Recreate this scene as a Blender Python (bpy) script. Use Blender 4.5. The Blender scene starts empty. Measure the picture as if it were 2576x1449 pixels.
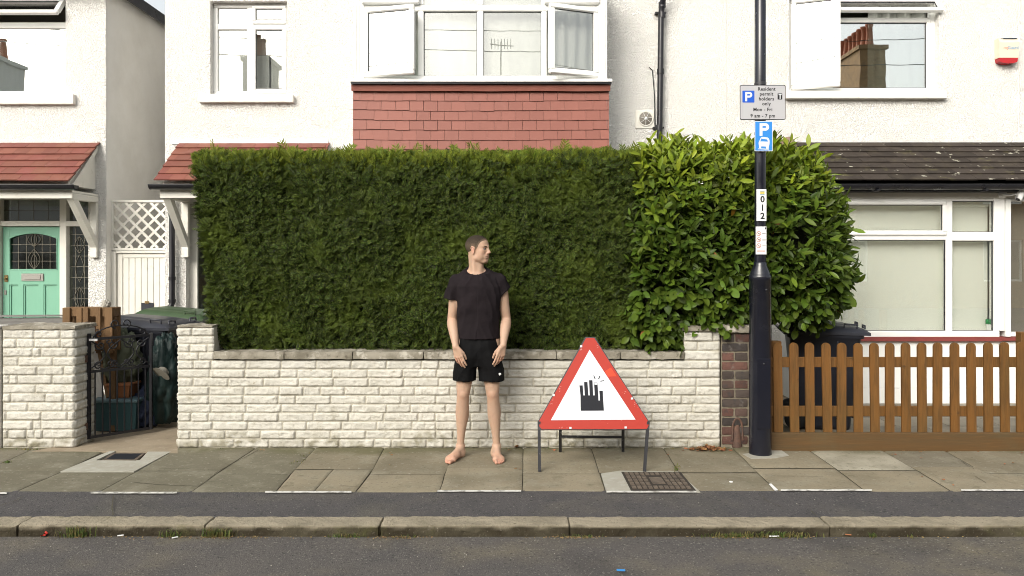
import bpy, math, random
import numpy as np
from math import radians as R, sin, cos, pi
from mathutils import Vector, Matrix, noise as mnoise

# ------------------------------------------------------------------ camera, sky, sun, exposure
SC = bpy.context.scene
COL = SC.collection
EYE = 1.58            # camera height
FPX = 1930.0          # focal length in pixels of a 2576 px wide picture
HX, HY = 1288.0, 650.0

cam_d = bpy.data.cameras.new('camera')
cam = bpy.data.objects.new('camera', cam_d)
COL.objects.link(cam)
cam.location = (0, 0, EYE)
cam.rotation_euler = (R(90), 0, 0)
cam_d.sensor_width = 36
cam_d.lens = FPX / 2576 * 36
cam_d.shift_y = -74.5 / 2576
cam_d.clip_start = 0.05
cam_d.clip_end = 2000
SC.camera = cam

SUN_EL, SUN_AZ = 32.0, -150.0     # azimuth clockwise from +Y: behind the camera and to the left
w = bpy.data.worlds.new('World'); SC.world = w; w.use_nodes = True
wn = w.node_tree; wn.nodes.clear()
sky = wn.nodes.new('ShaderNodeTexSky'); sky.sky_type = 'NISHITA'; sky.sun_disc = False
sky.sun_elevation = R(SUN_EL); sky.sun_rotation = R(SUN_AZ)
sky.air_density = 1.0; sky.dust_density = 4.0; sky.ozone_density = 1.0
hsv = wn.nodes.new('ShaderNodeHueSaturation'); hsv.inputs['Saturation'].default_value = 0.30
warm = wn.nodes.new('ShaderNodeMix'); warm.data_type = 'RGBA'; warm.blend_type = 'MULTIPLY'
warm.inputs[0].default_value = 1.0; warm.inputs[7].default_value = (1.01, 1.0, 0.94, 1)
bg = wn.nodes.new('ShaderNodeBackground'); bg.inputs[1].default_value = 0.15
wo = wn.nodes.new('ShaderNodeOutputWorld')
wn.links.new(sky.outputs[0], hsv.inputs['Color']); wn.links.new(hsv.outputs[0], warm.inputs[6])
wn.links.new(warm.outputs[2], bg.inputs[0]); wn.links.new(bg.outputs[0], wo.inputs[0])

sd = bpy.data.lights.new('sun', 'SUN'); sun = bpy.data.objects.new('sun', sd); COL.objects.link(sun)
sd.energy = 0.95; sd.angle = R(32); sd.color = (1.0, 0.95, 0.87)
_az, _el = R(SUN_AZ), R(SUN_EL)
_dir = Vector((sin(_az) * cos(_el), cos(_az) * cos(_el), sin(_el)))
sun.rotation_euler = (-_dir).to_track_quat('-Z', 'Y').to_euler()
sun.location = _dir * 30

SC.view_settings.view_transform = 'Standard'
SC.view_settings.look = 'None'
SC.view_settings.gamma = 1
SC.view_settings.exposure = 0.91
SC.render.engine = 'CYCLES'
SC.cycles.max_bounces = 8
SC.cycles.transparent_max_bounces = 12
SC.cycles.use_denoising = True
SC.cycles.pixel_filter_type = 'BLACKMAN_HARRIS'
SC.cycles.filter_width = 1.0

# ------------------------------------------------------------------ helpers
def X(px, d): return (px - HX) * d / FPX
def Z(py, d): return EYE - (py - HY) * d / FPX
def G(px, py, z=0.0):
    "point on the ground plane z that is seen at px, py"
    d = (EYE - z) * FPX / (py - HY)
    return (X(px, d), d)

class MB:
    def __init__(s):
        s.v = []; s.f = []; s.c = []; s.sm = []; s.M = None; s.col = (1, 1, 1); s.smooth = False
    def add(s, vs, fs, smooth=None):
        b = len(s.v)
        if s.M is not None: vs = [tuple(s.M @ Vector(p)) for p in vs]
        s.v.extend([tuple(p) for p in vs])
        s.f.extend([tuple(i + b for i in f) for f in fs])
        s.c.extend([s.col] * len(vs))
        s.sm.extend([s.smooth if smooth is None else smooth] * len(fs))
    def box(s, x0, x1, y0, y1, z0, z1):
        if x0 > x1: x0, x1 = x1, x0
        if y0 > y1: y0, y1 = y1, y0
        if z0 > z1: z0, z1 = z1, z0
        s.add([(x0,y0,z0),(x1,y0,z0),(x1,y1,z0),(x0,y1,z0),(x0,y0,z1),(x1,y0,z1),(x1,y1,z1),(x0,y1,z1)],
              [(0,3,2,1),(4,5,6,7),(0,1,5,4),(1,2,6,5),(2,3,7,6),(3,0,4,7)], False)
    def bbox(s, x0, x1, y0, y1, z0, z1, b=.004):
        "box with chamfered edges"
        if x0 > x1: x0, x1 = x1, x0
        if y0 > y1: y0, y1 = y1, y0
        if z0 > z1: z0, z1 = z1, z0
        b = min(b, (x1-x0)*.45, (y1-y0)*.45, (z1-z0)*.45)
        L = [(x0,x1),(y0,y1),(z0,z1)]
        vs = []; idx = {}
        for sx in (0,1):
            for sy in (0,1):
                for sz in (0,1):
                    c = [L[0][sx],L[1][sy],L[2][sz]]; sg = [1-2*sx,1-2*sy,1-2*sz]
                    for a in range(3):
                        p = [c[k] + (sg[k]*b if k != a else 0) for k in range(3)]
                        idx[(sx,sy,sz,a)] = len(vs); vs.append(p)
        fs = []
        cen = Vector(((x0+x1)/2,(y0+y1)/2,(z0+z1)/2))
        def addf(f):
            P = [Vector(vs[i]) for i in f]; n = (P[1]-P[0]).cross(P[2]-P[0]); m = sum(P, Vector())/len(P)
            fs.append(tuple(f) if n.dot(m-cen) > 0 else tuple(reversed(f)))
        for a in range(3):
            o = [k for k in range(3) if k != a]
            for sa in (0,1):
                q = []
                for (u, v) in ((0,0),(1,0),(1,1),(0,1)):
                    k = [0,0,0]; k[a] = sa; k[o[0]] = u; k[o[1]] = v; q.append(idx[tuple(k)+(a,)])
                addf(q)
            for u in (0,1):
                for v in (0,1):
                    k0 = [0,0,0]; k0[o[0]] = u; k0[o[1]] = v; k1 = list(k0); k1[a] = 1
                    addf([idx[tuple(k0)+(o[0],)], idx[tuple(k0)+(o[1],)], idx[tuple(k1)+(o[1],)], idx[tuple(k1)+(o[0],)]])
        for sx in (0,1):
            for sy in (0,1):
                for sz in (0,1): addf([idx[(sx,sy,sz,a)] for a in range(3)])
        s.add(vs, fs, False)
    def prism(s, pts, a, b, axis='y'):
        "extrude polygon pts (2D) from a to b along axis; y: pts are (x,z); z: pts are (x,y); x: pts are (y,z)"
        n = len(pts)
        if axis == 'y': f = lambda p, t: (p[0], t, p[1])
        elif axis == 'z': f = lambda p, t: (p[0], p[1], t)
        else: f = lambda p, t: (t, p[0], p[1])
        area = sum(pts[i][0]*pts[(i+1) % n][1]-pts[(i+1) % n][0]*pts[i][1] for i in range(n))
        pts = list(pts)
        if (area < 0) ^ (axis == 'y'): pts.reverse()
        lo, hi = min(a, b), max(a, b)
        vs = [f(p, lo) for p in pts] + [f(p, hi) for p in pts]
        fs = [tuple(reversed(range(n))), tuple(range(n, 2*n))] + [(i, (i+1) % n, n+(i+1) % n, n+i) for i in range(n)]
        s.add(vs, fs, False)
    def tube(s, path, r, seg=8, cap=True):
        P = [Vector(p) for p in path]; n = len(P)
        rs = r if isinstance(r, (list, tuple)) else [r]*n
        vs = []; up = None
        for i, p in enumerate(P):
            t = (P[min(i+1, n-1)] - P[max(i-1, 0)]).normalized()
            if up is None:
                up = Vector((0,0,1)) if abs(t.z) < .9 else Vector((1,0,0))
            a = t.cross(up)
            if a.length < 1e-6: a = t.cross(Vector((0,1,0)))
            a.normalize(); b = a.cross(t).normalized(); up = b
            for k in range(seg):
                an = 2*pi*k/seg
                vs.append(tuple(p + a*cos(an)*rs[i] + b*sin(an)*rs[i]))
        fs = []
        for i in range(n-1):
            for k in range(seg):
                k2 = (k+1) % seg
                fs.append((i*seg+k, (i+1)*seg+k, (i+1)*seg+k2, i*seg+k2))
        s.add(vs, fs, True)
        if cap:
            s.add([vs[k] for k in range(seg)], [tuple(range(seg))], False)
            s.add([vs[(n-1)*seg+k] for k in range(seg)], [tuple(reversed(range(seg)))], False)
    def bar(s, p, q, w, h, up=(0,0,1)):
        "rectangular bar from p to q, w across, h along up"
        p = Vector(p); q = Vector(q); t = (q-p).normalized(); a = t.cross(Vector(up)).normalized(); b = a.cross(t)
        vs = []
        for e in (p, q):
            for (i, j) in ((-1,-1),(1,-1),(1,1),(-1,1)): vs.append(tuple(e + a*i*w/2 + b*j*h/2))
        s.add(vs, [(3,2,1,0),(4,5,6,7),(0,1,5,4),(1,2,6,5),(2,3,7,6),(3,0,4,7)], False)
    def lathe(s, prof, c, seg=24, axis='z', smooth=True):
        vs = []; fs = []
        for (r, t) in prof:
            for k in range(seg):
                a = 2*pi*k/seg
                if axis == 'z': vs.append((c[0]+r*cos(a), c[1]+r*sin(a), c[2]+t))
                elif axis == 'y': vs.append((c[0]+r*cos(a), c[1]+t, c[2]-r*sin(a)))
                else: vs.append((c[0]+t, c[1]+r*cos(a), c[2]+r*sin(a)))
        for i in range(len(prof)-1):
            for k in range(seg):
                k2 = (k+1) % seg
                fs.append((i*seg+k, i*seg+k2, (i+1)*seg+k2, (i+1)*seg+k))
        s.add(vs, fs, smooth)
        n = len(prof)
        if prof[0][0] > 1e-5: s.add(vs[:seg], [tuple(reversed(range(seg)))], False)
        if prof[-1][0] > 1e-5: s.add(vs[(n-1)*seg:], [tuple(range(seg))], False)
    def grid(s, fn, nu, nv, smooth=True):
        vs = [fn(i/nu, j/nv) for j in range(nv+1) for i in range(nu+1)]
        fs = [(j*(nu+1)+i, j*(nu+1)+i+1, (j+1)*(nu+1)+i+1, (j+1)*(nu+1)+i) for j in range(nv) for i in range(nu)]
        s.add(vs, fs, smooth)
    def nbox(s, x0, x1, y0, y1, z0, z1, res=.03, amp=.004, fr=14, rnd=.012, bottom=False):
        "subdivided box with rounded, worn faces"
        lo = Vector((x0,y0,z0)); hi = Vector((x1,y1,z1)); cen = (lo+hi)/2; hf = (hi-lo)/2
        inner = Vector([max(h-rnd, 1e-4) for h in hf])
        def proj(p):
            q = Vector(p)-cen
            k = Vector([max(-inner[i], min(inner[i], q[i])) for i in range(3)])
            dlt = q-k
            if dlt.length > 1e-9: q = k + dlt.normalized()*rnd
            P = q+cen
            n = dlt.normalized() if dlt.length > 1e-9 else Vector((0,0,1))
            h = mnoise.fractal(P*fr, 1.0, 2.0, 4)
            return tuple(P + n*amp*h)
        faces = [(0,1,2,0),(0,1,2,1),(0,2,1,0),(0,2,1,1),(1,2,0,0),(1,2,0,1)]
        for (a, b, c, sd_) in faces:
            if not bottom and c == 2 and sd_ == 0: continue
            nu = max(1, int((hi[a]-lo[a])/res)); nv = max(1, int((hi[b]-lo[b])/res))
            nu = min(nu, 140); nv = min(nv, 60)
            def fn(u, v):
                p = [0,0,0]; p[a] = lo[a]+(hi[a]-lo[a])*u; p[b] = lo[b]+(hi[b]-lo[b])*v; p[c] = hi[c] if sd_ else lo[c]
                return proj(p)
            vs = [fn(i/nu, j/nv) for j in range(nv+1) for i in range(nu+1)]
            fl = (sd_ == 1) ^ (c == 1)
            fs = []
            for j in range(nv):
                for i in range(nu):
                    q = (j*(nu+1)+i, j*(nu+1)+i+1, (j+1)*(nu+1)+i+1, (j+1)*(nu+1)+i)
                    fs.append(q if fl else tuple(reversed(q)))
            s.add(vs, fs, True)
    def build(s, name, mat, parent=None, inv=None):
        me = bpy.data.meshes.new(name)
        me.from_pydata(s.v, [], s.f); me.update()
        me.polygons.foreach_set('use_smooth', s.sm)
        if any(c != (1, 1, 1) for c in s.c):
            at = me.color_attributes.new('Col', 'FLOAT_COLOR', 'POINT')
            at.data.foreach_set('color', np.array([list(c)+[1.0] for c in s.c], dtype=np.float32).ravel())
        me.materials.append(mat)
        return link(name, me, parent)

def link(name, me, parent=None):
    o = bpy.data.objects.new(name, me); COL.objects.link(o)
    if parent is not None:
        o.parent = parent
        if parent.type == 'EMPTY': o.matrix_parent_inverse = Matrix.Translation(-Vector(parent.location))
    return o

def thing(name, label, cat, loc, group=None, kind=None):
    o = bpy.data.objects.new(name, None); COL.objects.link(o); o.location = loc
    o.empty_display_size = .1
    return tag(o, label, cat, group, kind)
def tag(o, label=None, cat=None, group=None, kind=None):
    if label: o['label'] = label
    if cat: o['category'] = cat
    if group: o['group'] = group
    if kind: o['kind'] = kind
    return o
def copy_tree(o, parent=None):
    c = o.copy(); COL.objects.link(c); c.parent = parent
    for ch in list(o.children): copy_tree(ch, c)
    return c

# ------------------------------------------------------------------ materials
def M(name, base, rough=.7, var=(), bump=(), island=0, hue=0, metal=0, spec=.4, attr=False, trans=0, sss=0, stretch=None, rvar=0, coat=0):
    """var: (colour, scale, lo, hi, strength[, (sx,sy,sz)]) ; bump: (scale, strength, distance[, kind])"""
    m = bpy.data.materials.new(name); m.use_nodes = True
    nt = m.node_tree; nt.nodes.clear(); N = nt.nodes.new; L = nt.links.new
    out = N('ShaderNodeOutputMaterial'); p = N('ShaderNodeBsdfPrincipled'); L(p.outputs[0], out.inputs[0])
    p.inputs['Roughness'].default_value = rough; p.inputs['Metallic'].default_value = metal
    p.inputs['Specular IOR Level'].default_value = spec
    if coat: p.inputs['Coat Weight'].default_value = coat; p.inputs['Coat Roughness'].default_value = .15
    tc = N('ShaderNodeTexCoord')
    def mapped(sc):
        mp = N('ShaderNodeMapping'); L(tc.outputs['Object'], mp.inputs[0]); mp.inputs['Scale'].default_value = sc
        return mp.outputs[0]
    if attr:
        a = N('ShaderNodeVertexColor'); a.layer_name = 'Col'; cur = a.outputs[0]
    else:
        rgb = N('ShaderNodeRGB'); rgb.outputs[0].default_value = (*base, 1); cur = rgb.outputs[0]
    geo = None
    if island or hue:
        geo = N('ShaderNodeNewGeometry'); h = N('ShaderNodeHueSaturation')
        mr = N('ShaderNodeMapRange'); L(geo.outputs['Random Per Island'], mr.inputs[0])
        mr.inputs[3].default_value = 1-island; mr.inputs[4].default_value = 1+island
        L(mr.outputs[0], h.inputs['Value'])
        if hue:
            mm = N('ShaderNodeMath'); mm.operation = 'MULTIPLY'; mm.inputs[1].default_value = 7.31; L(geo.outputs['Random Per Island'], mm.inputs[0])
            fr = N('ShaderNodeMath'); fr.operation = 'FRACT'; L(mm.outputs[0], fr.inputs[0])
            m2 = N('ShaderNodeMapRange'); L(fr.outputs[0], m2.inputs[0]); m2.inputs[3].default_value = .5-hue; m2.inputs[4].default_value = .5+hue
            L(m2.outputs[0], h.inputs['Hue'])
        L(cur, h.inputs['Color']); cur = h.outputs[0]
    for v in var:
        c2, sc, lo, hi, st = v[:5]
        nz = N('ShaderNodeTexNoise'); nz.inputs['Scale'].default_value = sc; nz.inputs['Detail'].default_value = 6
        nz.inputs['Roughness'].default_value = .6
        L(mapped(v[5]) if len(v) > 5 else tc.outputs['Object'], nz.inputs['Vector'])
        mr = N('ShaderNodeMapRange'); L(nz.outputs[0], mr.inputs[0]); mr.inputs[1].default_value = lo; mr.inputs[2].default_value = hi
        mr.inputs[3].default_value = 0; mr.inputs[4].default_value = st
        mx = N('ShaderNodeMix'); mx.data_type = 'RGBA'; L(mr.outputs[0], mx.inputs[0]); L(cur, mx.inputs[6]); mx.inputs[7].default_value = (*c2, 1)
        cur = mx.outputs[2]
    L(cur, p.inputs['Base Color'])
    if rvar:
        nz = N('ShaderNodeTexNoise'); nz.inputs['Scale'].default_value = 6; L(tc.outputs['Object'], nz.inputs['Vector'])
        mr = N('ShaderNodeMapRange'); L(nz.outputs[0], mr.inputs[0]); mr.inputs[1].default_value = .3; mr.inputs[2].default_value = .7
        mr.inputs[3].default_value = max(0, rough-rvar); mr.inputs[4].default_value = min(1, rough+rvar); L(mr.outputs[0], p.inputs['Roughness'])
    prev = None
    for b in bump:
        sc, st, di = b[:3]; kind = b[3] if len(b) > 3 else 'noise'
        vec = mapped(b[4]) if len(b) > 4 else tc.outputs['Object']
        if kind == 'noise':
            t = N('ShaderNodeTexNoise'); t.inputs['Detail'].default_value = 5; t.inputs['Scale'].default_value = sc; o = t.outputs[0]
        elif kind == 'warp':
            t = N('ShaderNodeTexNoise'); t.inputs['Detail'].default_value = 3; t.inputs['Scale'].default_value = sc
            t.inputs['Distortion'].default_value = 2.2
            r_ = N('ShaderNodeMapRange'); r_.inputs[1].default_value = .42; r_.inputs[2].default_value = .62; L(t.outputs[0], r_.inputs[0]); o = r_.outputs[0]
        else:
            t = N('ShaderNodeTexVoronoi'); t.inputs['Scale'].default_value = sc; o = t.outputs[0]
        L(vec, t.inputs['Vector'])
        bn = N('ShaderNodeBump'); bn.inputs['Strength'].default_value = st; bn.inputs['Distance'].default_value = di
        L(o, bn.inputs['Height'])
        if prev: L(prev, bn.inputs['Normal'])
        prev = bn.outputs[0]
    if prev: L(prev, p.inputs['Normal'])
    if sss:
        p.inputs['Subsurface Weight'].default_value = sss; p.inputs['Subsurface Radius'].default_value = (.012, .004, .002); p.inputs['Subsurface Scale'].default_value = 1
    if trans:
        tr = N('ShaderNodeBsdfTranslucent'); L(cur, tr.inputs[0]); ms = N('ShaderNodeMixShader'); ms.inputs[0].default_value = trans
        L(p.outputs[0], ms.inputs[1]); L(tr.outputs[0], ms.inputs[2]); L(ms.outputs[0], out.inputs[0])
    return m

def glass(name, refl=.3, tint=(.9, .95, .92), rough=0.0, wave=0.0):
    m = bpy.data.materials.new(name); m.use_nodes = True
    nt = m.node_tree; nt.nodes.clear(); N = nt.nodes.new; L = nt.links.new
    out = N('ShaderNodeOutputMaterial'); g = N('ShaderNodeBsdfGlossy'); t = N('ShaderNodeBsdfTransparent'); mx = N('ShaderNodeMixShader')
    g.inputs['Roughness'].default_value = rough; g.inputs['Color'].default_value = (1, 1, 1, 1); t.inputs[0].default_value = (*tint, 1)
    lw = N('ShaderNodeLayerWeight'); lw.inputs[0].default_value = .25
    mr = N('ShaderNodeMapRange'); L(lw.outputs['Facing'], mr.inputs[0]); mr.inputs[3].default_value = refl; mr.inputs[4].default_value = .95
    L(mr.outputs[0], mx.inputs[0]); L(t.outputs[0], mx.inputs[1]); L(g.outputs[0], mx.inputs[2]); L(mx.outputs[0], out.inputs[0])
    if wave:
        tc = N('ShaderNodeTexCoord'); nz = N('ShaderNodeTexNoise'); nz.inputs['Scale'].default_value = 1.6; L(tc.outputs['Object'], nz.inputs[0])
        b = N('ShaderNodeBump'); b.inputs['Strength'].default_value = wave; b.inputs['Distance'].default_value = .02; L(nz.outputs[0], b.inputs['Height']); L(b.outputs[0], g.inputs['Normal'])
    return m

MT = dict(
    stucco=M('white_roughcast', (.87, .855, .82), .85, var=[((.80, .77, .70), 1.1, .5, .8, .3), ((.74, .71, .64), 40, .62, .75, .25)],
             bump=[(32, .9, .0125, 'warp'), (75, .4, .005)], spec=.2),
    smooth_render=M('grey_render', (.84, .82, .78), .85, var=[((.66, .64, .59), 1.6, .42, .7, .5), ((.86, .85, .82), 5, .5, .7, .4), ((.5, .48, .43), 3, .66, .76, .4, (1, 1, .35))],
             bump=[(30, .3, .006), (150, .2, .002)], spec=.2),
    upvc=M('white_upvc', (.82, .82, .80), .35, var=[((.68, .66, .6), 4, .55, .8, .3)], spec=.5),
    wpaint=M('old_white_paint', (.74, .72, .66), .6, var=[((.45, .40, .32), 9, .6, .75, .55), ((.62, .6, .54), 3, .4, .7, .5)], bump=[(60, .25, .003)]),
    redtile=M('red_painted_tile', (.195, .070, .052), .6, var=[((.14, .048, .036), 3, .45, .7, .5), ((.26, .11, .085), 12, .55, .75, .4), ((.10, .05, .03), 25, .68, .78, .4)], island=.13, hue=.008, bump=[(70, .3, .003)], spec=.3),
    redhung=M('red_painted_hung_tile', (.245, .088, .066), .55, var=[((.205, .072, .054), 2.2, .42, .7, .5), ((.29, .13, .107), 14, .55, .75, .3)], island=.07, bump=[(60, .25, .003)], spec=.35),
    greytile=M('brown_concrete_tile', (.040, .032, .027), .85, var=[((.085, .07, .05), 4, .5, .72, .5), ((.028, .022, .018), 9, .5, .7, .6), ((.48, .46, .38), 11, .645, .665, .85), ((.13, .12, .05), 6, .6, .7, .4)],
             island=.25, bump=[(60, .6, .005), (14, .4, .006)], spec=.2),
    blackpipe=M('black_painted_iron', (.012, .012, .016), .35, var=[((.03, .03, .035), 8, .5, .8, .5)], spec=.5, rvar=.1),
    sillconc=M('painted_sill', (.76, .73, .68), .7, var=[((.5, .46, .38), 12, .6, .74, .5)], bump=[(80, .3, .003)]),
    dark=M('dark_interior', (.02, .02, .02), .9),
    room=M('room_wall', (.28, .25, .21), .9),
    net=M('net_curtain', (.54, .545, .51), .9, var=[((.45, .455, .43), 2.5, .4, .7, .4, (4, 4, .3))], trans=.3),
    blind=M('roller_blind', (.86, .87, .80), .8, var=[((.80, .81, .74), 1.5, .4, .7, .5)]),
    glass=glass('window_glass', .11, (.97, .98, .97), wave=.02),
    glass_b=glass('window_glass_reflective', .42, (.85, .9, .88), wave=.03),
    glass_d=glass('dark_leaded_glass', .07, (.5, .55, .5), .08, .4),
    lead=M('lead_came', (.16, .15, .12), .5, metal=.6),
    green_door=M('mint_green_paint', (.20, .43, .31), .42, var=[((.17, .37, .27), 4, .45, .75, .4)], bump=[(40, .12, .002, 'noise', (3, 3, .3))]),
    brass=M('aged_brass', (.35, .25, .12), .35, metal=.9, var=[((.12, .08, .04), 30, .5, .7, .6)]),
    steel=M('satin_steel', (.45, .43, .40), .35, metal=.8),
    rockpaint=M('painted_rockface_brick', (.56, .54, .49), .8, var=[((.44, .42, .36), 3.2, .42, .66, .5), ((.30, .25, .17), 30, .58, .72, .6), ((.20, .17, .09), 7, .60, .74, .55), ((.60, .585, .54), 16, .52, .64, .5)],
             attr=True, island=.06, bump=[(38, .8, .010), (120, .5, .004)], spec=.2),
    coping=M('weathered_coping', (.30, .275, .225), .9, var=[((.13, .115, .085), 5, .45, .62, .75), ((.60, .57, .50), 12, .55, .66, .6), ((.07, .06, .045), 22, .58, .7, .6)], bump=[(30, .6, .01), (110, .5, .004)], spec=.15),
    mortar=M('painted_mortar', (.47, .44, .37), .95, var=[((.33, .30, .23), 12, .45, .65, .5)], bump=[(70, .5, .006)]),
    oldmortar=M('grey_mortar', (.22, .19, .14), .95, var=[((.12, .10, .08), 12, .45, .65, .5)], bump=[(70, .5, .006)]),
    brownbrick=M('brown_brick', (.11, .065, .05), .85, attr=True, var=[((.05, .045, .045), 16, .5, .66, .7), ((.26, .24, .22), 11, .60, .72, .55)], island=.25, bump=[(45, .7, .008), (140, .4, .003)], spec=.2),
    slab=M('paving_stone', (.2, .18, .14), .88, attr=True, var=[((.13, .115, .08), 1.7, .44, .66, .6), ((.28, .26, .20), 4, .50, .70, .6), ((.08, .075, .04), 8, .58, .72, .55), ((.34, .32, .27), 30, .58, .70, .55), ((.07, .06, .045), 45, .58, .70, .6)],
             bump=[(26, .35, .005), (180, .45, .002)], spec=.2),
    asphalt=M('worn_asphalt', (.105, .096, .090), .9, var=[((.175, .15, .105), 1.1, .47, .66, .75), ((.06, .056, .055), .7, .55, .62, .5), ((.068, .066, .068), 2.3, .45, .7, .6), ((.28, .265, .235), 75, .57, .68, .75), ((.03, .03, .03), 60, .56, .68, .8), ((.20, .17, .10), .8, .60, .7, .45)],
             bump=[(130, .9, .006), (40, .4, .006)], spec=.2),
    asphalt2=M('dark_patch_asphalt', (.082, .077, .078), .9, var=[((.12, .11, .088), 1.7, .47, .66, .5), ((.055, .054, .058), 3.3, .45, .7, .6), ((.22, .21, .19), 75, .58, .69, .7), ((.024, .024, .024), 60, .56, .68, .8)],
             bump=[(130, .9, .006), (40, .4, .006)], spec=.2),
    kerb=M('granite_kerb', (.27, .235, .175), .9, attr=True, var=[((.13, .115, .08), 3, .46, .68, .5), ((.34, .31, .25), 60, .62, .72, .5), ((.07, .06, .04), 45, .58, .7, .6), ((.10, .10, .035), 5, .6, .75, .5)], bump=[(40, .9, .012), (150, .6, .004)], spec=.2),
    dirt=M('joint_dirt', (.075, .066, .045), 1, var=[((.05, .07, .02), 5, .55, .7, .6)], bump=[(60, .7, .01)]),
    soil=M('ground_soil', (.10, .085, .06), 1, var=[((.06, .07, .03), 2, .45, .65, .6)], bump=[(20, .6, .02)]),
    path=M('old_path_concrete', (.30, .245, .175), .9, var=[((.20, .16, .11), 3, .42, .66, .7), ((.38, .33, .26), 11, .55, .7, .5), ((.08, .07, .05), 30, .62, .74, .6)], bump=[(30, .4, .006), (120, .4, .003)]),
    whiteline=M('worn_white_road_paint', (.62, .61, .57), .8, var=[((.18, .17, .15), 16, .50, .60, .85), ((.4, .39, .36), 60, .5, .66, .5)], bump=[(120, .5, .003)]),
    cement=M('pale_cement_patch', (.36, .35, .30), .9, var=[((.28, .26, .21), 3, .4, .65, .6), ((.44, .43, .39), 15, .5, .7, .5)], bump=[(50, .3, .004)]),
    ironcover=M('rusty_iron_cover', (.12, .095, .075), .75, metal=.15, var=[((.20, .16, .12), 20, .45, .66, .7), ((.05, .04, .035), 9, .5, .7, .6)], bump=[(80, .4, .004)]),
    fencewood=M('stained_timber', (.155, .068, .015), .6, var=[((.08, .040, .012), 3, .42, .66, .8, (9, 9, 1)), ((.19, .10, .032), 7, .52, .72, .6, (14, 14, .8)), ((.10, .065, .02), 1.2, .5, .7, .4), ((.055, .028, .01), 7, .68, .74, .8)],
             island=.18, bump=[(30, .35, .004, 'noise', (5, 5, .4))], spec=.35),
    boardwood=M('stained_gravel_board', (.105, .058, .022), .65, var=[((.085, .058, .028), 2, .42, .66, .8, (.8, 9, 9)), ((.15, .082, .03), 6, .52, .7, .6, (.7, 14, 14)), ((.10, .09, .05), 1.6, .55, .7, .5)], bump=[(30, .35, .004, 'noise', (.4, 5, 5))], spec=.3),
    conifer=M('conifer_leaf', (.047, .070, .010), .6, var=[((.10, .138, .015), 2.6, .50, .66, .7), ((.030, .040, .009), 5, .5, .7, .4), ((.13, .10, .03), 9, .70, .76, .6)], island=.85, hue=.025, spec=.25, trans=.22),
    conifer_tip=M('conifer_tip_leaf', (.13, .168, .016), .6, var=[((.19, .215, .02), 3, .5, .7, .6)], island=.4, hue=.02, spec=.25, trans=.28),
    laurel=M('laurel_leaf', (.05, .11, .02), .42, attr=True, island=.30, hue=.014, spec=.22, trans=.25, rvar=.1),
    twig=M('brown_twig', (.045, .034, .02), .9, bump=[(60, .6, .006)]),
    post=M('black_lamp_post_paint', (.008, .009, .016), .22, var=[((.02, .02, .028), 6, .5, .8, .5)], bump=[(40, .10, .002)], spec=.6, rvar=.08),
    sign_grey=M('grey_sign_face', (.42, .42, .44), .45), black=M('black_print', (.008, .008, .009), .45),
    sign_back=M('aluminium_sign_back', (.3, .3, .3), .5, metal=.6),
    blue=M('sign_blue', (.008, .085, .50), .4), blue2=M('light_sign_blue', (.03, .22, .62), .4), signwhite=M('sign_white', (.62, .65, .68), .4), white=M('plain_white', (.78, .78, .78), .5),
    signred=M('sign_red', (.38, .034, .022), .45, var=[((.34, .035, .024), 4, .45, .7, .4), ((.85, .65, .6), 40, .70, .735, .7)], spec=.25), orange=M('orange_patch', (.62, .045, .01), .4), tri_white=M('reflective_white', (.68, .70, .76), .4, var=[((.6, .62, .68), 3, .4, .7, .4)]),
    charcoal=M('charcoal_print', (.020, .021, .026), .6, spec=.15), steelframe=M('dark_painted_steel', (.045, .045, .05), .45, metal=.3, var=[((.22, .22, .24), 20, .60, .7, .6)], bump=[(60, .3, .002)]),
    bin_black=M('dark_blue_grey_plastic', (.022, .024, .034), .42, var=[((.04, .042, .052), 5, .45, .7, .5)], bump=[(90, .12, .002)], spec=.45),
    bin_green=M('faded_green_plastic', (.035, .065, .028), .5, var=[((.06, .095, .045), 4, .45, .7, .5)]),
    rubber=M('black_rubber', (.012, .012, .012), .8),
    rustmetal=M('rusty_iron', (.085, .05, .038), .8, var=[((.17, .09, .06), 14, .45, .66, .6), ((.05, .035, .03), 30, .5, .7, .6)], bump=[(90, .5, .004)]),
    alarm=M('cream_plastic', (.66, .60, .48), .4), redplastic=M('red_plastic', (.38, .015, .02), .25), print_blue=M('faded_blue_print', (.20, .34, .5), .5), print_red=M('faded_red_print', (.75, .3, .22), .5),
    bluebox=M('blue_green_box_plastic', (.03, .075, .085), .5, var=[((.05, .10, .10), 5, .45, .7, .5)]), terracotta=M('terracotta', (.30, .12, .05), .7), sackgreen=M('olive_woven_sack', (.10, .11, .07), .75, var=[((.05, .06, .04), 6, .45, .66, .7)], bump=[(25, .6, .01), (200, .3, .002)]),
    bagteal=M('dark_teal_plastic_bag', (.006, .020, .019), .55, bump=[(14, .8, .02)]), bagblue=M('dark_blue_cloth', (.012, .02, .05), .7, bump=[(14, .8, .02)]), greycloth=M('grey_cloth', (.24, .225, .19), .85, bump=[(20, .6, .01)]),
    greywood=M('grey_weathered_timber', (.20, .195, .185), .85, var=[((.12, .115, .11), 5, .42, .66, .7, (1, 8, 8))], bump=[(30, .5, .004, 'noise', (.5, 6, 6))]),
    cratewood=M('crate_timber', (.15, .085, .036), .75, var=[((.18, .10, .045), 5, .42, .66, .7, (7, 7, 1))], island=.2, bump=[(30, .4, .004, 'noise', (5, 5, .5))]),
    stonebit=M('grey_stone', (.33, .31, .27), .9, bump=[(50, .7, .01)]),
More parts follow.
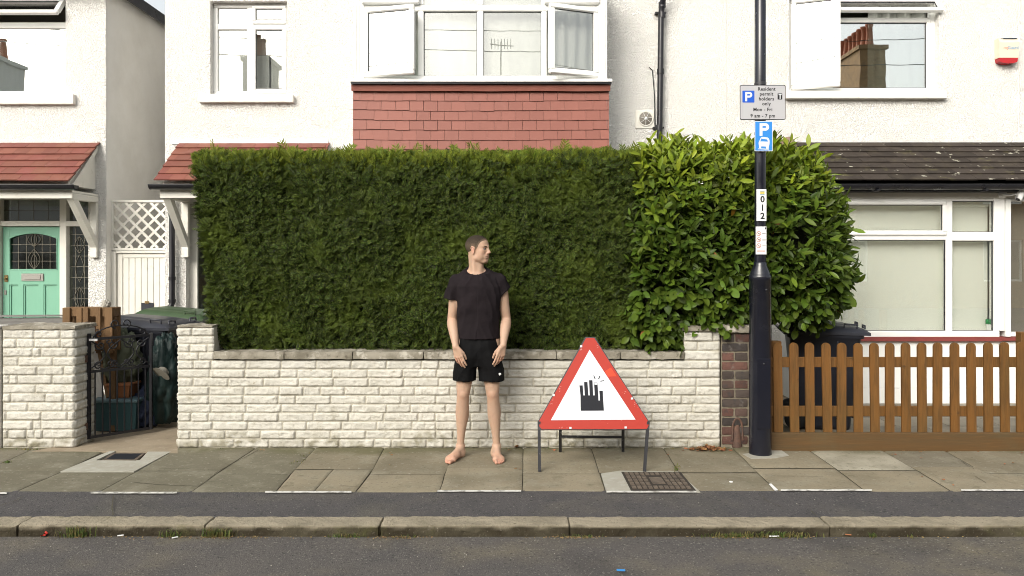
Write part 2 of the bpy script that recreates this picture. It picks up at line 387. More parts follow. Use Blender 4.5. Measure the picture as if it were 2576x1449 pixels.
    grass=M('dry_grass_blade', (.09, .13, .03), .7, var=[((.24, .18, .07), 26, .47, .56, .75)], island=.4, hue=.03, trans=.25), straw=M('straw_litter', (.22, .15, .07), .8, island=.5, hue=.02), leafbrown=M('fallen_leaf', (.26, .12, .05), .75, island=.4, hue=.02, trans=.1),
    oppbrick=M('yellow_stock_brick', (.30, .19, .09), .85, var=[((.16, .10, .06), 5, .45, .65, .6), ((.40, .27, .13), 12, .5, .7, .5)], bump=[(20, .4, .01)]), clay=M('clay_chimney_pot', (.34, .12, .06), .75), slate=M('roof_slate', (.075, .07, .07), .7, bump=[(12, .4, .02)]),
)
# ------------------------------------------------------------------ ground, road, kerb, pavement
WY = 6.40          # front face of the garden walls
def sheet(name, x0, x1, y0, y1, z, mat):
    b = MB(); b.add([(x0,y0,z),(x1,y0,z),(x1,y1,z),(x0,y1,z)], [(0,1,2,3)], False)
    return tag(b.build(name, mat), kind='structure')
sheet('ground', -400, 400, -400, 400, -.085, MT['soil'])
b = MB()
def road_fn(u, v):
    x = -30+60*u; y = -2.6 + 7.12*v
    return (x, y, -.06 + .03*(1-abs(2*v-1)**2) + .003*mnoise.noise(Vector((x*.7, y*.7, 0))))
b.grid(road_fn, 200, 40); tag(b.build('road', MT['asphalt']), kind='structure')
sheet('pavement_across', -30, 30, -7.3, -2.6, .02, MT['asphalt2'])
b = MB()
def strip_fn(u, v):
    x = -30+60*u; y = 4.70 + .53*v
    return (x, y, -.004 + .0035*mnoise.noise(Vector((x*1.5, y*2, 3))) - .006*(1-v))
b.grid(strip_fn, 400, 6); tag(b.build('footway_asphalt', MT['asphalt2']), kind='structure')
b = MB()
kj = [-1500, -900, -420, 60, 525, 959, 1431, 2076, 2700, 3200, 3700]
kx = [X(p, 4.6) for p in kj]; kx = [kx[0]-1.1*k for k in range(14, 0, -1)] + kx + [kx[-1]+1.1*k for k in range(1, 15)]
for i in range(len(kx)-1):
    far = abs((kx[i]+kx[i+1])/2) > 5
    jj = .004*((i*37) % 5 - 2)/2
    b.nbox(kx[i]+.0025, kx[i+1]-.0025, 4.535+jj*.5, 4.70, -.12, .002+jj*.5, res=.12 if far else .016, amp=.006, fr=16, rnd=.011)
for i_, p_ in enumerate(b.v):  # front face darkened: its shade and grime are put into the vertex colour
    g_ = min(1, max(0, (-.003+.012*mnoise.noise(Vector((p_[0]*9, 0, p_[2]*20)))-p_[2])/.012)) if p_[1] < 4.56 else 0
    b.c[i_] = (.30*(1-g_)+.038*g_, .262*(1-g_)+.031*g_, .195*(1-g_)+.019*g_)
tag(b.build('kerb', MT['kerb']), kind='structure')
sheet('pavement_joints', -30, 30, 5.20, 6.62, -.012, MT['dirt'])

b = MB()
TAN = (.26, .224, .158); DK = (.150, .138, .100); LT = (.36, .335, .265); MID = (.205, .178, .126); GR = (.18, .162, .122)
def slab(x0t, x1t, yt, x0b, x1b, yb, col, g=.003):
    P = [G(x0t, yt), G(x1t, yt), G(x1b, yb), G(x0b, yb)]
    (ax, ay), (bx, by), (cx, cy), (dx, dy) = P
    ax += g; dx += g; bx -= g; cx -= g; ay -= g; by -= g; cy += g; dy += g
    b.col = col
    h = random.Random(int(ax*1000)).uniform(-.002, .002)
    def fn(u, v):
        xl = dx+(ax-dx)*v; xr = cx+(bx-cx)*v; yl = dy+(ay-dy)*v; yr = cy+(by-cy)*v
        x = xl+(xr-xl)*u; y = yl+(yr-yl)*u
        e = min(u, 1-u)*(xr-xl); e2 = min(v, 1-v)*(yl-dy if yl != dy else .5); 
        ed = min(min(u, 1-u)*abs(xr-xl), min(v, 1-v)*abs(ay-dy))
        z = h + .0015*mnoise.noise(Vector((x*4, y*4, 0))) - (.006 if ed < .004 else 0)
        x += .003*mnoise.noise(Vector((x*9, y*9, 5))); y += .003*mnoise.noise(Vector((x*9, y*9, 9)))
        return (x, y, z)
    b.grid(fn, 24, 16)
    top = [(ax, ay), (bx, by), (cx, cy), (dx, dy)]
JN = [(-90,-241,-406,1182),(82,-38,-169,1182),(272,158,36,1184),(441,345,247,1184),(640,555,480,1183),(792,738,692,1183),(965,935,894,1185),(1146,1124,1105,1176),(1316,1315,1314,1180),(1488,1508,1524,1189),(1670,1704,1758,1183),(1845,1897,1960,1180),(2030,2106,2182,1180),(2212,2300,2398,1178),(2370,2480,2606,1190),(2570,2700,2850,1188),(2760,2920,3080,1188)]
EXTRA = (880, 838, 788, 1180)
def jx(j, y):
    xt, xm, xb, ym = j
    return xt+(xm-xt)*(y-1128)/(ym-1128) if y < ym else xm+(xb-xm)*(y-ym)/(1237-ym)
upm = [1182,1183,1186,1183,1190,1179,1191,1175,1189,1188,1187,1176,1182,1173,1188,1188]
ucol = [GR, DK, LT, DK, DK, MID, MID, MID, TAN, MID, MID, TAN, LT, GR, MID, MID]
lcol = [GR, DK, DK, DK, DK, TAN, TAN, TAN, TAN, None, MID, TAN, TAN, TAN, TAN, MID]
for i in range(len(JN)-1):
    ym = upm[i]; a_, c_ = JN[i], JN[i+1]
    if i != 2: slab(jx(a_, 1121), jx(c_, 1121), 1121, jx(a_, ym), jx(c_, ym), ym, ucol[i])
    if lcol[i] is None: continue
    ps = [a_, EXTRA, c_] if i == 5 else [a_, c_]
    for p_, q_ in zip(ps[:-1], ps[1:]): slab(jx(p_, ym), jx(q_, ym), ym, jx(p_, 1237), jx(q_, 1237), 1237, lcol[i])
# far ends of the pavement, plain regular slabs
for side in (-1, 1):
    x = -4.9 if side < 0 else 5.1
    for k in range(20):
        for (y0, y1) in ((5.24, 5.72), (5.73, 6.4)):
            b.col = [TAN, MID, GR, DK][(k*7+int(y0*10)) % 4]
            xa = x+side*k*.75; xb = xa+side*.742
            b.bbox(xa, xb, y0, y1-.006, -.02, 0, .003)
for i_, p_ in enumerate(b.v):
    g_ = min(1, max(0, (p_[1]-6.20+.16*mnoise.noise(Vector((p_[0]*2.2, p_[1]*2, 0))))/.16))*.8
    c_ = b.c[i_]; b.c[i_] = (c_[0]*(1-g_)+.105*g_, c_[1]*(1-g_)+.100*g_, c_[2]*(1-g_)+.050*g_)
o = b.build('pavement', MT['slab']); tag(o, kind='structure')
# pale cement patch with the meter cover, and the cement round the manhole
b = MB(); b.col = (1, 1, 1)
def gpoly(pts, z=0.0): return [G(px, py, z) for (px, py) in pts]
b.prism(gpoly([(275,1135),(290,1135),(240,1158),(352,1157),(372,1136),(430,1136),(337,1186),(152,1186)], .003), -.01, .003, 'z')
b.prism(gpoly([(1512,1191),(1560,1184),(1706,1186),(1762,1238),(1526,1238)], .001), -.01, .001, 'z')
b.prism(gpoly([(1868,1142),(1960,1128),(1985,1146),(1952,1152),(1890,1154)], .004), -.01, .004, 'z')
tag(b.build('pavement_cement', MT['cement']), kind='structure')
b = MB()
b.prism(gpoly([(180,1116),(447,1110),(447,1140),(290,1135),(80,1135)], .002), -.01, .002, 'z'); 
tag(b.build('threshold', MT['path']), kind='structure')
t = thing('meter_cover', 'small dark rectangular cover set in the pale cement patch by the iron gate', 'utility cover', (*G(312, 1148), 0))
b = MB(); b.prism(gpoly([(268,1154),(290,1141),(356,1141),(336,1155)], .007), -.005, .007, 'z'); b.build('lid', MT['charcoal'], t)
b = MB()
q = gpoly([(256,1157),(284,1138.5),(366,1138.5),(342,1158)], .005)
b.prism(q, -.005, .005, 'z'); b.build('rim', MT['ironcover'], t)
# manhole cover with raised pattern
t = thing('manhole_cover', 'large rectangular ribbed iron manhole cover in pavement near the triangle sign', 'manhole cover', (*G(1657, 1210), 0))
b = MB(); c4 = [G(1563,1187,.003), G(1712,1187.5,.003), G(1752,1235,.003), G(1588,1235,.003)]
b.prism(c4, -.01, .004, 'z'); b.build('frame', M('dirt_packed_iron', (.035, .028, .022), .95), t)
b = MB()
def mcp(u, v):
    a = Vector((*c4[0], 0)); bb = Vector((*c4[1], 0)); cc = Vector((*c4[2], 0)); dd = Vector((*c4[3], 0))
    return (a.lerp(bb, u)).lerp(dd.lerp(cc, u), v)
cells = []
for iu in range(11):
    for iv in range(5):
        if 4 <= iu <= 6 and 1 <= iv <= 3: continue
        u0 = .04+iu*.0845; v0 = .07+iv*.178
        w_ = .060
        P = [mcp(u0, v0), mcp(u0+w_, v0), mcp(u0+w_, v0+.12), mcp(u0, v0+.12)]
        b.prism([(p.x, p.y) for p in P], .003, .010, 'z')
P = [mcp(.40, .33), mcp(.60, .33), mcp(.60, .66), mcp(.40, .66)]
b.prism([(p.x, p.y) for p in P], .003, .009, 'z')
b.build('raised_pattern', MT['ironcover'], t)
# edge line of the parking bay
b = MB()
for (x0, x1, yy) in ((-420,-190,1241),(-40,17,1240.5),(228,445,1239.5),(667,884,1237.5),(1100,1311,1235),(1526,1752,1237),(1964,2193,1233),(2418,2640,1233)):
    n = 30; P = []
    for i in range(n+1):
        P.append(G(x0+(x1-x0)*i/n, yy-2+.6*mnoise.noise(Vector((x0+i, 0, 0))), .003))
    for i in range(n, -1, -1):
        P.append(G(x0+(x1-x0)*i/n, yy+2.2+.6*mnoise.noise(Vector((x0+i, 5, 0))), .003))
    for i in range(n):
        q = [P[i], P[i+1], P[2*n-i], P[2*n+1-i]]
        b.add([(p[0], p[1], .004) for p in q], [(3,2,1,0)], False)
tag(b.build('parking_bay_line', MT['whiteline']), kind='structure')
b = MB()
for (px, py, rx, ry) in ((1839,1211,.013,.014),):
    x, y = G(px, py, .004); pts = []
    for k in range(14):
        a = 2*pi*k/14; r = 1+.35*mnoise.noise(Vector((k, px, 0))); pts.append((x+rx*r*cos(a), y+ry*r*sin(a)))
    b.prism(pts, 0, .0035, 'z')
P = gpoly([(1934,1217),(1940,1216),(1957,1232),(1949,1233)], .004); b.prism(P, 0, .004, 'z')
tag(b.build('paint_splashes', MT['white']), kind='structure')
# cracks in the slabs and in the asphalt
b = MB(); rr = random.Random(3)
def crack(pts, w_, z):
    P = []
    for (x0, y0), (x1, y1) in zip(pts[:-1], pts[1:]):
        n = max(2, int(math.dist((x0, y0), (x1, y1))/6))
        for i in range(n): t = i/n; P.append((x0+(x1-x0)*t+rr.uniform(-2, 2), y0+(y1-y0)*t+rr.uniform(-.7, .7)))
    P.append(pts[-1])
    for (p, q) in zip(P[:-1], P[1:]):
        a = Vector(G(*p, z)); c = Vector(G(*q, z)); d = (c-a).normalized(); n_ = Vector((-d.y, d.x))*w_*rr.uniform(.5, 1.2)
        b.add([(a.x-n_.x, a.y-n_.y, z), (a.x+n_.x, a.y+n_.y, z), (c.x+n_.x, c.y+n_.y, z), (c.x-n_.x, c.y-n_.y, z)], [(3,2,1,0)], False)
crack([(338,1213),(400,1219),(500,1222),(518,1210),(552,1183),(598,1160),(650,1131)], .0035, .0035)
crack([(400,1178),(552,1180)], .002, .0035); crack([(642,1191),(728,1193)], .002, .0035); crack([(518,1210),(560,1213),(585,1222)], .002, .0035)
crack([(856,1221),(900,1224),(925,1228)], .002, .0035); crack([(2416,1160),(2450,1180)], .002, .0035); crack([(2455,1198),(2480,1214)], .0025, .0035); crack([(1925,1196),(1990,1197),(2070,1199)], .0018, .0035)
crack([(285,1244),(282,1262),(284,1296)], .003, .004); crack([(310,1244),(285,1252)], .002, .004); crack([(0,1272),(40,1258),(60,1248)], .003, .004); crack([(1910,1243),(1935,1262),(1968,1275)], .002, .004); crack([(2040,1285),(2055,1297)], .003, .004)
tag(b.build('pavement_cracks', MT['dirt']), kind='structure')
# gardens
sheet('garden_path', -4.9, -2.4, 6.36, 9.4, -.006, MT['path'])
sheet('front_garden', -2.4, 2.6, 6.5, 9.6, -.006, MT['soil'])
sheet('garden_paving', 2.6, 12, 6.30, 9.0, -.006, MT['path'])
b = MB()
for k in range(14):
    for j in range(5):
        b.bbox(2.62+k*.5+(.25 if j % 2 else 0), 2.62+k*.5+.49+(.25 if j % 2 else 0), 6.45+j*.38, 6.82+j*.38, -.02, .004, .003)
b.col = (.22,.2,.15); tag(b.build('garden_slabs', M('garden_stone', (.25,.22,.17), .9, var=[((.15,.13,.1), 3,.45,.65,.6)], island=.15, bump=[(60,.4,.004)])), kind='structure')

# ------------------------------------------------------------------ painted rock face walls
rng = random.Random(7)
def rockface(mb, O, U, ln, z0, z1, N_, ch=.0755, lens=(.293,.293,.293,.293,.293,.293,.285,.145,.20), amp=.0095, gap=.003, seed=1, res=.009, edge=.0045):
    """bricks on the plane through O along U with outward normal N_"""
    rr = random.Random(seed); O = Vector(O); U = Vector(U); N_ = Vector(N_)
    n = max(1, round((z1-z0)/ch)); ch = (z1-z0)/n
    for c in range(n):
        x = -(.147 if c % 2 else 0)-rr.uniform(0, .05)
        while x < ln:
            w_ = rr.choice(lens); a = max(0, x); e = min(ln, x+w_)
            if ln-e < .05: e = ln
            x = e if e == ln else x+w_
            if e-a < .02: continue
            nu = max(3, int((e-a)/res)); nv = max(4, int(ch/res))
            off = rr.uniform(-.004, .006); jz = rr.uniform(-.0015, .0015); sd_ = rr.uniform(0, 100)
            def fn(u, v):
                s_ = a+gap/2+(e-a-gap)*u; t_ = z0+c*ch+gap/2+(ch-gap)*v+jz
                eu = min(u, 1-u)*(e-a); ev = min(v, 1-v)*ch; ee = min(eu, ev)
                prof = min(1, ee/edge)**.6
                P0 = O+U*s_+Vector((0, 0, t_))
                h = mnoise.fractal(Vector((P0.x*14+sd_, P0.y*14, P0.z*24)), .9, 2.1, 4)
                hr = 1-abs(mnoise.noise(Vector((P0.x*34, P0.y*34+sd_, P0.z*58))))*2
                k = prof*(.004+off+amp*(.45+.6*h+.4*hr))
                return tuple(P0+N_*(k-(.006 if ee < 1e-6 else 0)))
            b0 = len(mb.v)
            flip = U.cross(Vector((0,0,1))).dot(N_) < 0
            vs = [fn(i/nu, j/nv) for j in range(nv+1) for i in range(nu+1)]
            fs = []
            for j in range(nv):
                for i in range(nu):
                    q = (j*(nu+1)+i, j*(nu+1)+i+1, (j+1)*(nu+1)+i+1, (j+1)*(nu+1)+i)
                    fs.append(tuple(reversed(q)) if flip else q)
            mb.col = (.57, .55, .50); mb.add(vs, fs, True)
            for i_ in range(b0, len(mb.v)):
                p_ = mb.v[i_]; g_ = min(1, max(0, (.13+.10*mnoise.noise(Vector((p_[0]*2.3, 3, p_[2]*4)))-p_[2])/.10))*.75*min(1, max(0, .6+1.3*mnoise.noise(Vector((p_[0]*16, p_[1]*5, p_[2]*20)))))
                mb.c[i_] = (.57*(1-g_)+.15*g_, .55*(1-g_)+.13*g_, .495*(1-g_)+.06*g_)

xL0, xL1 = X(6, WY), X(187, WY)
t = thing('garden_wall', 'short white painted rock-faced brick wall at the left of the iron gate', 'garden wall', (xL1-.3, WY+.1, 0), 'white garden walls')
b = MB(); b.box(xL0, xL1-.004, WY+.008, WY+.31, -.05, .985); b.build('core', MT['mortar'], t)
b = MB()
rockface(b, (xL0, WY+.006, 0), (1,0,0), xL1-xL0, .0, .985, (0,-1,0), seed=3, lens=(.07,.15,.29,.29,.22))
rockface(b, (xL1-.004, WY+.006, 0), (0,1,0), .31, .0, .985, (1,0,0), seed=4)
b.build('brickwork', MT['rockpaint'], t)
b = MB(); b.nbox(xL0, xL1+.012, WY-.012, WY+.33, .985, 1.018, res=.02, amp=.006, fr=20, rnd=.01); b.build('coping', MT['coping'], t)
t = thing('gate_post', 'slim white post at the far left edge beside the short white wall', 'post', (xL0-.06, WY, 0))
b = MB(); b.bbox(xL0-.10, xL0-.015, WY-.02, WY+.08, -.03, 1.0, .006); b.build('shaft', MT['wpaint'], t)
b = MB(); b.bbox(xL0-.11, xL0-.005, WY-.03, WY+.09, 1.0, 1.02, .006); b.build('cap', MT['wpaint'], t)
tag(t, group=None)
# main wall
xa, xb, xc, xd = X(446, WY), X(538, WY), X(1721, WY), X(1812, WY)
zc0, zc1 = Z(907, WY), Z(886, WY)      # coping of the low part
zp1 = Z(824, WY)                       # pier tops
t = thing('garden_wall', 'long white painted rock-faced brick wall behind the standing man', 'garden wall', ((xa+xc)/2, WY+.1, 0), 'white garden walls')
b = MB(); b.box(xa+.004, xd-.004, WY+.008, WY+.22, -.05, zc0); b.box(xa+.004, xb-.01, WY+.008, WY+.22, zc0, zp1-.002); b.box(xc+.01, xd-.004, WY+.008, WY+.22, zc0, zp1-.03)
b.build('core', MT['mortar'], t)
b = MB()
rockface(b, (xa, WY+.006, 0), (1,0,0), xd-xa, .0, zc0, (0,-1,0), seed=11)
rockface(b, (xa, WY+.006, 0), (1,0,0), xb-xa, zc0+.001, zp1-.001, (0,-1,0), seed=12)
rockface(b, (xc, WY+.006, 0), (1,0,0), xd-xc, zc0+.001, zp1-.035, (0,-1,0), seed=13)
rockface(b, (xa+.004, WY+.006, 0), (0,1,0), .21, .0, zp1-.001, (-1,0,0), seed=14)
b.build('brickwork', MT['rockpaint'], t)
b = MB()
cj = [538, 716, 888, 1066, 1232, 1400, 1560, 1721]
for i in range(len(cj)-1):
    b.nbox(X(cj[i], WY)+.0015, X(cj[i+1], WY)-.0015, WY-.022, WY+.25, zc0+.012, zc1+.004, res=.018, amp=.005, fr=18, rnd=.006)
b.nbox(xc-.01, xd+.002, WY-.02, WY+.24, zp1-.032, zp1+.012, res=.02, amp=.007, fr=18, rnd=.012)
b.nbox(xa-.002, xb-.01, WY-.006, WY+.23, zp1, zp1+.018, res=.02, amp=.008, fr=22, rnd=.008)
b.build('coping', MT['coping'], t)
# brown brick pier
xe = X(1925, WY)
t = thing('brick_pier', 'brown stock brick pier with stone cap behind the black lamp post', 'pier', ((xd+xe)/2, WY+.1, 0))
b = MB(); b.box(xd+.012, xe, WY+.022, WY+.3, -.05, zp1-.045); b.build('core', MT['oldmortar'], t)
b = MB(); rr = random.Random(5)
pal = [(.085,.056,.047), (.07,.055,.048), (.105,.056,.045), (.085,.07,.06), (.12,.062,.05), (.06,.05,.046)]
nC = 12; ch = (zp1-.05-.02)/nC
for c in range(nC):
    xs = [xd+.014, xd+.014+.112, xe] if c % 2 else [xd+.014, xd+.014+.225, xe]
    if c % 3 == 0: xs = [xd+.014, xd+.014+.108, xd+.014+.225, xe]
    for k in range(len(xs)-1):
        b.col = rr.choice(pal); b.nbox(xs[k]+.006, xs[k+1]-.006, WY+.012, WY+.12, .02+c*ch+.006, .02+(c+1)*ch-.006, res=.014, amp=.003, fr=30, rnd=.006, bottom=True)
b.build('brickwork', MT['brownbrick'], t)
b = MB(); b.nbox(xd+.004, xe+.02, WY-.015, WY+.32, zp1-.045, zp1+.02, res=.02, amp=.007, fr=18, rnd=.012); b.build('coping', MT['coping'], t)

# ------------------------------------------------------------------ houses
HYF = 9.0; BAY = 8.40; EAVE = 5.35
def wall_holes(mb, x0, x1, z0, z1, y0, y1, holes):
    xs = sorted(set([x0, x1]+[h[0] for h in holes]+[h[1] for h in holes])); zs = sorted(set([z0, z1]+[h[2] for h in holes]+[h[3] for h in holes]))
    xs = [x for x in xs if x0 <= x <= x1]; zs = [z for z in zs if z0 <= z <= z1]
    nx, nz = len(xs)-1, len(zs)-1
    def solid(i, j):
        if i < 0 or j < 0 or i >= nx or j >= nz: return False
        cx, cz = (xs[i]+xs[i+1])/2, (zs[j]+zs[j+1])/2
        return not any(h[0] < cx < h[1] and h[2] < cz < h[3] for h in holes)
    for i in range(nx):
        for j in range(nz):
            if not solid(i, j): continue
            a, c, e, f = xs[i], xs[i+1], zs[j], zs[j+1]
            mb.add([(a,y0,e),(c,y0,e),(c,y0,f),(a,y0,f)], [(0,1,2,3)], False)
            mb.add([(a,y1,e),(c,y1,e),(c,y1,f),(a,y1,f)], [(3,2,1,0)], False)
            if not solid(i-1, j): mb.add([(a,y0,e),(a,y1,e),(a,y1,f),(a,y0,f)], [(3,2,1,0)], False)
            if not solid(i+1, j): mb.add([(c,y0,e),(c,y1,e),(c,y1,f),(c,y0,f)], [(0,1,2,3)], False)
            if not solid(i, j-1): mb.add([(a,y0,e),(c,y0,e),(c,y1,e),(a,y1,e)], [(3,2,1,0)], False)
            if not solid(i, j+1): mb.add([(a,y0,f),(c,y0,f),(c,y1,f),(a,y1,f)], [(0,1,2,3)], False)
def ring(mb, x0, x1, z0, z1, y0, y1, w_, bev=.006):
    mb.bbox(x0, x1, y0, y1, z0, z0+w_, bev); mb.bbox(x0, x1, y0, y1, z1-w_, z1, bev)
    mb.bbox(x0, x0+w_, y0+.0005, y1-.0005, z0+w_, z1-w_, .001); mb.bbox(x1-w_, x1, y0+.0005, y1-.0005, z0+w_, z1-w_, .001)
def pane(parent, x0, x1, z0, z1, y, mat='glass', T=None, name='pane'):
    b = MB(); b.M = T; b.box(x0, x1, y, y+.006, z0, z1); return b.build(name, MT[mat], parent)
def gasket(mb, x0, x1, z0, z1, y):
    ring(mb, x0, x1, z0, z1, y, y+.01, .006, .001)
def curtain(parent, x0, x1, z0, z1, y, mat='net', amp=.012, wl=.06, name='curtain', seed=0, flat=False):
    b = MB(); n = max(8, int((x1-x0)/.012))
    def fn(u, v):
        x = x0+(x1-x0)*u; k = .6+.4*v
        yy = y + (0 if flat else amp*k*sin(x*2*pi/wl + 1.5*mnoise.noise(Vector((x*6, seed, v))))+.5*amp*mnoise.noise(Vector((x*15, seed, v*1.5))))
        return (x, yy, z0+(z1-z0)*v)
    b.grid(fn, n, 8); 
    def fn2(u, v):
        p = fn(1-u, v); return (p[0], p[1]+.003, p[2])
    b.grid(fn2, n, 8)
    return b.build(name, MT[mat], parent)
def hinge(x, y, ang): return Matrix.Translation((x, y, 0)) @ Matrix.Rotation(ang, 4, 'Z') @ Matrix.Translation((-x, -y, 0))
def hinge_x(y, z, ang): return Matrix.Translation((0, y, z)) @ Matrix.Rotation(ang, 4, 'X') @ Matrix.Translation((0, -y, -z))
def sash(parent, x0, x1, z0, z1, y, w_=.05, T=None, pmat='glass', name='casement'):
    b = MB(); b.M = T; ring(b, x0, x1, z0, z1, y, y+.055, w_, .012)
    b.bbox(x0+w_-.004, x1-w_+.004, y+.012, y+.05, z0+w_-.001, z0+w_+.012, .004)
    c = b.build(name, MT['upvc'], parent)
    g = MB(); g.M = T; ring(g, x0+w_+.0005, x1-w_-.0005, z0+w_+.0115, z1-w_-.0005, y+.018, y+.028, .007, .001); g.build('gasket', MT['blackpipe'], parent)
    pane(parent, x0+w_+.003, x1-w_-.003, z0+w_+.008, z1-w_-.003, y+.024, pmat, T)
    return c

def tiles(mb, O, U, V, width, height, nc, tw, th=.012, lift=.016, seed=0, sag=0.0, skew=True, jit=.004, over=1.25, shrink=0.0, first=None):
    """courses of tiles on the plane O + U*s + V*t; normal = U x V"""
    O = Vector(O); U = Vector(U).normalized(); V = Vector(V).normalized(); Nn = U.cross(V).normalized()
    rr = random.Random(seed); ch = height/nc
    for c in range(nc-1, -1, -1):
        t0 = c*ch; t1 = min(height, t0+ch*over)
        inset = shrink*c/nc
        s = (-.5*tw if c % 2 else 0.0)+inset
        run_h = 0; run = 0
        while s < width-.001-0*inset:
            a = max(inset, s); e = min(width, s+tw)
            s += tw
            if e-a < .015: continue
            if run <= 0: run_h = rr.uniform(-jit, jit); run = rr.choice((1,1,2,3,4))
            run -= 1
            dz = run_h + rr.uniform(-jit, jit)*.25 - sag*sin(pi*(a+e)/2/width)
            g = .0022 if rr.random() < .45 else .0008
            l0 = lift+rr.uniform(-.002, .002); l1 = .001
            P = []
            for (ss, tt, ll) in ((a+g, t0+dz, l0), (e-g, t0+dz+rr.uniform(-.001, .001), l0), (e-g, t1, l1), (a+g, t1, l1)):
                P.append(O+U*ss+V*tt+Nn*ll)
            Q = [p+Nn*th for p in P]
            mb.add([tuple(p) for p in P+Q], [(3,2,1,0),(4,5,6,7),(0,1,5,4),(1,2,6,5),(2,3,7,6),(3,0,4,7)], False)
def gutter(mb, x0, x1, y, z, r=.055):
    seg = 10; outer = []; 
    for k in range(seg+1):
        a = pi+pi*k/seg; outer.append((y+r*cos(a), z+r*sin(a)))
    for k in range(seg, -1, -1):
        a = pi+pi*k/seg; outer.append((y+(r-.006)*cos(a), z+(r-.006)*sin(a)))
    mb.prism(outer, x0, x1, 'x')
    for xx in (x0, x1): mb.prism([(y+r*cos(pi+pi*k/seg), z+r*sin(pi+pi*k/seg)) for k in range(seg+1)], xx, xx+(.006 if xx == x0 else -.006), 'x')
    mb.tube([(x0, y-r, z), (x1, y-r, z)], .006, 6); 
def simple_roof(root, x0, x1, hip_l, hip_r, name='roof'):
    ye0, ye1 = HYF-.16, 17.0; zr = EAVE+.12+ .45*(17-8.68)/2
    ym = (ye0+ye1)/2; dl = 4.16 if hip_l else 0; dr = 4.16 if hip_r else 0
    b = MB(); z = EAVE+.02
    A = [(x0,ye0,z),(x1,ye0,z),(x1,ye1,z),(x0,ye1,z)]; Rr = [(x0+dl,ym,zr),(x1-dr,ym,zr)]
    b.add(A+Rr, [(0,1,5,4),(2,3,4,5),(3,0,4),(1,2,5),(3,2,1,0)], False)
    r = b.build(name, MT['slate'], root)
    b = MB(); b.box(x0, x1, ye0-.001, ye0+.02, z-.12, z+.01); b.box(x0, x0+.02, ye0+.02, ye1, z-.12, z+.01) if hip_l else None
    if hip_r: b.box(x1-.02, x1, ye0+.02, ye1, z-.12, z+.01)
    b.build('fascia', MT['blackpipe'], r)
    b = MB(); gutter(b, x0, x1, ye0-.06, z-.02); b.build('gutter', MT['blackpipe'], r)
    return r

# ---- house A (left edge)
AX1 = X(266, HYF); AX0 = -9.5
EAVE = 4.80
hA = thing('house', 'white roughcast house with mint green front door at the left edge', 'house', ((AX0+AX1)/2, HYF, 0), 'white houses along the street')
wAx0, wAx1, wAz0, wAz1 = X(-215, HYF), X(165, HYF), Z(235, HYF), 4.66
dAx0, dAx1, dAz1 = X(-8, HYF), X(222, HYF), Z(498, HYF)
b = MB(); wall_holes(b, AX0, AX1, -.1, EAVE, HYF, HYF+.25, [(wAx0,wAx1,wAz0,wAz1), (dAx0,dAx1,-.1,dAz1)])
b.build('front_wall', MT['stucco'], hA)
b = MB(); b.box(AX1+.0005, AX1+.004, HYF+.012, HYF+.2505, -.1, EAVE); b.box(AX1-.25, AX1+.004, HYF+.2510, 17, -.1, EAVE); b.box(AX0, AX1-.25, 16.8, 17, -.1, EAVE); b.box(AX0, AX0+.2, HYF+.2505, 16.8, -.1, EAVE); b.build('side_wall', MT['smooth_render'], hA)
b = MB(); b.box(AX0+.2, AX1-.251, HYF+.9, HYF+.95, -.1, EAVE-.01); b.build('room_partition', MT['room'], hA)
simple_roof(hA, AX0-.2, AX1+.13, False, True)
# upper window
y = HYF+.09
b = MB(); ring(b, wAx0, wAx1, wAz0, wAz1, y, y+.07, .045)
zt = Z(64, HYF+.1)
b.bbox(wAx0+.045, wAx1-.045, y+.001, y+.069, zt-.035, zt+.035, .006)
wA = b.build('window', MT['upvc'], hA)
b = MB(); b.nbox(wAx0-.05, X(185, HYF-.05), HYF-.06, HYF+.085, Z(261, HYF-.06), Z(236, HYF-.06), res=.03, amp=.002, rnd=.008, bottom=True); b.build('sill', MT['sillconc'], wA)
pane(wA, wAx0+.045, wAx1-.045, wAz0+.045, zt-.035, y+.03, 'glass_b')
T = hinge_x(y, wAz1-.03, R(-38))
sash(wA, wAx0+.03, wAx1-.03, zt+.0, wAz1-.03, y-.05, .05, T, name='open_vent')
curtain(wA, wAx0+.05, wAx1-.05, wAz0+.05, zt-.04, y+.16, seed=2)
# porch: door, transom, sidelight
y = HYF+.06
dz0 = -.02; dpx = lambda p: X(p, y)
dpz = lambda p: Z(p, y)
b = MB()
b.bbox(dAx0-.05, dpx(3), y-.02, y+.1, -.05, dAz1, .004); b.bbox(dpx(152), dpx(169), y-.02, y+.1, -.05, dAz1, .004)
b.bbox(dpx(3), dpx(152), y-.02, y+.1, dpz(569), dpz(556), .004); b.bbox(dpx(169), dAx1, y-.02, y+.1, dpz(569), dpz(556), .004)
b.bbox(dpx(3), dpx(152), y-.02, y+.1, dpz(502), dAz1, .004); b.bbox(dpx(169), dAx1, y-.02, y+.1, dpz(502), dAz1, .004)
b.bbox(dpx(169), dAx1, y-.02, y+.1, -.05, .10, .004)
fr_ = b.build('door_frame', MT['wpaint'], hA)
pane(fr_, dpx(3), dpx(152), dpz(556), dpz(502), y+.05, 'glass_d'); pane(fr_, dpx(169), dAx1-.002, dpz(556), dpz(502), y+.05, 'glass_d'); pane(fr_, dpx(169), dAx1-.002, .10, dpz(569), y+.05, 'glass_d')
b = MB()
for px in (3+37, 3+75, 3+112): b.box(dpx(px)-.003, dpx(px)+.003, y+.046, y+.05, dpz(556), dpz(502))
b.box(dpx(3), dpx(152), y+.046, y+.05, dpz(529)-.003, dpz(529)+.003)
for px in (184, 207): b.box(dpx(px)-.003, dpx(px)+.003, y+.046, y+.05, .1, dpz(569))
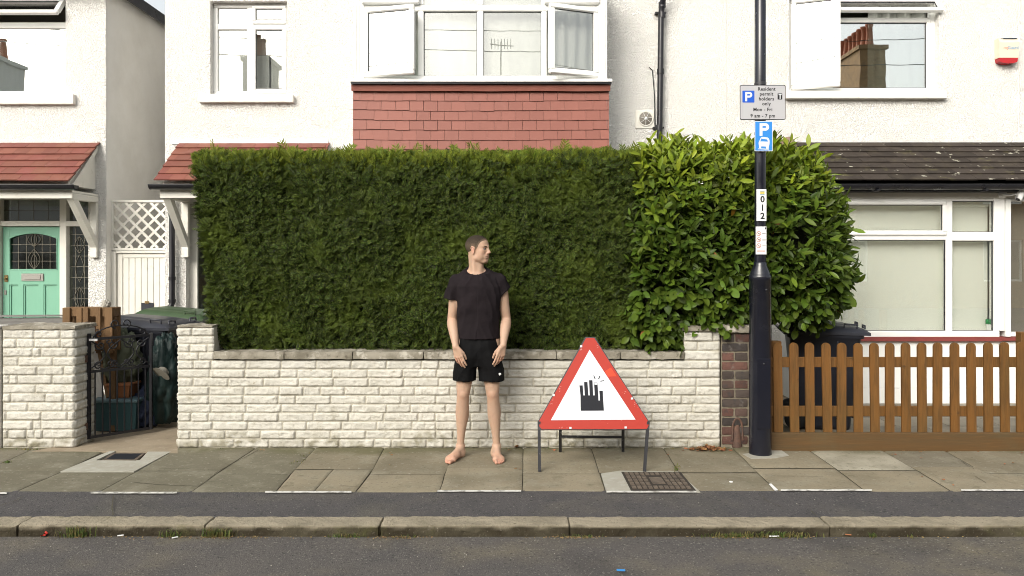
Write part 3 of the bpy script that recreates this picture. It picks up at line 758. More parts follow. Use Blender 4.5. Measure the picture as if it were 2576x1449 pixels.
for k in range(9):
    zz = dpz(590+k*27); b.box(dpx(169), dAx1, y+.0455, y+.05, zz-.003, zz+.003)
# tulip outline in the sidelight
def leafshape(cx, zc, w_, h_, n=14):
    L_ = [(cx-w_*sin(pi*k/n), zc-h_/2+h_*k/n) for k in range(n+1)]; R_ = [(cx+w_*sin(pi*k/n), zc-h_/2+h_*k/n) for k in range(n+1)]
    return L_, R_
for (cx, zc, w_, h_) in ((dpx(195), dpz(616), .055, .20), (dpx(195), dpz(616), .022, .20), (dpx(195), dpz(675), .05, .32), (dpx(195), dpz(750), .06, .26), (dpx(195), dpz(750), .025, .26)):
    for side in leafshape(cx, zc, w_, h_): b.tube([(p[0], y+.044, p[1]) for p in side], .004, 5)
b.build('leading', MT['lead'], fr_)
# the door
x0, x1 = dpx(4), dpx(151); z0, z1 = 0.02, dpz(570); yd = y+.02
gx0, gx1, gz0, gz1 = dpx(21), dpx(141), dpz(678), dpz(600)
b = MB()
# glazed panel opening with arched top, built from strips
n = 22
arc = [(gx0+(gx1-gx0)*k/n, gz1+.065*sin(pi*k/n)**.8) for k in range(n+1)]
b.bbox(x0, gx0, yd, yd+.045, z0, z1, .002); b.bbox(gx1, x1, yd, yd+.045, z0, z1, .002)
for k in range(n):
    b.prism([arc[k], arc[k+1], (arc[k+1][0], z1), (arc[k][0], z1)], yd, yd+.045)
b.box(gx0, gx1, yd, yd+.045, dpz(712), gz0)
pz1 = dpz(716); pzb = .18
pcols = [(dpx(4),dpx(12)), (dpx(43),dpx(56)), (dpx(94),dpx(107)), (dpx(138),dpx(151))]
b.box(gx0, gx1, yd, yd+.045, pz1, dpz(712)-.0001)
b.box(gx0, gx1, yd, yd+.045, z0, pzb)
for (pa, pb) in pcols[1:3]: b.box(pa, pb, yd, yd+.045, pzb, pz1)
b.box(gx0, pcols[1][0], yd+.018, yd+.045, pzb, pz1); b.box(pcols[1][1], pcols[2][0], yd+.018, yd+.045, pzb, pz1); b.box(pcols[2][1], gx1, yd+.018, yd+.045, pzb, pz1)
for (pa, pb) in ((gx0, pcols[1][0]), (pcols[1][1], pcols[2][0]), (pcols[2][1], gx1)): ring(b, pa, pb, pzb, pz1, yd+.006, yd+.018, .014, .004)
b.tube([(p[0], yd, p[1]) for p in arc]+[(gx1, yd, gz0), (gx0, yd, gz0), (gx0, yd, gz1)], .008, 6)
door = b.build('front_door', MT['green_door'], hA)
b = MB(); b.prism(arc+[(gx1, gz0), (gx0, gz0)], yd+.025, yd+.031); b.build('glazing', MT['glass_d'], door)
b = MB()
for k in range(1, 6): 
    xx = gx0+(gx1-gx0)*k/6; b.box(xx-.0025, xx+.0025, yd+.019, yd+.024, gz0, gz1+.05*sin(pi*k/6))
for k in range(1, 4): 
    zz = gz0+(gz1+.03-gz0)*k/4; b.box(gx0, gx1, yd+.0185, yd+.024, zz-.0025, zz+.0025)
cx = (gx0+gx1)/2
for (cc, zc, w_, h_) in ((cx, gz1-.01, .075, .17), (cx, gz1-.01, .03, .17), (cx, gz0+.12, .07, .24), (cx, gz0+.10, .035, .18)):
    for side in leafshape(cc, zc, w_, h_): b.tube([(p[0], yd+.017, p[1]) for p in side], .004, 5)
b.build('leading', MT['lead'], door)
b = MB(); b.bbox(dpx(52), dpx(108), yd-.012, yd, dpz(707), dpz(688), .004); b.bbox(dpx(59), dpx(101), yd-.018, yd-.0121, dpz(703), dpz(692), .003); b.build('letterbox', MT['steel'], door)
b = MB(); b.bbox(dpx(9), dpx(18), yd-.01, yd, dpz(709), dpz(692), .003); b.lathe([(.012, 0), (.012, -.02), (0, -.024)], (dpx(13), yd-.01, dpz(700)), 12, 'y'); b.build('lock', MT['brass'], door)
b = MB(); b.bbox(dpx(8), dpx(14), yd-.006, yd, dpz(742), dpz(730), .002); b.build('keyhole', MT['steel'], door)
# porch roof A
def porch(root, xl, xr, ytop, ztop, yeave, zeave, nc, seed, left_end, right_end, bx):
    b = MB(); Vv = Vector((0, ytop-yeave, ztop-zeave)); 
    tiles(b, (xl, yeave, zeave), (1,0,0), Vv, xr-xl, Vv.length, nc, .165, seed=seed, jit=.006, lift=.020, th=.014)
    r = b.build('porch_roof', MT['redtile'], root)
    b = MB(); b.prism([(yeave+.06, zeave-.02), (ytop, ztop-.05), (ytop, zeave-.02)], xl+.06, xr-.06, 'x'); b.box(xl+.02, xr-.02, yeave+.09, yeave+.115, zeave-.165, zeave-.03)
    b.box(xl+.03, xr-.03, yeave+.1155, ytop, zeave-.10, zeave-.075)
    if right_end: 
        b.prism([(yeave+.10, zeave-.03), (ytop, ztop-.02), (ytop, ztop-.09), (yeave+.19, zeave-.03)], xr-.055, xr-.03, 'x')
    b.build('fascia', MT['wpaint'], r)
    b = MB(); gutter(b, xl-.06, xr-.0+.06, yeave+.03, zeave-.028, .052); b.build('gutter', MT['blackpipe'], r)
    for x in bx:
        b = MB(); b.bar((x, yeave+.14, zeave-.14), (x, ytop-.0, zeave-.70), .075, .075, (1,0,0)); b.bbox(x-.04, x+.04, yeave+.116, ytop-.002, zeave-.175, zeave-.105, .005)
        b.bbox(x-.04, x+.04, ytop-.05, ytop-.001, zeave-.82, zeave-.176, .005)
        b.build('bracket', MT['wpaint'], r)
    return r
YE = 8.36
porch(hA, -7.2, X(205, 8.6), HYF, Z(361, HYF), YE, Z(459, YE), 6, 21, False, True, [X(204, 8.7)])
b = MB(); b.nbox(-7.2, X(247, HYF), HYF-.02, HYF-.001, Z(361, HYF)+.0, Z(354, HYF), res=.03, amp=.004, rnd=.006, bottom=True); b.build('flashing', MT['stucco'], hA)

# ---- side gate in the passage
t = thing('side_gate', 'white boarded side gate under diagonal trellis between the two houses', 'gate', (X(345, 9.12), 9.12, 0))
gy = 9.12; px0, px1 = X(279, gy), -4.075
zt0, zt1 = Z(630, gy), Z(503, gy)
b = MB(); ring(b, px0, px1, zt0, zt1, gy, gy+.05, .03, .003); b.build('trellis_frame', MT['wpaint'], t)
b = MB(); bx0, bx1, bz0, bz1 = px0+.03, px1-.03, zt0+.03, zt1-.03
sp = .150
def clipbar(mb, c, sgn, yy):
    # line x + sgn*z = c clipped to the box
    pts = []
    for xx in (bx0, bx1):
        zz = (c-xx)*sgn
        if bz0 <= zz <= bz1: pts.append((xx, zz))
    for zz in (bz0, bz1):
        xx = c-sgn*zz
        if bx0 < xx < bx1: pts.append((xx, zz))
    if len(pts) >= 2:
        p, q = pts[0], pts[-1]
        if math.dist(p, q) > .04: mb.bar((p[0], yy, p[1]), (q[0], yy, q[1]), .008, .030, Vector((q[1]-p[1], 0, -(q[0]-p[0]))))
for sgn, yy in ((1, gy+.012), (-1, gy+.024)):
    lo_ = min(bx0+sgn*bz0, bx0+sgn*bz1, bx1+sgn*bz0); hi_ = max(bx1+sgn*bz0, bx1+sgn*bz1, bx0+sgn*bz1)
    c = lo_+sp*.5
    while c < hi_:
        clipbar(b, c, sgn, yy); c += sp
b.build('trellis', MT['wpaint'], t)
b = MB(); zd = Z(637, gy); b.bbox(px0, X(292, gy), gy-.01, gy+.06, -.03, zd+.02, .004); b.bbox(X(292, gy), px1, gy-.01, gy+.06, zd, zd+.03, .004); b.build('gate_frame', MT['wpaint'], t)
b = MB(); ga, gb = X(294, gy), px1-.02; nb = 7
for k in range(nb):
    xa_ = ga+.06+(gb-ga-.09)*k/nb; xb_ = ga+.06+(gb-ga-.09)*(k+1)/nb
    b.bbox(xa_+.002, xb_-.002, gy+.022, gy+.04, -.02, zd-.055, .004)
b.bbox(ga, ga+.06, gy+.012, gy+.045, -.02, zd-.004, .004); b.bbox(ga+.06, gb, gy+.012, gy+.045, zd-.055, zd-.004, .004); b.bbox(gb-.03, gb, gy+.012, gy+.045, -.02, zd-.056, .003)
bd = b.build('boards', MT['wpaint'], t)
b = MB(); b.bbox(X(354, gy), X(385, gy), gy+.008, gy+.022, Z(792, gy), Z(762, gy), .003); b.build('hatch', MT['bin_black'], bd)
b = MB(); b.bbox(X(364, gy), X(374, gy), gy-.002, gy+.0081, Z(764, gy), Z(757, gy), .002); b.build('latch', MT['brass'], bd)

# ---- house B (middle)
BX0, BX1 = X(415, HYF), X(1660, HYF)
EAVE = 5.35
hB = thing('house', 'white roughcast house with red tile-hung bay behind the clipped hedge', 'house', ((BX0+BX1)/2, HYF, 0), 'white houses along the street')
w1 = (X(529, HYF), X(722, HYF), Z(236, HYF), Z(3, HYF))
lw = (X(468, HYF), X(700, HYF), .25, Z(512, HYF))
bx0, bx1 = X(892, BAY), X(1527, BAY)
bayhole = (bx0+.12, bx1-.12, .3, 4.62)
b = MB(); wall_holes(b, BX0, BX1, -.1, EAVE, HYF, HYF+.25, [w1, lw, bayhole]); b.box(BX0, BX0+.25, HYF+.2505, 16.8, -.1, EAVE); b.box(BX0, BX1, 16.8, 17, -.1, EAVE)
b.build('walls', MT['stucco'], hB)
b = MB(); b.box(BX0+.25, BX1, HYF+1.4, HYF+1.45, -.1, EAVE-.01); b.build('room_partition', MT['room'], hB)
simple_roof(hB, BX0-.25, BX1, True, False)
# upper left window
y = HYF+.085
fx = lambda p: X(p, y); fz = lambda p: Z(p, y)
b = MB(); ring(b, w1[0]+.002, w1[1]-.002, w1[2], w1[3], y, y+.07, .05)
b.bbox(fx(621), fx(639), y+.001, y+.069, w1[2]+.05, w1[3]-.05, .006); b.bbox(w1[0]+.05, fx(621), y+.002, y+.068, fz(74), fz(60), .006); b.bbox(fx(639), w1[1]-.05, y+.002, y+.068, fz(68), fz(60), .006)
W = b.build('window', MT['upvc'], hB)
b = MB(); b.nbox(X(498, HYF-.06), X(737, HYF-.06), HYF-.07, HYF+.08, Z(256, HYF-.07), Z(237, HYF-.07), res=.03, amp=.003, rnd=.007, bottom=True); b.build('sill', MT['sillconc'], W)
pane(W, w1[0]+.05, fx(621), w1[2]+.05, fz(74), y+.03); pane(W, w1[0]+.05, fx(621), fz(60), w1[3]-.05, y+.03)
sash(W, fx(634), fx(721), w1[2]+.02, fz(66), y-.018, .045); sash(W, fx(634), fx(721), fz(62), w1[3]-.02, y-.018, .045)
curtain(W, w1[0]+.04, fx(668), w1[2]+.03, w1[3]-.03, y+.14, seed=5, amp=.006, wl=.11); curtain(W, fx(672), w1[1]-.02, w1[2]+.03, w1[3]-.03, y+.15, seed=6, amp=.006, wl=.13)
# lower left window behind the hedge
y = HYF+.10
b = MB(); ring(b, lw[0], lw[1], lw[2], lw[3], y, y+.08, .09); W = b.build('window', MT['wpaint'], hB)
pane(W, lw[0]+.09, lw[1]-.09, lw[2]+.09, lw[3]-.09, y+.03, 'glass_d')
# bay
zsill = Z(205, BAY-.06)
b = MB()
b.box(bx0+.03, bx1-.03, BAY+.06, BAY+.12, -.1, .75); b.box(bx0+.03, bx1-.03, BAY+.06, BAY+.12, 2.15, zsill-.03)
for xx in (bx0+.03, bx1-.09): b.box(xx, xx+.06, BAY+.1205, HYF-.001, -.1, 4.62)
for xx in (bx0+.03, bx1-.15): b.box(xx, xx+.12, BAY+.062, BAY+.119, .75, 2.15)
bay = b.build('bay', MT['stucco'], hB)
b = MB(); b.box(bx0, bx1, BAY-.02, HYF-.001, 4.62, 4.74); b.build('bay_roof', MT['upvc'], bay)
b = MB(); zt_, zb_ = Z(230, BAY), 2.13
xt0, xt1 = X(888, BAY), X(1532, BAY)
tiles(b, (xt0, BAY-.02, zb_), (1,0,0), (0,.028,1), xt1-xt0, zt_-zb_+.12, 13, .1545, th=.012, lift=.012, seed=31, sag=.012, jit=.0045, over=1.12)
b.build('hung_tiles', MT['redhung'], bay)
b = MB()
def flash(u, v):
    x = xt0-.01+(xt1-xt0+.02)*u; z = zt_-.004+.01*mnoise.noise(Vector((x*2, 0, 0)))*.4+(zsill-.028-zt_)*v
    return (x, BAY-.035-.016*v-.006*abs(mnoise.noise(Vector((x*6, z*5, 0)))), z)
b.grid(flash, 120, 6); b.box(xt0, xt1, BAY-.02, BAY+.05, zt_, zsill-.03); b.build('lead_flashing', MT['redhung'], bay)
b = MB(); b.bbox(X(879, BAY-.1), X(1541, BAY-.1), BAY-.10, BAY+.1, zsill-.012, zsill+.022, .004); b.build('bay_sill', MT['upvc'], bay)
b = MB(); b.box(X(881, BAY-.1), X(1539, BAY-.1), BAY-.085, BAY+.05, zsill-.028, zsill-.0125); b.build('sill_lead', MT['blackpipe'], bay)
# bay window frame
y = BAY-.01; fx = lambda p: X(p, y); fz = lambda p: Z(p, y)
zb0 = zsill+.022; zb1 = 4.60; ztr = fz(20)
b = MB(); ring(b, bx0, bx1, zb0, zb1, y, y+.07, .055)
for (p, q) in ((892, 916), (1503, 1527)):
    b.bbox(fx(p), fx(q), y-.018, y, zb0, zb1, .004)
    for k in range(3): xx = fx(p)+.012+k*.03; b.bbox(xx, xx+.014, y-.026, y-.0181, zb0+.002, zb1, .003)
for (p, q) in ((1051, 1066), (1200, 1216), (1362, 1376)): b.bbox(fx(p), fx(q), y+.001, y+.069, zb0+.055, ztr-.035, .008); b.bbox(fx(p), fx(q), y+.001, y+.069, ztr+.035, zb1-.055, .008)
b.bbox(bx0+.055, bx1-.055, y-.002, y+.068, ztr-.035, ztr+.035, .008)
W = b.build('window', MT['upvc'], hB)
for (p, q) in ((1066, 1200), (1216, 1362)):
    pane(W, fx(p), fx(q), zb0+.055, ztr-.035, y+.03); pane(W, fx(p), fx(q), ztr+.035, zb1-.055, y+.03)
    g = MB(); ring(g, fx(p)+.0005, fx(q)-.0005, zb0+.0555, ztr-.0355, y+.022, y+.03, .006, .001); g.build('gasket', MT['blackpipe'], W)
T = hinge(fx(916), y, R(-15)); sash(W, fx(916), fx(1052), zb0+.03, ztr-.01, y-.03, .055, T, 'glass_b', 'open_casement')
T = hinge(fx(1503), y, R(20)); sash(W, fx(1371), fx(1503), zb0+.03, ztr-.01, y-.03, .055, T, 'glass', 'open_casement')
for (p, q) in ((912, 1056), (1368, 1508)): sash(W, fx(p), fx(q), ztr+.03, zb1-.02, y-.03, .05, hinge_x(y, zb1-.03, R(-7)), name='top_vent')
curtain(W, bx0+.12, fx(1062), zb0+.02, zb1, y+.2, seed=7); curtain(W, fx(1062), fx(1205), zb0+.05, zb1, y+.13, seed=8, amp=.006, wl=.22); curtain(W, fx(1208), fx(1362), zb0+.05, zb1, y+.13, seed=9, amp=.006, wl=.25); curtain(W, fx(1366), bx1-.12, zb0+.02, zb1, y+.2, seed=17, amp=.02, wl=.12)
b = MB(); b.box(bx0+.1, bx1-.1, y+.075, y+.5, zb0-.04, zb0+.0); bo = b.build('window_board', MT['white'], W)
# lower bay window (hidden behind the hedge)
b = MB(); ring(b, bx0+.15, bx1-.15, .75, 2.15, BAY+.03, BAY+.1, .06); W2 = b.build('window', MT['upvc'], hB); pane(W2, bx0+.21, bx1-.21, .81, 2.09, BAY+.06)
curtain(W2, bx0+.2, bx1-.2, .8, 2.1, BAY+.2, seed=3)
# porch roof B
porch(hB, X(388, YE), X(795, YE), HYF, Z(362, HYF), YE, Z(458, YE), 6, 22, True, False, [X(441, 8.7)])
b = MB(); b.nbox(X(432, HYF), X(826, HYF), HYF-.02, HYF-.001, Z(363, HYF), Z(352, HYF), res=.03, amp=.004, rnd=.006, bottom=True); b.build('flashing', MT['white'], hB)
# pipes
b = MB(); xx = X(433, 8.93)
b.tube([(xx, 8.93, 2.33), (xx, 8.93, Z(762, 8.93)), (xx-.01, 8.92, Z(772, 8.93)), (xx-.06, 8.90, Z(778, 8.93)), (xx-.13, 8.88, Z(783, 8.93))], .033, 12)
for pz in (540, 700, 757): b.lathe([(.04, -.02), (.04, .02)], (xx, 8.93, Z(pz, 8.93)), 12)
b.build('drainpipe', MT['blackpipe'], hB)
b = MB(); yy = 8.92
b.tube([(X(1668, yy), 8.75, 4.75), (X(1668, yy), 8.8, 4.66), (X(1665, yy), yy, 4.52), (X(1663, yy), yy, 4.4), (X(1659, yy), yy, 2.9), (X(1655, yy), yy, 1.6), (X(1652, yy), yy, .3)], .034, 14)
for pz in (12, 38, 180, 322): b.lathe([(.042, -.03), (.042, .03)], (X(1666-(pz*.026), yy), yy, Z(pz, yy)), 14)
for pz in (30, 320): b.bbox(X(1650-(pz*.02), yy), X(1678-(pz*.02), yy), yy+.02, HYF, Z(pz+2, yy), Z(pz-2, yy), .002)
b.tube([(X(1636, yy), HYF-.01, Z(170, HYF)), (X(1644, yy), HYF-.012, Z(178, HYF)), (X(1649, yy), HYF-.012, Z(240, HYF)), (X(1651, yy), HYF-.012, Z(330, HYF))], .006, 6)
b.build('drainpipe', MT['blackpipe'], hB)
b = MB(); vx, vz = X(1624, HYF), Z(299, HYF)
b.bbox(vx-.12, vx+.10, HYF-.012, HYF+.02, vz-.115, vz+.10, .004); b.lathe([(.088, -.012), (.088, -.024), (.080, -.024), (.076, -.016), (0, -.016)][::-1], (vx, HYF, vz), 32, 'y')
vent = b.build('air_vent', MT['wpaint'], hB)
b = MB(); b.lathe([(.074, -.017), (.073, -.02), (0, -.02)][::-1], (vx, HYF, vz), 28, 'y')
b.build('grille', M('grey_vent_mesh', (.22,.20,.17), .7), vent)
b = MB(); b.lathe([(.018, -.021), (.018, -.03), (0, -.03)][::-1], (vx, HYF, vz), 16, 'y')
for k in range(7):
    a = 2*pi*k/7+.2; b.bar((vx+.02*cos(a), HYF-.026, vz+.02*sin(a)), (vx+.074*cos(a), HYF-.026, vz+.074*sin(a)), .004, .006, (0,1,0))
b.build('fan_hub', MT['white'], vent)

# ---- house C (right)
CX0, CX1 = BX1+.0005, 9.5
hC = thing('house', 'white roughcast house with brown tiled bay roof behind the picket fence', 'house', ((CX0+CX1)/2, HYF, 0), 'white houses along the street')
w2 = (X(1985, HYF), X(2362, HYF), Z(228, HYF), 4.66)
cb0, cb1 = X(2015, 8.35), X(2800, 8.35)
b = MB(); wall_holes(b, CX0, CX1, -.1, EAVE, HYF, HYF+.25, [w2, (cb0+.25, 5.6, .1, 2.25)]); b.box(CX1-.25, CX1, HYF+.2505, 16.8, -.1, EAVE); b.box(CX0, CX1, 16.8, 17, -.1, EAVE)
b.build('walls', MT['stucco'], hC)
b = MB(); b.box(CX0, CX1-.25, HYF+1.4, HYF+1.45, -.1, EAVE-.01); b.build('room_partition', MT['room'], hC)
simple_roof(hC, CX0, CX1+.25, False, True)
y = HYF+.085; fx = lambda p: X(p, y); fz = lambda p: Z(p, y)
b = MB(); ring(b, w2[0]+.002, w2[1]-.002, w2[2], w2[3], y, y+.07, .05)
b.bbox(fx(2083), fx(2097), y+.001, y+.069, w2[2]+.05, w2[3]-.05, .008); b.bbox(fx(2097), w2[1]-.05, y+.002, y+.068, fz(56), fz(44), .008)
b.bbox(fx(2332), fx(2343), y+.0025, y+.0675, w2[2]+.05, fz(56), .006)
W = b.build('window', MT['upvc'], hC)
b = MB(); b.bbox(X(1978, HYF-.07), X(2383, HYF-.07), HYF-.08, HYF+.08, Z(247, HYF-.08), Z(228, HYF-.08), .006); b.build('sill', MT['sillconc'], W)
pane(W, fx(2097), fx(2332), w2[2]+.05, fz(56), y+.03, 'glass_b')
g = MB(); ring(g, fx(2097)+.0005, fx(2332)-.0005, w2[2]+.0505, fz(56)-.0005, y+.02, y+.03, .008, .001); g.build('gasket', MT['blackpipe'], W)
T = hinge(fx(1990), y, R(-21)); sash(W, fx(1990), fx(2104), w2[2]+.02, w2[3]-.02, y-.03, .055, T, 'glass_b', 'open_casement')
T = hinge_x(y, w2[3]-.02, R(-36)); sash(W, fx(2094), fx(2358), fz(47), w2[3]-.02, y-.03, .05, T, 'glass', 'open_vent')
curtain(W, fx(2200), w2[1]-.02, w2[2]+.02, w2[3]-.05, y+.16, seed=11, amp=.03, wl=.2)
curtain(W, fx(1995), fx(2060), w2[2]+.02, w2[3]-.05, y+.16, seed=12, amp=.02, wl=.12)
b = MB(); b.box(fx(2097), w2[1]-.05, y+.08, y+.4, w2[2], w2[2]+.03); b.build('window_board', MT['white'], W)
# lean-to roof over the bay and door
YC = 8.14; zce = Z(457, YC); zct = Z(361, HYF)
b = MB(); Vv = Vector((0, HYF-YC, zct-zce)); rx0, rx1 = X(1960, HYF), 9.3
tiles(b, (rx0, YC, zce), (1,0,0), Vv, rx1-rx0, Vv.length, 7, .30, seed=41, th=.014, lift=.018, jit=.003)
r = b.build('bay_roof', MT['greytile'], hC)
b = MB(); b.prism([(YC+.05, zce-.02), (HYF, zct-.04), (HYF, zce-.02)], rx0+.03, rx1-.03, 'x'); b.build('roof_deck', MT['dark'], r)
b = MB()
b.tube([(X(1985, 8.9)-.0, HYF-.05, zct-.0), (X(1990, 8.6), YC+.1, zce+.04)], .08, 14); b.build('hip_cap', M('old_clay_ridge', (.22,.15,.11), .8, bump=[(40,.4,.005)]), r)
b = MB(); gutter(b, rx0, rx1, YC-.01, zce-.035, .055); 
for p in (2090, 2200, 2470): b.bbox(X(p, YC), X(p, YC)+.03, YC-.075, YC+.06, zce-.105, zce-.085, .003)
b.build('gutter', MT['blackpipe'], r)
b = MB(); b.box(rx0+.02, rx1-.02, 8.20, 8.22, zce-.10, zce-.02); b.box(rx0+.02, rx1-.02, 8.2205, HYF-.001, zce-.10, zce-.08); b.build('soffit', MT['bin_black'], r)
yb = 8.35
b = MB(); b.box(cb0, X(2526, yb), yb-.03, HYF-.002, Z(500, yb), zce-.101); b.box(X(2526, yb)+.0005, rx1-.3, yb+.03, HYF-.002, Z(500, yb), zce-.1015); b.build('window_head', MT['wpaint'], hC)
# rendered wall under the windows
b = MB(); zr0 = Z(858, yb); b.box(cb0, X(2512, yb), yb, yb+.22, Z(976, yb)+.003, zr0); b.box(cb0, X(2512, yb), yb-.004, yb+.22, -.1, Z(976, yb)-.003); b.box(cb0+.01, X(2512, yb)-.01, yb+.01, yb+.2, Z(976, yb)-.004, Z(976, yb)+.004)
b.box(cb0, cb0+.2, yb+.2205, HYF-.001, -.1, 2.2)
b.box(X(2512, yb)+.0005, 5.8, yb+.05, yb+.25, -.1, zr0-.01)
b.build('bay_wall', M('white_masonry_paint', (.80,.80,.78), .7, var=[((.66,.64,.58), 3, .55, .75, .4)], bump=[(60,.15,.003)]), hC)
b = MB(); b.bbox(cb0, X(2515, yb), yb-.05, yb+.2, zr0+.0005, Z(847, yb-.04), .005); b.bbox(X(2515, yb)+.001, 5.8, yb-.0, yb+.2, zr0+.0005, Z(847, yb)-.002, .005); b.build('red_sill', M('red_sill_paint', (.22,.05,.045), .5, var=[((.13,.035,.03),6,.5,.7,.5)]), hC)
fx = lambda p: X(p, yb); fz = lambda p: Z(p, yb)
y = yb-.02
zw0, zw1 = Z(847, yb)+.0, fz(500)
b = MB(); b.bbox(cb0, fx(2508), y-.03, y+.1, zw0, fz(832), .006); b.bbox(cb0, fx(2508), y, y+.07, fz(506), zw1, .004)
b.bbox(cb0, cb0+.06, y+.0005, y+.07, fz(832), fz(506), .004); b.bbox(fx(2498), fx(2524), y-.006, y+.09, fz(832), zw1+.0, .004)
b.bbox(fx(2378), fx(2394), y+.001, y+.069, fz(832), fz(506), .006)
b.bbox(cb0+.06, fx(2378), y+.002, y+.068, fz(604), fz(590), .006); b.bbox(fx(2394), fx(2498), y+.002, y+.068, fz(606), fz(584), .006)
W = b.build('window', MT['upvc'], hC)
sash(W, X(2060, yb), fx(2378), fz(593), fz(505), y-.02, .045)
pane(W, cb0+.06, fx(2378), fz(832), fz(604), y+.03); pane(W, fx(2394), fx(2498), fz(832), fz(606), y+.03); pane(W, fx(2394), fx(2498), fz(584), fz(506), y+.03)
g = MB()
for (p, q, u, v) in ((2150, 2378, 832, 604), (2394, 2498, 832, 606), (2394, 2498, 584, 506)): g.box(fx(q)-.012, fx(q)-.0005, y+.022, y+.03, fz(u), fz(v)); g.box(fx(p), fx(q)-.0125, y+.022, y+.03, fz(v)-.006, fz(v)-.0005); g.box(fx(p), fx(q)-.0125, y+.022, y+.03, fz(u)+.0005, fz(u)+.006)
g.build('gasket', MT['blackpipe'], W)
curtain(W, cb0+.03, fx(2500), fz(838), zw1-.05, y+.13, 'blind', flat=True, name='blind')
b = MB(); b.box(cb0+.03, fx(2500), y+.10, y+.16, zw1-.08, zw1+.03); b.build('blind_case', MT['blind'], W)
# next window, round the corner post
b = MB(); b.bbox(fx(2527), fx(2541), y+.0, y+.12, zw0, zw1, .004); b.bbox(fx(2541), 5.8, y+.04, y+.11, zw0, fz(836), .004); b.bbox(fx(2541), 5.8, y+.04, y+.11, fz(506), zw1, .004); b.bbox(5.72, 5.8, y+.041, y+.109, fz(836), fz(506), .004)
W = b.build('window', MT['upvc'], hC)
pane(W, fx(2541), 5.72, fz(836), fz(506), y+.07, 'glass'); curtain(W, fx(2541), 5.75, fz(838), zw1, y+.22, 'room', amp=.01, flat=True, name='blind')
b = MB(); b.tube([(X(1826, HYF), HYF-.006, 4.65), (X(1827, HYF), HYF-.006, 4.0), (X(1826, HYF), HYF-.006, 3.2), (X(1828, HYF), HYF-.006, 2.4)], .004, 6)
b.tube([(X(2560, HYF), HYF-.006, 4.65), (X(2562, HYF), HYF-.006, 3.8), (X(2561, HYF), HYF-.006, 2.93)], .004, 6); b.build('cable', MT['sillconc'], hC)
# alarm box
ax0, ax1, az0, az1 = X(2511, 8.93), X(2560, 8.93), Z(161, 8.93), Z(97, 8.93)
t = thing('alarm_box', 'cream burglar alarm box with red base high on the right house wall', 'alarm box', ((ax0+ax1)/2, HYF, az0))
zr = az0+.07
b = MB(); b.prism([(HYF-.001, zr), (HYF-.085, zr), (HYF-.095, az1-.05), (HYF-.075, az1), (HYF-.001, az1)], ax0, ax1, 'x'); b.build('cover', MT['alarm'], t)
b = MB(); n = 12; pts = [(ax0+.005, zr-.0005)]+[((ax0+ax1)/2-(ax1-ax0)*.47*cos(pi*k/n), zr-.02-.045*sin(pi*k/n)**.5) for k in range(n+1)]+[(ax1-.005, zr-.0005)]
b.prism(pts, HYF-.085, HYF-.001); b.build('lens', MT['redplastic'], t)
b = MB(); b.add([(ax0+.04, HYF-.083, az1-.012), (ax1-.012, HYF-.083, az1-.012), (ax1-.02, HYF-.079, az1+.001), (ax0+.06, HYF-.079, az1+.001)], [(0,1,2,3)]); b.box(ax0+.03, ax1-.01, HYF-.08, HYF-.01, az1+.0005, az1+.004); b.build('top_panel', MT['bin_black'], t)
ALARM = (t, (ax0+ax1)/2, HYF-.0935, (az1+zr)/2-.0)
# small camera light at the right edge
lx, lz = X(2540, 8.3), Z(489, 8.3)
t = thing('security_camera', 'small white tubular camera on a bracket above the right hand window', 'camera', (lx, 8.3, lz))
b = MB(); b.lathe([(.045, 0), (.045, -.015), (0, -.02)][::-1], (lx-.07, 8.315, lz), 20, 'y'); b.tube([(lx-.07, 8.30, lz), (lx-.03, 8.25, lz-.015), (lx+.02, 8.22, lz)], .01, 8); b.build('bracket', MT['white'], t)
b = MB(); b.tube([(lx+.03, 8.21, lz-.06), (lx+.035, 8.21, lz-.055), (lx+.075, 8.21, lz+.045)], [.034, .036, .036], 18); b.build('housing', MT['white'], t)
b = MB(); b.tube([(lx+.026, 8.21, lz-.066), (lx+.030, 8.21, lz-.0601)], .022, 14); b.build('lens', MT['black'], t)
# tub behind the glass
tx = X(2489, 8.42)
t = thing('plastic_tub', 'small clear tub with green lid standing inside the right window', 'tub', (tx, 8.42, Z(836, 8.4)))
b = MB(); z0 = Z(834, 8.41); b.lathe([(.028, 0), (.034, .075), (.034, .08)], (tx, 8.42, z0), 16); b.build('pot', MT['white'], t)
b = MB(); b.lathe([(.037, .0805), (.037, .13), (.034, .135), (0, .135)], (tx, 8.42, z0), 16); b.build('lid', M('green_lid', (.02,.22,.07), .4), t)

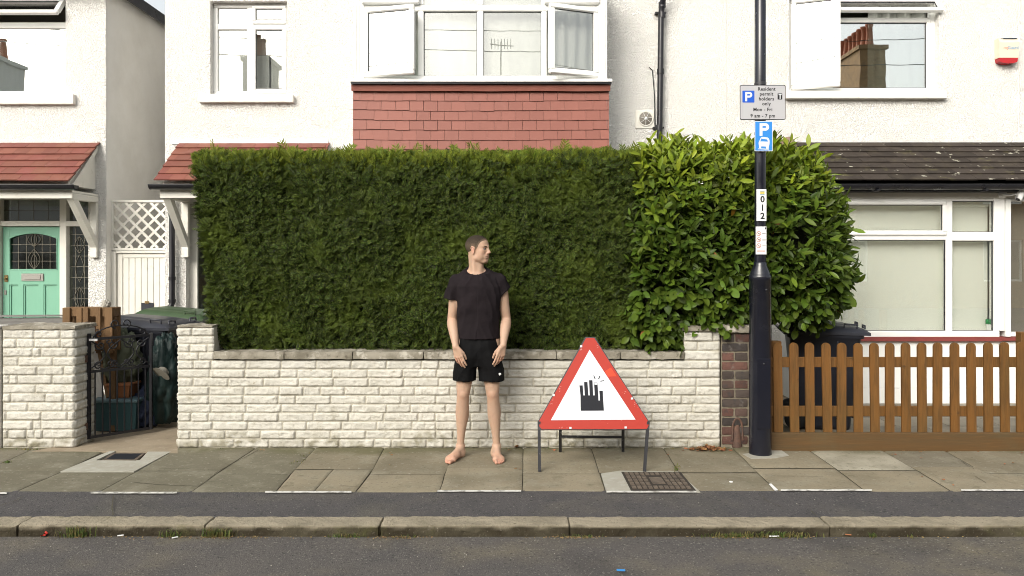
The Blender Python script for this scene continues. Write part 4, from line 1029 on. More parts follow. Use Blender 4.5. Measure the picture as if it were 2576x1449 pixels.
# ------------------------------------------------------------------ the terrace across the street (seen in the window reflections)
for i, (x0, x1, lab) in enumerate(((-24, -14, 'pale rendered house across the street reflected in the far left window'), (-13.99, -4, 'brick house across the street whose stack shows in the narrow left window'), (-3.99, 7.5, 'brick house across the street with the aerial reflected in the bay'), (7.51, 20, 'brick house across the street whose chimney pots show in the right window'))):
    h = thing('house', lab, 'house', ((x0+x1)/2, -9, 0), 'houses across the street')
    b = MB(); holes = []
    for k in range(2):
        cx = x0+(x1-x0)*(.3+.42*k); holes += [(cx-.7, cx+.7, .8, 2.2), (cx-.7, cx+.7, 3.4, 4.7)]
    wall_holes(b, x0, x1, -.1, 5.2, -9.25, -9.0, holes); b.box(x0, x1, -17, -16.8, -.1, 5.2); b.build('walls', MT['oppbrick'] if i else MT['stucco'], h)
    b = MB(); b.box(x0, x1, -10, -9.9, -.1, 5.1); b.build('room_partition', MT['room'], h)
    for hl in holes:
        b = MB(); ring(b, hl[0], hl[1], hl[2], hl[3], -9.15, -9.08, .06); wd = b.build('window', MT['upvc'], h); pane(wd, hl[0]+.06, hl[1]-.06, hl[2]+.06, hl[3]-.06, -9.12)
    b = MB(); b.add([(x0,-8.7,5.15),(x1,-8.7,5.15),(x1,-17.3,5.15),(x0,-17.3,5.15),(x0,-13,7.7),(x1,-13,7.7)], [(1,0,4,5),(3,2,5,4),(0,3,4),(2,1,5),(0,1,2,3)]); b.build('roof', MT['slate'], h)
    cxs = [-18.9, -9.25, None, 13.0][i]
    if cxs is not None:
        b = MB(); zs_ = 9.1 if i == 3 else 8.7; ys_ = -12.9 if i == 3 else -10.8; b.box(cxs-.45, cxs+.45, ys_, -9.4, 5.6, zs_); b.box(cxs-.52, cxs+.52, ys_-.07, -9.33, zs_, zs_+.15); st = b.build('chimney', MT['oppbrick'] if i == 3 else MT['stucco'], h)
        for k in range(9 if i == 3 else 2):
            b = MB(); b.lathe([(.15, 0), (.12, .3), (.11, .75), (.14, .78), (.14, .85), (.1, .85)], (cxs, -9.7-(.37 if i == 3 else .6)*k, zs_+.15), 12); b.build('chimney_pot', MT['clay'], st)
    else:
        b = MB(); ax = -.35; b.tube([(ax, -10.5, 6.5), (ax-.05, -10.5, 9.3)], .025, 6); b.tube([(ax-.42, -10.5, 9.22), (ax+.42, -10.5, 9.15)], .018, 5)
        for k in range(7): xx = ax-.38+k*.115; b.tube([(xx, -10.75, 9.22), (xx, -10.25, 9.22)], .012, 5); b.tube([(xx, -10.5, 9.05), (xx, -10.5, 9.4)], .012, 5)
        b.build('aerial', MT['blackpipe'], h)
# street wires
for k, (za, zb2, yy) in enumerate(((8.6, 7.6, -4), (9.3, 8.9, -5.5))):
    b = MB(); b.tube([(-25+50*i/24, yy, za+(zb2-za)*i/24-.9*sin(pi*i/24)) for i in range(25)], .012, 5)
    tag(b.build('overhead_wire', MT['blackpipe']), ['lower thin black overhead wire reflected in the bay window', 'upper thin black overhead wire reflected in the bay window'][k], 'wire', 'overhead wires')
# ------------------------------------------------------------------ foliage
def mesh_np(name, V, F, mat, parent, cols=None, smooth=False):
    "V (n,3), F (m,4) or (m,3) arrays"
    me = bpy.data.meshes.new(name); k = F.shape[1]
    me.vertices.add(len(V)); me.vertices.foreach_set('co', V.astype(np.float32).ravel())
    me.loops.add(F.size); me.loops.foreach_set('vertex_index', F.astype(np.int32).ravel())
    me.polygons.add(len(F)); me.polygons.foreach_set('loop_start', np.arange(0, F.size, k, dtype=np.int32)); me.polygons.foreach_set('loop_total', np.full(len(F), k, dtype=np.int32))
    me.polygons.foreach_set('use_smooth', np.full(len(F), smooth))
    if cols is not None:
        at = me.color_attributes.new('Col', 'FLOAT_COLOR', 'POINT'); at.data.foreach_set('color', np.c_[cols, np.ones(len(cols))].astype(np.float32).ravel())
    me.update(calc_edges=True); me.validate(); me.materials.append(mat)
    return link(name, me, parent)
def frames(Dv, Up, rs):
    "orthonormal frames (n,3,3): columns = side, dir, normal, random roll"
    D = Dv/np.linalg.norm(Dv, axis=1, keepdims=True); S = np.cross(D, Up); S /= np.linalg.norm(S, axis=1, keepdims=True)+1e-9; Nn = np.cross(S, D)
    a = rs.uniform(-1, 1, len(D))[:, None]*1.0; S2 = S*np.cos(a)+Nn*np.sin(a); N2 = np.cross(S2, D)
    return S2, D, N2
rs = np.random.RandomState(4)
# -- conifer hedge
def frond(n_pairs=6):
    "flat spray: stem along +y of length 1, leaflets to the sides; returns verts, quads"
    v = []; f = []
    def quad(p): b0 = len(v); v.extend(p); f.append((b0, b0+1, b0+2, b0+3))
    quad([(-.020,0,0),(.020,0,0),(.012,1,.0),(-.012,1,.0)])
    for i in range(n_pairs):
        t = .12+.78*i/(n_pairs-1); L_ = .50*(1-.60*abs(t-.35)); w_ = .050
        for s in (-1, 1):
            dx, dy = s*.70, .71; px_, py_ = -dy*s, dx*s
            m = (dx*L_*.5, t+dy*L_*.5, .04)
            quad([(0, t, 0), (m[0]+px_*w_, m[1]+py_*w_, m[2]), (dx*L_, t+dy*L_, .03), (m[0]-px_*w_, m[1]-py_*w_, m[2])])
    quad([(-.04,.90,0),(.0,.84,0),(.04,.90,0),(0,1.20,0)])
    return np.array(v), np.array(f)
hx0, hx1 = X(487, 6.6), X(1600, 6.6); hz0, hz1 = Z(884, 6.6), Z(392, 6.6)
hy0, hy1 = 6.56, 7.25
hedge = thing('conifer_hedge', 'tall clipped dark green conifer hedge standing behind the long white wall', 'hedge', ((hx0+hx1)/2, 6.9, 0))
fv, ff = frond()
def lump(x, z): return np.array([mnoise.noise(Vector((a*2.2, b_*2.2, 1.3)))*.065+mnoise.noise(Vector((a*7, b_*7, 4)))*.03 for a, b_ in zip(x, z)])
def make_fronds(P, D, Up, L_, rs):
    S, Dn, Nn = frames(D, Up, rs); n = len(P)
    V = P[:, None, :] + L_[:, None, None]*(fv[None, :, 0, None]*S[:, None, :] + fv[None, :, 1, None]*Dn[:, None, :] + (fv[None, :, 2, None]*1.0-.25*fv[None, :, 1, None]**2)*Nn[:, None, :])
    F = ff[None]+np.arange(n)[:, None, None]*len(fv)
    return V.reshape(-1, 3), F.reshape(-1, 4)
def left_edge(z):
    t = np.clip((z-hz0)/(hz1-hz0), 0, 1)
    return hx0 + (X(540, 6.6)-hx0)*(1-t)**1.1
def cat(parts):
    Vs = []; Fs = []; o = 0
    for V, F in parts: Vs.append(V); Fs.append(F+o); o += len(V)
    return np.concatenate(Vs), np.concatenate(Fs)
def front(n, yoff, lmin, lmax):
    z = hz0+(hz1-hz0)*rs.uniform(0, 1, n); xl = left_edge(z); x = xl+(hx1-xl)*rs.uniform(0, 1, n)
    keep = ~((z < hz0+.14+.10*np.array([mnoise.noise(Vector((a*3, 0, 0))) for a in x])) & (rs.uniform(0, 1, n) < .5))
    x, z = x[keep], z[keep]; n = len(x)
    y = hy0+yoff+.10*rs.uniform(0, 1, n)**1.0-lump(x, z)
    # round the top and the left edge
    y += .10*np.clip((z-(hz1-.10))/.10, 0, 1)**2 + .12*np.clip((left_edge(z)+.10-x)/.10, 0, 1)**2
    P = np.c_[x, y, z]; ph = np.array([mnoise.noise(Vector((a*3.0, b_*3.0, 9))) for a, b_ in zip(x, z)])
    D = np.c_[1.0*ph+rs.normal(0, .6, n), -.42+rs.normal(0, .25, n), .60+rs.normal(0, .60, n)]
    return make_fronds(P, D, np.tile([0., -1., .35], (n, 1)), rs.uniform(lmin, lmax, n), rs)
n = 5200
x = hx0+(hx1-hx0)*rs.uniform(0, 1, n); y = rs.uniform(hy0, hy1, n); z = hz1-.02-.07*rs.uniform(0, 1, n)+.045*np.array([mnoise.noise(Vector((a*2.3, b_*3, 0)))+.6*mnoise.noise(Vector((a*9, b_*5, 4))) for a, b_ in zip(x, y)])
top = make_fronds(np.c_[x, y, z], np.c_[rs.normal(0, .4, n), rs.normal(-.25, .35, n), np.full(n, 1.0)], np.tile([0., -1., .2], (n, 1)), rs.uniform(.05, .09, n)*(1+.9*(rs.uniform(0, 1, n) > .975)), rs)
n = 3200
z = hz0+(hz1-hz0)*rs.uniform(0, 1, n); y = rs.uniform(hy0, hy1, n); x = left_edge(z)+.03+.04*rs.uniform(0, 1, n)-lump(y+5, z)*.8
left = make_fronds(np.c_[x, y, z], np.c_[-.8+rs.normal(0, .3, n), rs.normal(-.2, .4, n), .5+rs.normal(0, .45, n)], np.tile([-.3, 0., 1.], (n, 1)), rs.uniform(.05, .09, n), rs)
V, F = cat([front(33000, -.015, .036, .080), front(12000, .075, .05, .09), left])
mesh_np('foliage', V, F, MT['conifer'], hedge)
n = 5200
x = hx0+.02+(hx1-hx0)*rs.uniform(0, 1, n); z = hz1-.20*rs.uniform(0, 1, n)**1.8-.01; y = hy0+.02+.03*rs.uniform(0, 1, n)-lump(x, z)+.10*np.clip((z-(hz1-.10))/.10, 0, 1)**2
tips = make_fronds(np.c_[x, y, z], np.c_[rs.normal(0, .35, n), rs.normal(-.55, .25, n), rs.normal(.9, .2, n)], np.tile([0., -1., .2], (n, 1)), rs.uniform(.04, .075, n), rs)
V, F = cat([top, tips]); mesh_np('new_growth', V, F, MT['conifer_tip'], hedge)
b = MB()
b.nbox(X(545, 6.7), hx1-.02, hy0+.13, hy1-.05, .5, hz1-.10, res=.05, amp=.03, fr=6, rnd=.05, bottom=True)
b.build('inner_growth', M('shaded_twigs', (.020, .024, .010), .95, bump=[(30, .8, .02)]), hedge)  # solid core stops see-through; the hedge's inner shade is put into its colour
for px in (600, 712, 838, 985, 1130, 1290, 1450):
    b = MB(); xx = X(px, 6.8); b.tube([(xx, 6.85, 0), (xx+.01, 6.83, .5), (xx-.02, 6.85, .85), (xx+.03, 6.9, 1.3)], [.035, .028, .024, .018], 8)
    b.tube([(xx, 6.83, .7), (xx+.08, 6.74, .84), (xx+.14, 6.68, 1.0)], [.014, .012, .008], 6); b.build('trunk', MT['twig'], hedge)

# -- laurel bush
laurel = thing('laurel_bush', 'big rounded glossy laurel bush with yellow green top behind the lamp post', 'bush', (X(1880, 7), 7.0, 0))
def lsdf(P):
    x, y, z = P[:, 0], P[:, 1], P[:, 2]
    def se(c, r, e): 
        q = (np.abs((x-c[0])/r[0])**e+np.abs((y-c[1])/r[1])**e+np.abs((z-c[2])/r[2])**e)**(1/e)
        return (q-1)*min(r)
    a = se((1.56, 6.98, 1.60), (.52, .52, .87), 4.0)
    b_ = se((2.24, 7.08, 1.68), (.66, .60, .83), 2.5)
    c = se((1.95, 6.98, 1.84), (.55, .50, .64), 3.0)
    d_ = se((1.31, 6.78, 1.21), (.25, .36, .42), 3.0)
    e_ = se((2.48, 7.1, 1.50), (.50, .5, .46), 2.2)
    return np.minimum.reduce([a, b_, c, d_, e_])
def lgrad(P):
    e = .01; g = np.zeros_like(P)
    for k in range(3):
        d_ = np.zeros(3); d_[k] = e; g[:, k] = lsdf(P+d_)-lsdf(P-d_)
    return g/(np.linalg.norm(g, axis=1, keepdims=True)+1e-9)
pts = []; tot = 0
while tot < 2600:
    Q = np.c_[rs.uniform(.9, 3.3, 20000), rs.uniform(6.3, 7.7, 20000), rs.uniform(.65, 2.75, 20000)]
    s_ = lsdf(Q)+np.array([.05*mnoise.noise(Vector(q)*3.5) for q in Q])
    k = (s_ < -.005) & (s_ > -.10) & (Q[:, 1] < 7.3) & ~((Q[:, 0] > 2.12) & (Q[:, 2] < 1.10-.1*(Q[:, 0] > 2.5)+.12*rs.uniform(0, 1, len(Q)))) & ~((Q[:, 2] < Z(835, 6.4)+.03) & (Q[:, 0] > X(1715, 6.5)) & (Q[:, 0] < X(1930, 6.5)) & (Q[:, 1] < 6.75)) & ~((Q[:, 2] < .83) & (Q[:, 1] < 6.7) & (Q[:, 1] > 6.42))
    pts.append(Q[k]); tot += k.sum()
P0 = np.concatenate(pts)[:2600]; G0 = lgrad(P0)
# leaf template: folded, pointed oval, y along the leaf
def leaf_tpl(ws):
    ts = [0, .12, .35, .62, .85, 1.0]
    v = []; f = []
    for t, w_ in zip(ts, ws):
        zc = -.22*t*t
        v += [(-w_, t, zc+.28*w_), (0, t, zc-.0), (w_, t, zc+.28*w_)]
    for i in range(5):
        f += [(3*i, 3*i+1, 3*i+4, 3*i+3), (3*i+1, 3*i+2, 3*i+5, 3*i+4)]
    return np.array(v), np.array(f)
lv, lf = leaf_tpl([.012, .085, .155, .165, .095, .005])
lv2, lf2 = leaf_tpl([.02, .18, .29, .30, .19, .01])
LP = []; LD = []; LU = []; LL = []; LC = []; RD = []; TW = MB()
for i in range(len(P0)):
    p = P0[i]; g = G0[i]; hz = (p[2]-.8)/1.8
    ax = g*.9+np.array([0, -.15, .35+1.1*max(0, hz-.55)])+rs.normal(0, .32, 3)
    if hz < .30: ax = g*.8+np.array([0, -.3, -.25])+rs.normal(0, .35, 3)
    ax /= np.linalg.norm(ax); L_ = rs.uniform(.10, .20)*(1.5 if hz > .9 and rs.uniform() < .12 else 1)
    t1 = np.cross(ax, [.3, .5, .8]); t1 /= np.linalg.norm(t1); t2 = np.cross(ax, t1)
    nl = rs.randint(5, 9); ph = rs.uniform(0, 6.28)
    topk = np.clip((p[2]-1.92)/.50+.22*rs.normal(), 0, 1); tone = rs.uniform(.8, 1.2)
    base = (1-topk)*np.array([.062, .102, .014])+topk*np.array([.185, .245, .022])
    for k in range(nl):
        a = ph+k*2.4; s_ = (k+.5)/nl
        d_ = ax*(.35+.75*s_)+(t1*cos(a)+t2*sin(a))*(1.05-.45*s_)
        if hz < .3: d_ = d_+np.array([0, -.2, -.35])
        LP.append(p+ax*L_*s_); LD.append(d_); LU.append(ax+np.array([0, -.25, .45])); 
        big = rs.uniform(.062, .128)*(1.0 if hz > .25 else .78); LL.append(big)
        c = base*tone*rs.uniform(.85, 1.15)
        r_ = rs.uniform()
        if r_ < .0022 and hz < .62: c = np.array([.30, .17, .02])
        elif r_ < .004 and hz < .6: c = np.array([.22, .08, .03])
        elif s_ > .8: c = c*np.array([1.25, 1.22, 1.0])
        LC.append(c); RD.append(hz < .32)
    if i % 3 == 0: TW.tube([tuple(p-ax*.06), tuple(p+ax*L_)], [.004, .002], 4, False)
LP = np.array(LP); LD = np.array(LD); LU = np.array(LU); LL = np.array(LL); LC = np.array(LC); RD = np.array(RD)
parts = []; cols = []
for sel, (tv, tf) in ((~RD, (lv, lf)), (RD, (lv2, lf2))):
    S, Dn, Nn = frames(LD[sel], LU[sel], rs); S_, D_, N_ = S, Dn, Nn
    bend = rs.uniform(.3, 1.6, sel.sum())[:, None, None]
    V = LP[sel][:, None, :]+LL[sel][:, None, None]*(tv[None, :, 0, None]*S_[:, None, :]+tv[None, :, 1, None]*D_[:, None, :]+tv[None, :, 2, None]*bend*N_[:, None, :])
    F = tf[None]+np.arange(sel.sum())[:, None, None]*len(tv)
    parts.append((V.reshape(-1, 3), F.reshape(-1, 4))); cols.append(np.repeat(LC[sel], len(tv), axis=0))
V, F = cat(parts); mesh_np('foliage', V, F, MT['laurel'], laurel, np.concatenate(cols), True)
TW.build('twigs', MT['twig'], laurel)
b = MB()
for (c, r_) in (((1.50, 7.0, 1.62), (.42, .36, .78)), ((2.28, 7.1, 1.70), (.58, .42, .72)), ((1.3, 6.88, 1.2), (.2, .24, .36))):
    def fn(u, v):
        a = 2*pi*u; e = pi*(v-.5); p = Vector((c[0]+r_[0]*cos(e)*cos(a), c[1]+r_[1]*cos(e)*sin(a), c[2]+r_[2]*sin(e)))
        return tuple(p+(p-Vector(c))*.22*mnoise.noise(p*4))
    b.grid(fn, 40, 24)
b.build('inner_growth', bpy.data.materials['shaded_twigs'], laurel)  # same dark core inside the bush, inner shade in its colour
for (xx, yy) in ((1.5, 7.0), (1.75, 7.1), (2.2, 7.1), (2.4, 7.2)):
    b = MB(); b.tube([(xx, yy, 0), (xx+.03, yy-.03, .5), (xx-.02, yy, 1.0), (xx+.1, yy, 1.6)], [.035, .03, .024, .012], 8); b.build('trunk', MT['twig'], laurel)

# -- grass tufts and litter in the gutter
KY = 4.52
def blades(mb, cx, cy, z, n, sp, h, rr):
    for _ in range(n):
        x = cx+rr.gauss(0, sp); y = cy-abs(rr.gauss(0, .012)); hh = h*rr.uniform(.4, 1.2); a = rr.uniform(0, 6.28); l = hh*rr.uniform(.2, .9)
        dx, dy = cos(a)*l, min(sin(a)*l, .01); w_ = rr.uniform(.0015, .003); s_ = Vector((-sin(a), cos(a), 0))*w_
        P = [Vector((x, y, z)), Vector((x+dx*.35, y+dy*.35, z+hh*.65)), Vector((x+dx, y+dy, z+hh*.85))]
        mb.add([tuple(P[0]-s_), tuple(P[0]+s_), tuple(P[1]+s_*.8), tuple(P[1]-s_*.8), tuple(P[2])], [(0,1,2,3), (3,2,4)], False)
tuft_labels = ['green weed tuft by the kerb near the red leaf', 'bushy grass tuft at the kerb joint left of centre', 'small dry tuft beside the cigarette ends', 'low mossy tuft at the kerb left of the man', 'flat yellowish tuft under the kerb left of the man', 'sparse tuft at the kerb in front of the triangle sign', 'long weed mat under the kerb right of the manhole', 'leafy weed patch with straw below the lamp post', 'single small green tuft on the right kerb', 'tiny green sprout near the right kerb end']
for (px, n_, sp, h), lab in zip(((193, 46, .05, .075), (551, 70, .05, .065), (430, 26, .035, .055), (870, 40, .06, .03), (1018, 16, .05, .022), (1448, 26, .07, .022), (1830, 80, .07, .035), (1955, 130, .10, .040), (2192, 14, .012, .035), (2292, 8, .010, .022)), tuft_labels):
    rr = random.Random(px); b = MB(); xx = X(px, KY); blades(b, xx, KY, -.062, n_*2, sp, h, rr)
    tag(b.build('grass_tuft', MT['grass']), lab, 'grass tuft', 'weeds growing along the kerb')
b = MB(); rr = random.Random(8)
def flake(mb, x, y, z, s_, rr, curl=.4):
    a = rr.uniform(0, 6.28); n_ = 7; cu = rr.uniform(0, curl)
    M_ = Matrix.Translation((x, y, z)) @ Matrix.Rotation(a, 4, 'Z') @ Matrix.Rotation(rr.uniform(-.5, .5), 4, 'X')
    pts = []
    for k in range(n_):
        t = 2*pi*k/n_; pts.append(M_ @ Vector((s_*.5*cos(t)*rr.uniform(.8, 1.1), s_*.28*sin(t)*rr.uniform(.8, 1.1), cu*s_*cos(t)**2*.5)))
    mb.add([tuple(M_ @ Vector((0, 0, 0)))]+[tuple(p) for p in pts], [(0, 1+k, 1+(k+1) % n_) for k in range(n_)], False)
for _ in range(520):
    px = rr.choice((rr.gauss(1900, 70), rr.gauss(540, 110), rr.gauss(1000, 45), rr.uniform(100, 2500), rr.gauss(1440, 40))); flake(b, X(px, KY), KY-abs(rr.gauss(0, .02))-.005, -.056, rr.uniform(.006, .02), rr)
tag(b.build('gutter_litter', MT['straw']), 'dry straw and leaf crumbs scattered along the foot of the kerb', 'litter', kind='stuff')
b = MB()
for _ in range(150):
    px = rr.gauss(1780, 24); y = 6.36-abs(rr.gauss(0, .05)); flake(b, X(px, 6.3), y, .006+rr.uniform(0, .03)*max(0, 1-abs(px-1780)/40), rr.uniform(.02, .055), rr)
tag(b.build('leaf_pile', MT['leafbrown']), 'small heap of brown fallen leaves at the foot of the white wall end', 'leaves', kind='stuff')
b = MB()
for _ in range(46):
    px = rr.choice((rr.uniform(1280, 1700), rr.uniform(2150, 2500), rr.uniform(450, 1000), rr.uniform(2200, 2576))); y = rr.choice((rr.uniform(6.15, 6.33), rr.uniform(5.3, 6.3), 6.3)); flake(b, X(px, 6.2), y, .006, rr.uniform(.008, .035), rr)
tag(b.build('scattered_leaves', MT['leafbrown']), 'loose small brown leaves scattered over the paving slabs', 'leaves', kind='stuff')
b = MB()
for _ in range(60):
    px, py = rr.choice([(75+rr.gauss(0, 14), 1131), (rr.uniform(449, 1800), 1126), (752+rr.gauss(0, 14), 1160+rr.gauss(0, 8)), (1700+rr.gauss(0, 3), 1176+rr.gauss(0, 4)), (20, 1163)])
    x, y = G(px, py); y = min(y, 6.37); blades(b, x, y, .0, 4, .01, .018, rr)
tag(b.build('moss', MT['grass']), 'thin moss and weeds in the paving joints along the wall', 'moss', kind='stuff')
lit = [('fallen_leaf', 'bright red fallen leaf in the gutter at the left', 'leaf', 110, 1348, .05, M('red_leaf', (.45,.03,.02), .6)), ('fallen_leaf', 'curled yellow brown leaf at the wall foot right of the man', 'leaf', 1298, 1125, .06, MT['leafbrown'])]
for nm, lab, cat_, px, py, s_, mt in lit:
    z = -.055 if py > 1300 else .01; x, y = G(px, py, z); b = MB(); flake(b, x, y, z, s_, random.Random(3), 1.0); flake(b, x+.01, y, z+.01, s_*.8, random.Random(6), 1.0); tag(b.build(nm, mt), lab, cat_)
for lab, px, py, a in (('white cigarette end lying below the left kerb', 303, 1347, .3), ('cigarette end with orange filter below the right kerb', 2134, 1345, -.3), ('long white cigarette paper in the weeds below the lamp post', 1948, 1349, .05), ('white cigarette end next to the small dry tuft', 440, 1352, .6)):
    x, y = G(px, py, -.05); b = MB(); l = .022 if 'long' not in lab else .04; l *= .75; b.tube([(x-l*cos(a), y-l*sin(a), -.050), (x+l*cos(a), y+l*sin(a), -.050)], .0038, 8)
    tag(b.build('cigarette_end', MT['terracotta'] if 'orange' in lab else MT['white']), lab, 'cigarette end', 'cigarette ends in the gutter')
x, y = G(1562, 1439, -.04); b = MB(); b.M = Matrix.Translation((x, y, -.030)) @ Matrix.Rotation(-.1, 4, 'Z'); b.bbox(-.022, .022, -.010, .010, -.002, .002, .001); tag(b.build('plastic_scrap', M('blue_plastic', (.03,.25,.62), .4)), 'bright blue scrap of plastic lying on the road in front', 'litter')
b = MB()
for _ in range(70):
    px = rr.uniform(0, 2576); py = rr.choice((rr.uniform(1240, 1297), rr.uniform(1350, 1449), rr.uniform(1350, 1449))); z = 0 if py < 1300 else -.045; x, y = G(px, py, z); s_ = rr.uniform(.0012, .0032); b.nbox(x-s_, x+s_, y-s_, y+s_, z-.001, z+s_, res=.01, amp=.001, rnd=.001)
tag(b.build('grit', MT['stonebit']), 'small pale stones and grit scattered over the asphalt', 'grit', kind='stuff')
# ------------------------------------------------------------------ text helper
def text(name, s, size, mat, parent, M_, bold=0.0, depth=.0008, align='CENTER', space=1.0):
    cu = bpy.data.curves.new(name, 'FONT'); cu.body = s; cu.size = size; cu.align_x = align; cu.align_y = 'CENTER'; cu.extrude = depth/2; cu.offset = bold; cu.space_character = space; cu.resolution_u = 3
    tmp = bpy.data.objects.new('tmp', cu); COL.objects.link(tmp); dg = bpy.context.evaluated_depsgraph_get(); me = bpy.data.meshes.new_from_object(tmp.evaluated_get(dg)); bpy.data.objects.remove(tmp)
    me.transform(M_); me.materials.clear(); me.materials.append(mat); me.name = name
    return link(name, me, parent)
def facing(x, y, z): return Matrix.Translation((x, y, z)) @ Matrix.Rotation(R(90), 4, 'X')
text('print', 'my', .05, MT['print_red'], ALARM[0], facing(ALARM[1]-.035, ALARM[2], ALARM[3]), .0005)
text('print', 'Guard', .05, MT['print_blue'], ALARM[0], facing(ALARM[1]+.045, ALARM[2], ALARM[3]), .0005)

# ------------------------------------------------------------------ lamp post
pd = 6.20; lpx = X(1912.5, pd)
t = thing('lamp_post', 'black painted lamp post with wide base standing on the pavement', 'lamp post', (lpx, pd, 0))
b = MB(); b.lathe([(.092, -.02), (.090, .0), (.0875, .05), (.087, .7), (.0865, 1.40), (.089, 1.402), (.089, 1.44), (.082, 1.45)], (lpx, pd, 0), 40)
b.build('base', MT['post'], t)
b = MB(); b.lathe([(.082, 1.4505), (.076, 1.47), (.052, 1.525), (.052, 1.545), (.046, 1.55)], (lpx, pd, 0), 40); b.build('shoulder', MT['post'], t)
b = MB(); b.lathe([(.0455, 1.5505), (.0445, 3.0), (.043, 5.6), (.0, 5.6)], (lpx, pd, 0), 32); b.build('shaft', MT['post'], t)
b = MB(); b.lathe([(.0475, 2.58), (.0475, 2.60)], (lpx, pd, 0), 32); b.lathe([(.0475, 2.98), (.0475, 3.0)], (lpx, pd, 0), 32); b.build('clip', MT['steelframe'], t)
b = MB(); b.bbox(lpx-.055, lpx+.055, pd-.0895, pd-.080, .22, .78, .003); b.build('access_door', MT['post'], t)
b = MB(); b.lathe([(.008, 0), (.008, -.004), (0, -.005)][::-1], (lpx+.02, pd-.086, 1.33), 10, 'y'); b.lathe([(.007, 0), (.007, -.004), (0, -.005)][::-1], (lpx+.0, pd-.0895, .74), 10, 'y'); b.build('bolt', MT['steelframe'], t)
# permit sign (1 zoom pixel = 1.006 mm)
sy = pd-.065; k = .3182*sy/FPX
def SX(zx): return X(1778.4+.3182*zx, sy)
def SZ(zy): return Z(.3182*zy, sy)
def rrect(x0, x1, z0, z1, r, n=5):
    P = []
    for (cx, cz, a0) in ((x1-r, z1-r, 0), (x0+r, z1-r, 90), (x0+r, z0+r, 180), (x1-r, z0+r, 270)):
        for i in range(n+1): a = R(a0+90*i/n); P.append((cx+r*cos(a), cz+r*sin(a)))
    return P
sg = thing('parking_sign', 'grey resident permit holders parking sign on the lamp post', 'sign', (lpx, sy, SZ(948)))
b = MB(); b.prism(rrect(SX(260), SX(622), SZ(948), SZ(671), .014), sy, sy+.003); b.build('border', MT['black'], sg)
b = MB(); b.prism(rrect(SX(265), SX(617), SZ(942), SZ(677), .010), sy-.001, sy-.0001); b.build('face', MT['sign_grey'], sg)
b = MB(); b.box(SX(300), SX(580), sy+.0031, sy+.02, SZ(740), SZ(725)); b.box(SX(300), SX(580), sy+.0031, sy+.02, SZ(900), SZ(885)); b.build('bracket', MT['steelframe'], sg)
b = MB(); b.prism(rrect(SX(280), SX(375), SZ(811), SZ(717), .005), sy-.002, sy-.0011); b.build('blue_panel', MT['blue'], sg)
b = MB(); b.prism(rrect(SX(558), SX(595), SZ(787), SZ(739), .003), sy-.002, sy-.0011); b.build('zone_panel', MT['black'], sg)
def pletter(mb, x0, x1, z0, z1, st, y0, y1):
    b_ = z0+(z1-z0)*.40; h = z1-b_; r = h/2
    mb.box(x0, x0+st, y0, y1, z0, z1)
    cx = x1-r; cz = b_+r; n = 12
    out = [(cx+r*cos(R(90-180*i/n)), cz+r*sin(R(90-180*i/n))) for i in range(n+1)]; inn = [(cx+(r-st)*cos(R(90-180*i/n)), cz+(r-st)*sin(R(90-180*i/n))) for i in range(n+1)]
    for i in range(n): mb.prism([out[i], out[i+1], inn[i+1], inn[i]], y0, y1)
    mb.box(x0+st, cx, y0, y1, z1-st, z1); mb.box(x0+st, cx, y0, y1, b_, b_+st)
b = MB(); pletter(b, SX(302), SX(358), SZ(801), SZ(728), .0155, sy-.003, sy-.0021); b.build('letter', MT['signwhite'], sg)
b = MB(); b.box(SX(566), SX(589), sy-.003, sy-.0021, SZ(752), SZ(745)); b.box(SX(574), SX(581), sy-.003, sy-.0021, SZ(782), SZ(752)); b.build('letter', MT['signwhite'], sg)
for s_, zx, zy, sz in (('Resident', 471, 705, 37), ('permit', 470, 744, 37), ('holders', 470, 783, 37), ('only', 470, 821, 37), ('Mon - Fri', 441, 867, 37), ('9 am - 7 pm', 441, 917, 37)):
    text('lettering', s_, sz*k*1.02, MT['black'], sg, facing(SX(zx), sy-.0016, SZ(zy)), .0008, .0008, space=1.06)
# blue parking bay sign
sg = thing('parking_sign', 'narrow blue sign with white P above a car on the lamp post', 'sign', (lpx, sy, SZ(1195)))
b = MB(); b.prism(rrect(SX(377), SX(520), SZ(1195), SZ(957), .004), sy, sy+.003); b.build('border', MT['signwhite'], sg)
b = MB(); b.prism(rrect(SX(382), SX(515), SZ(1190), SZ(962), .004), sy-.001, sy-.0001); b.build('face', MT['blue2'], sg)
b = MB(); pletter(b, SX(416), SX(491), SZ(1074), SZ(974), .023, sy-.002, sy-.0011); b.build('letter', MT['signwhite'], sg)
def Lz(P): return [(SX(a), SZ(c)) for a, c in P]
b = MB(); y0, y1 = sy-.002, sy-.0011
b.prism(Lz([(408,1128),(420,1118),(432,1093),(425,1089)]), y0, y1)
b.prism(Lz([(425,1089),(434,1082),(478,1087),(488,1094),(474,1103),(434,1097)]), y0, y1)
b.prism(Lz([(488,1094),(495,1112),(495,1124),(483,1120),(474,1103)]), y0, y1)
b.prism(Lz([(420,1118),(483,1120),(495,1124),(494,1140),(408,1138),(408,1128)]), y0, y1)
b.prism(Lz([(408,1138),(494,1140),(488,1160),(412,1156)]), y0, y1)
b.prism(Lz([(412,1156),(430,1157),(426,1172),(411,1170)]), y0, y1); b.prism(Lz([(466,1159),(488,1160),(487,1176),(468,1175)]), y0, y1); b.prism(Lz([(404,1174),(426,1173),(468,1176),(490,1177),(488,1184),(404,1180)]), y0, y1)
b.build('car_symbol', MT['signwhite'], sg)
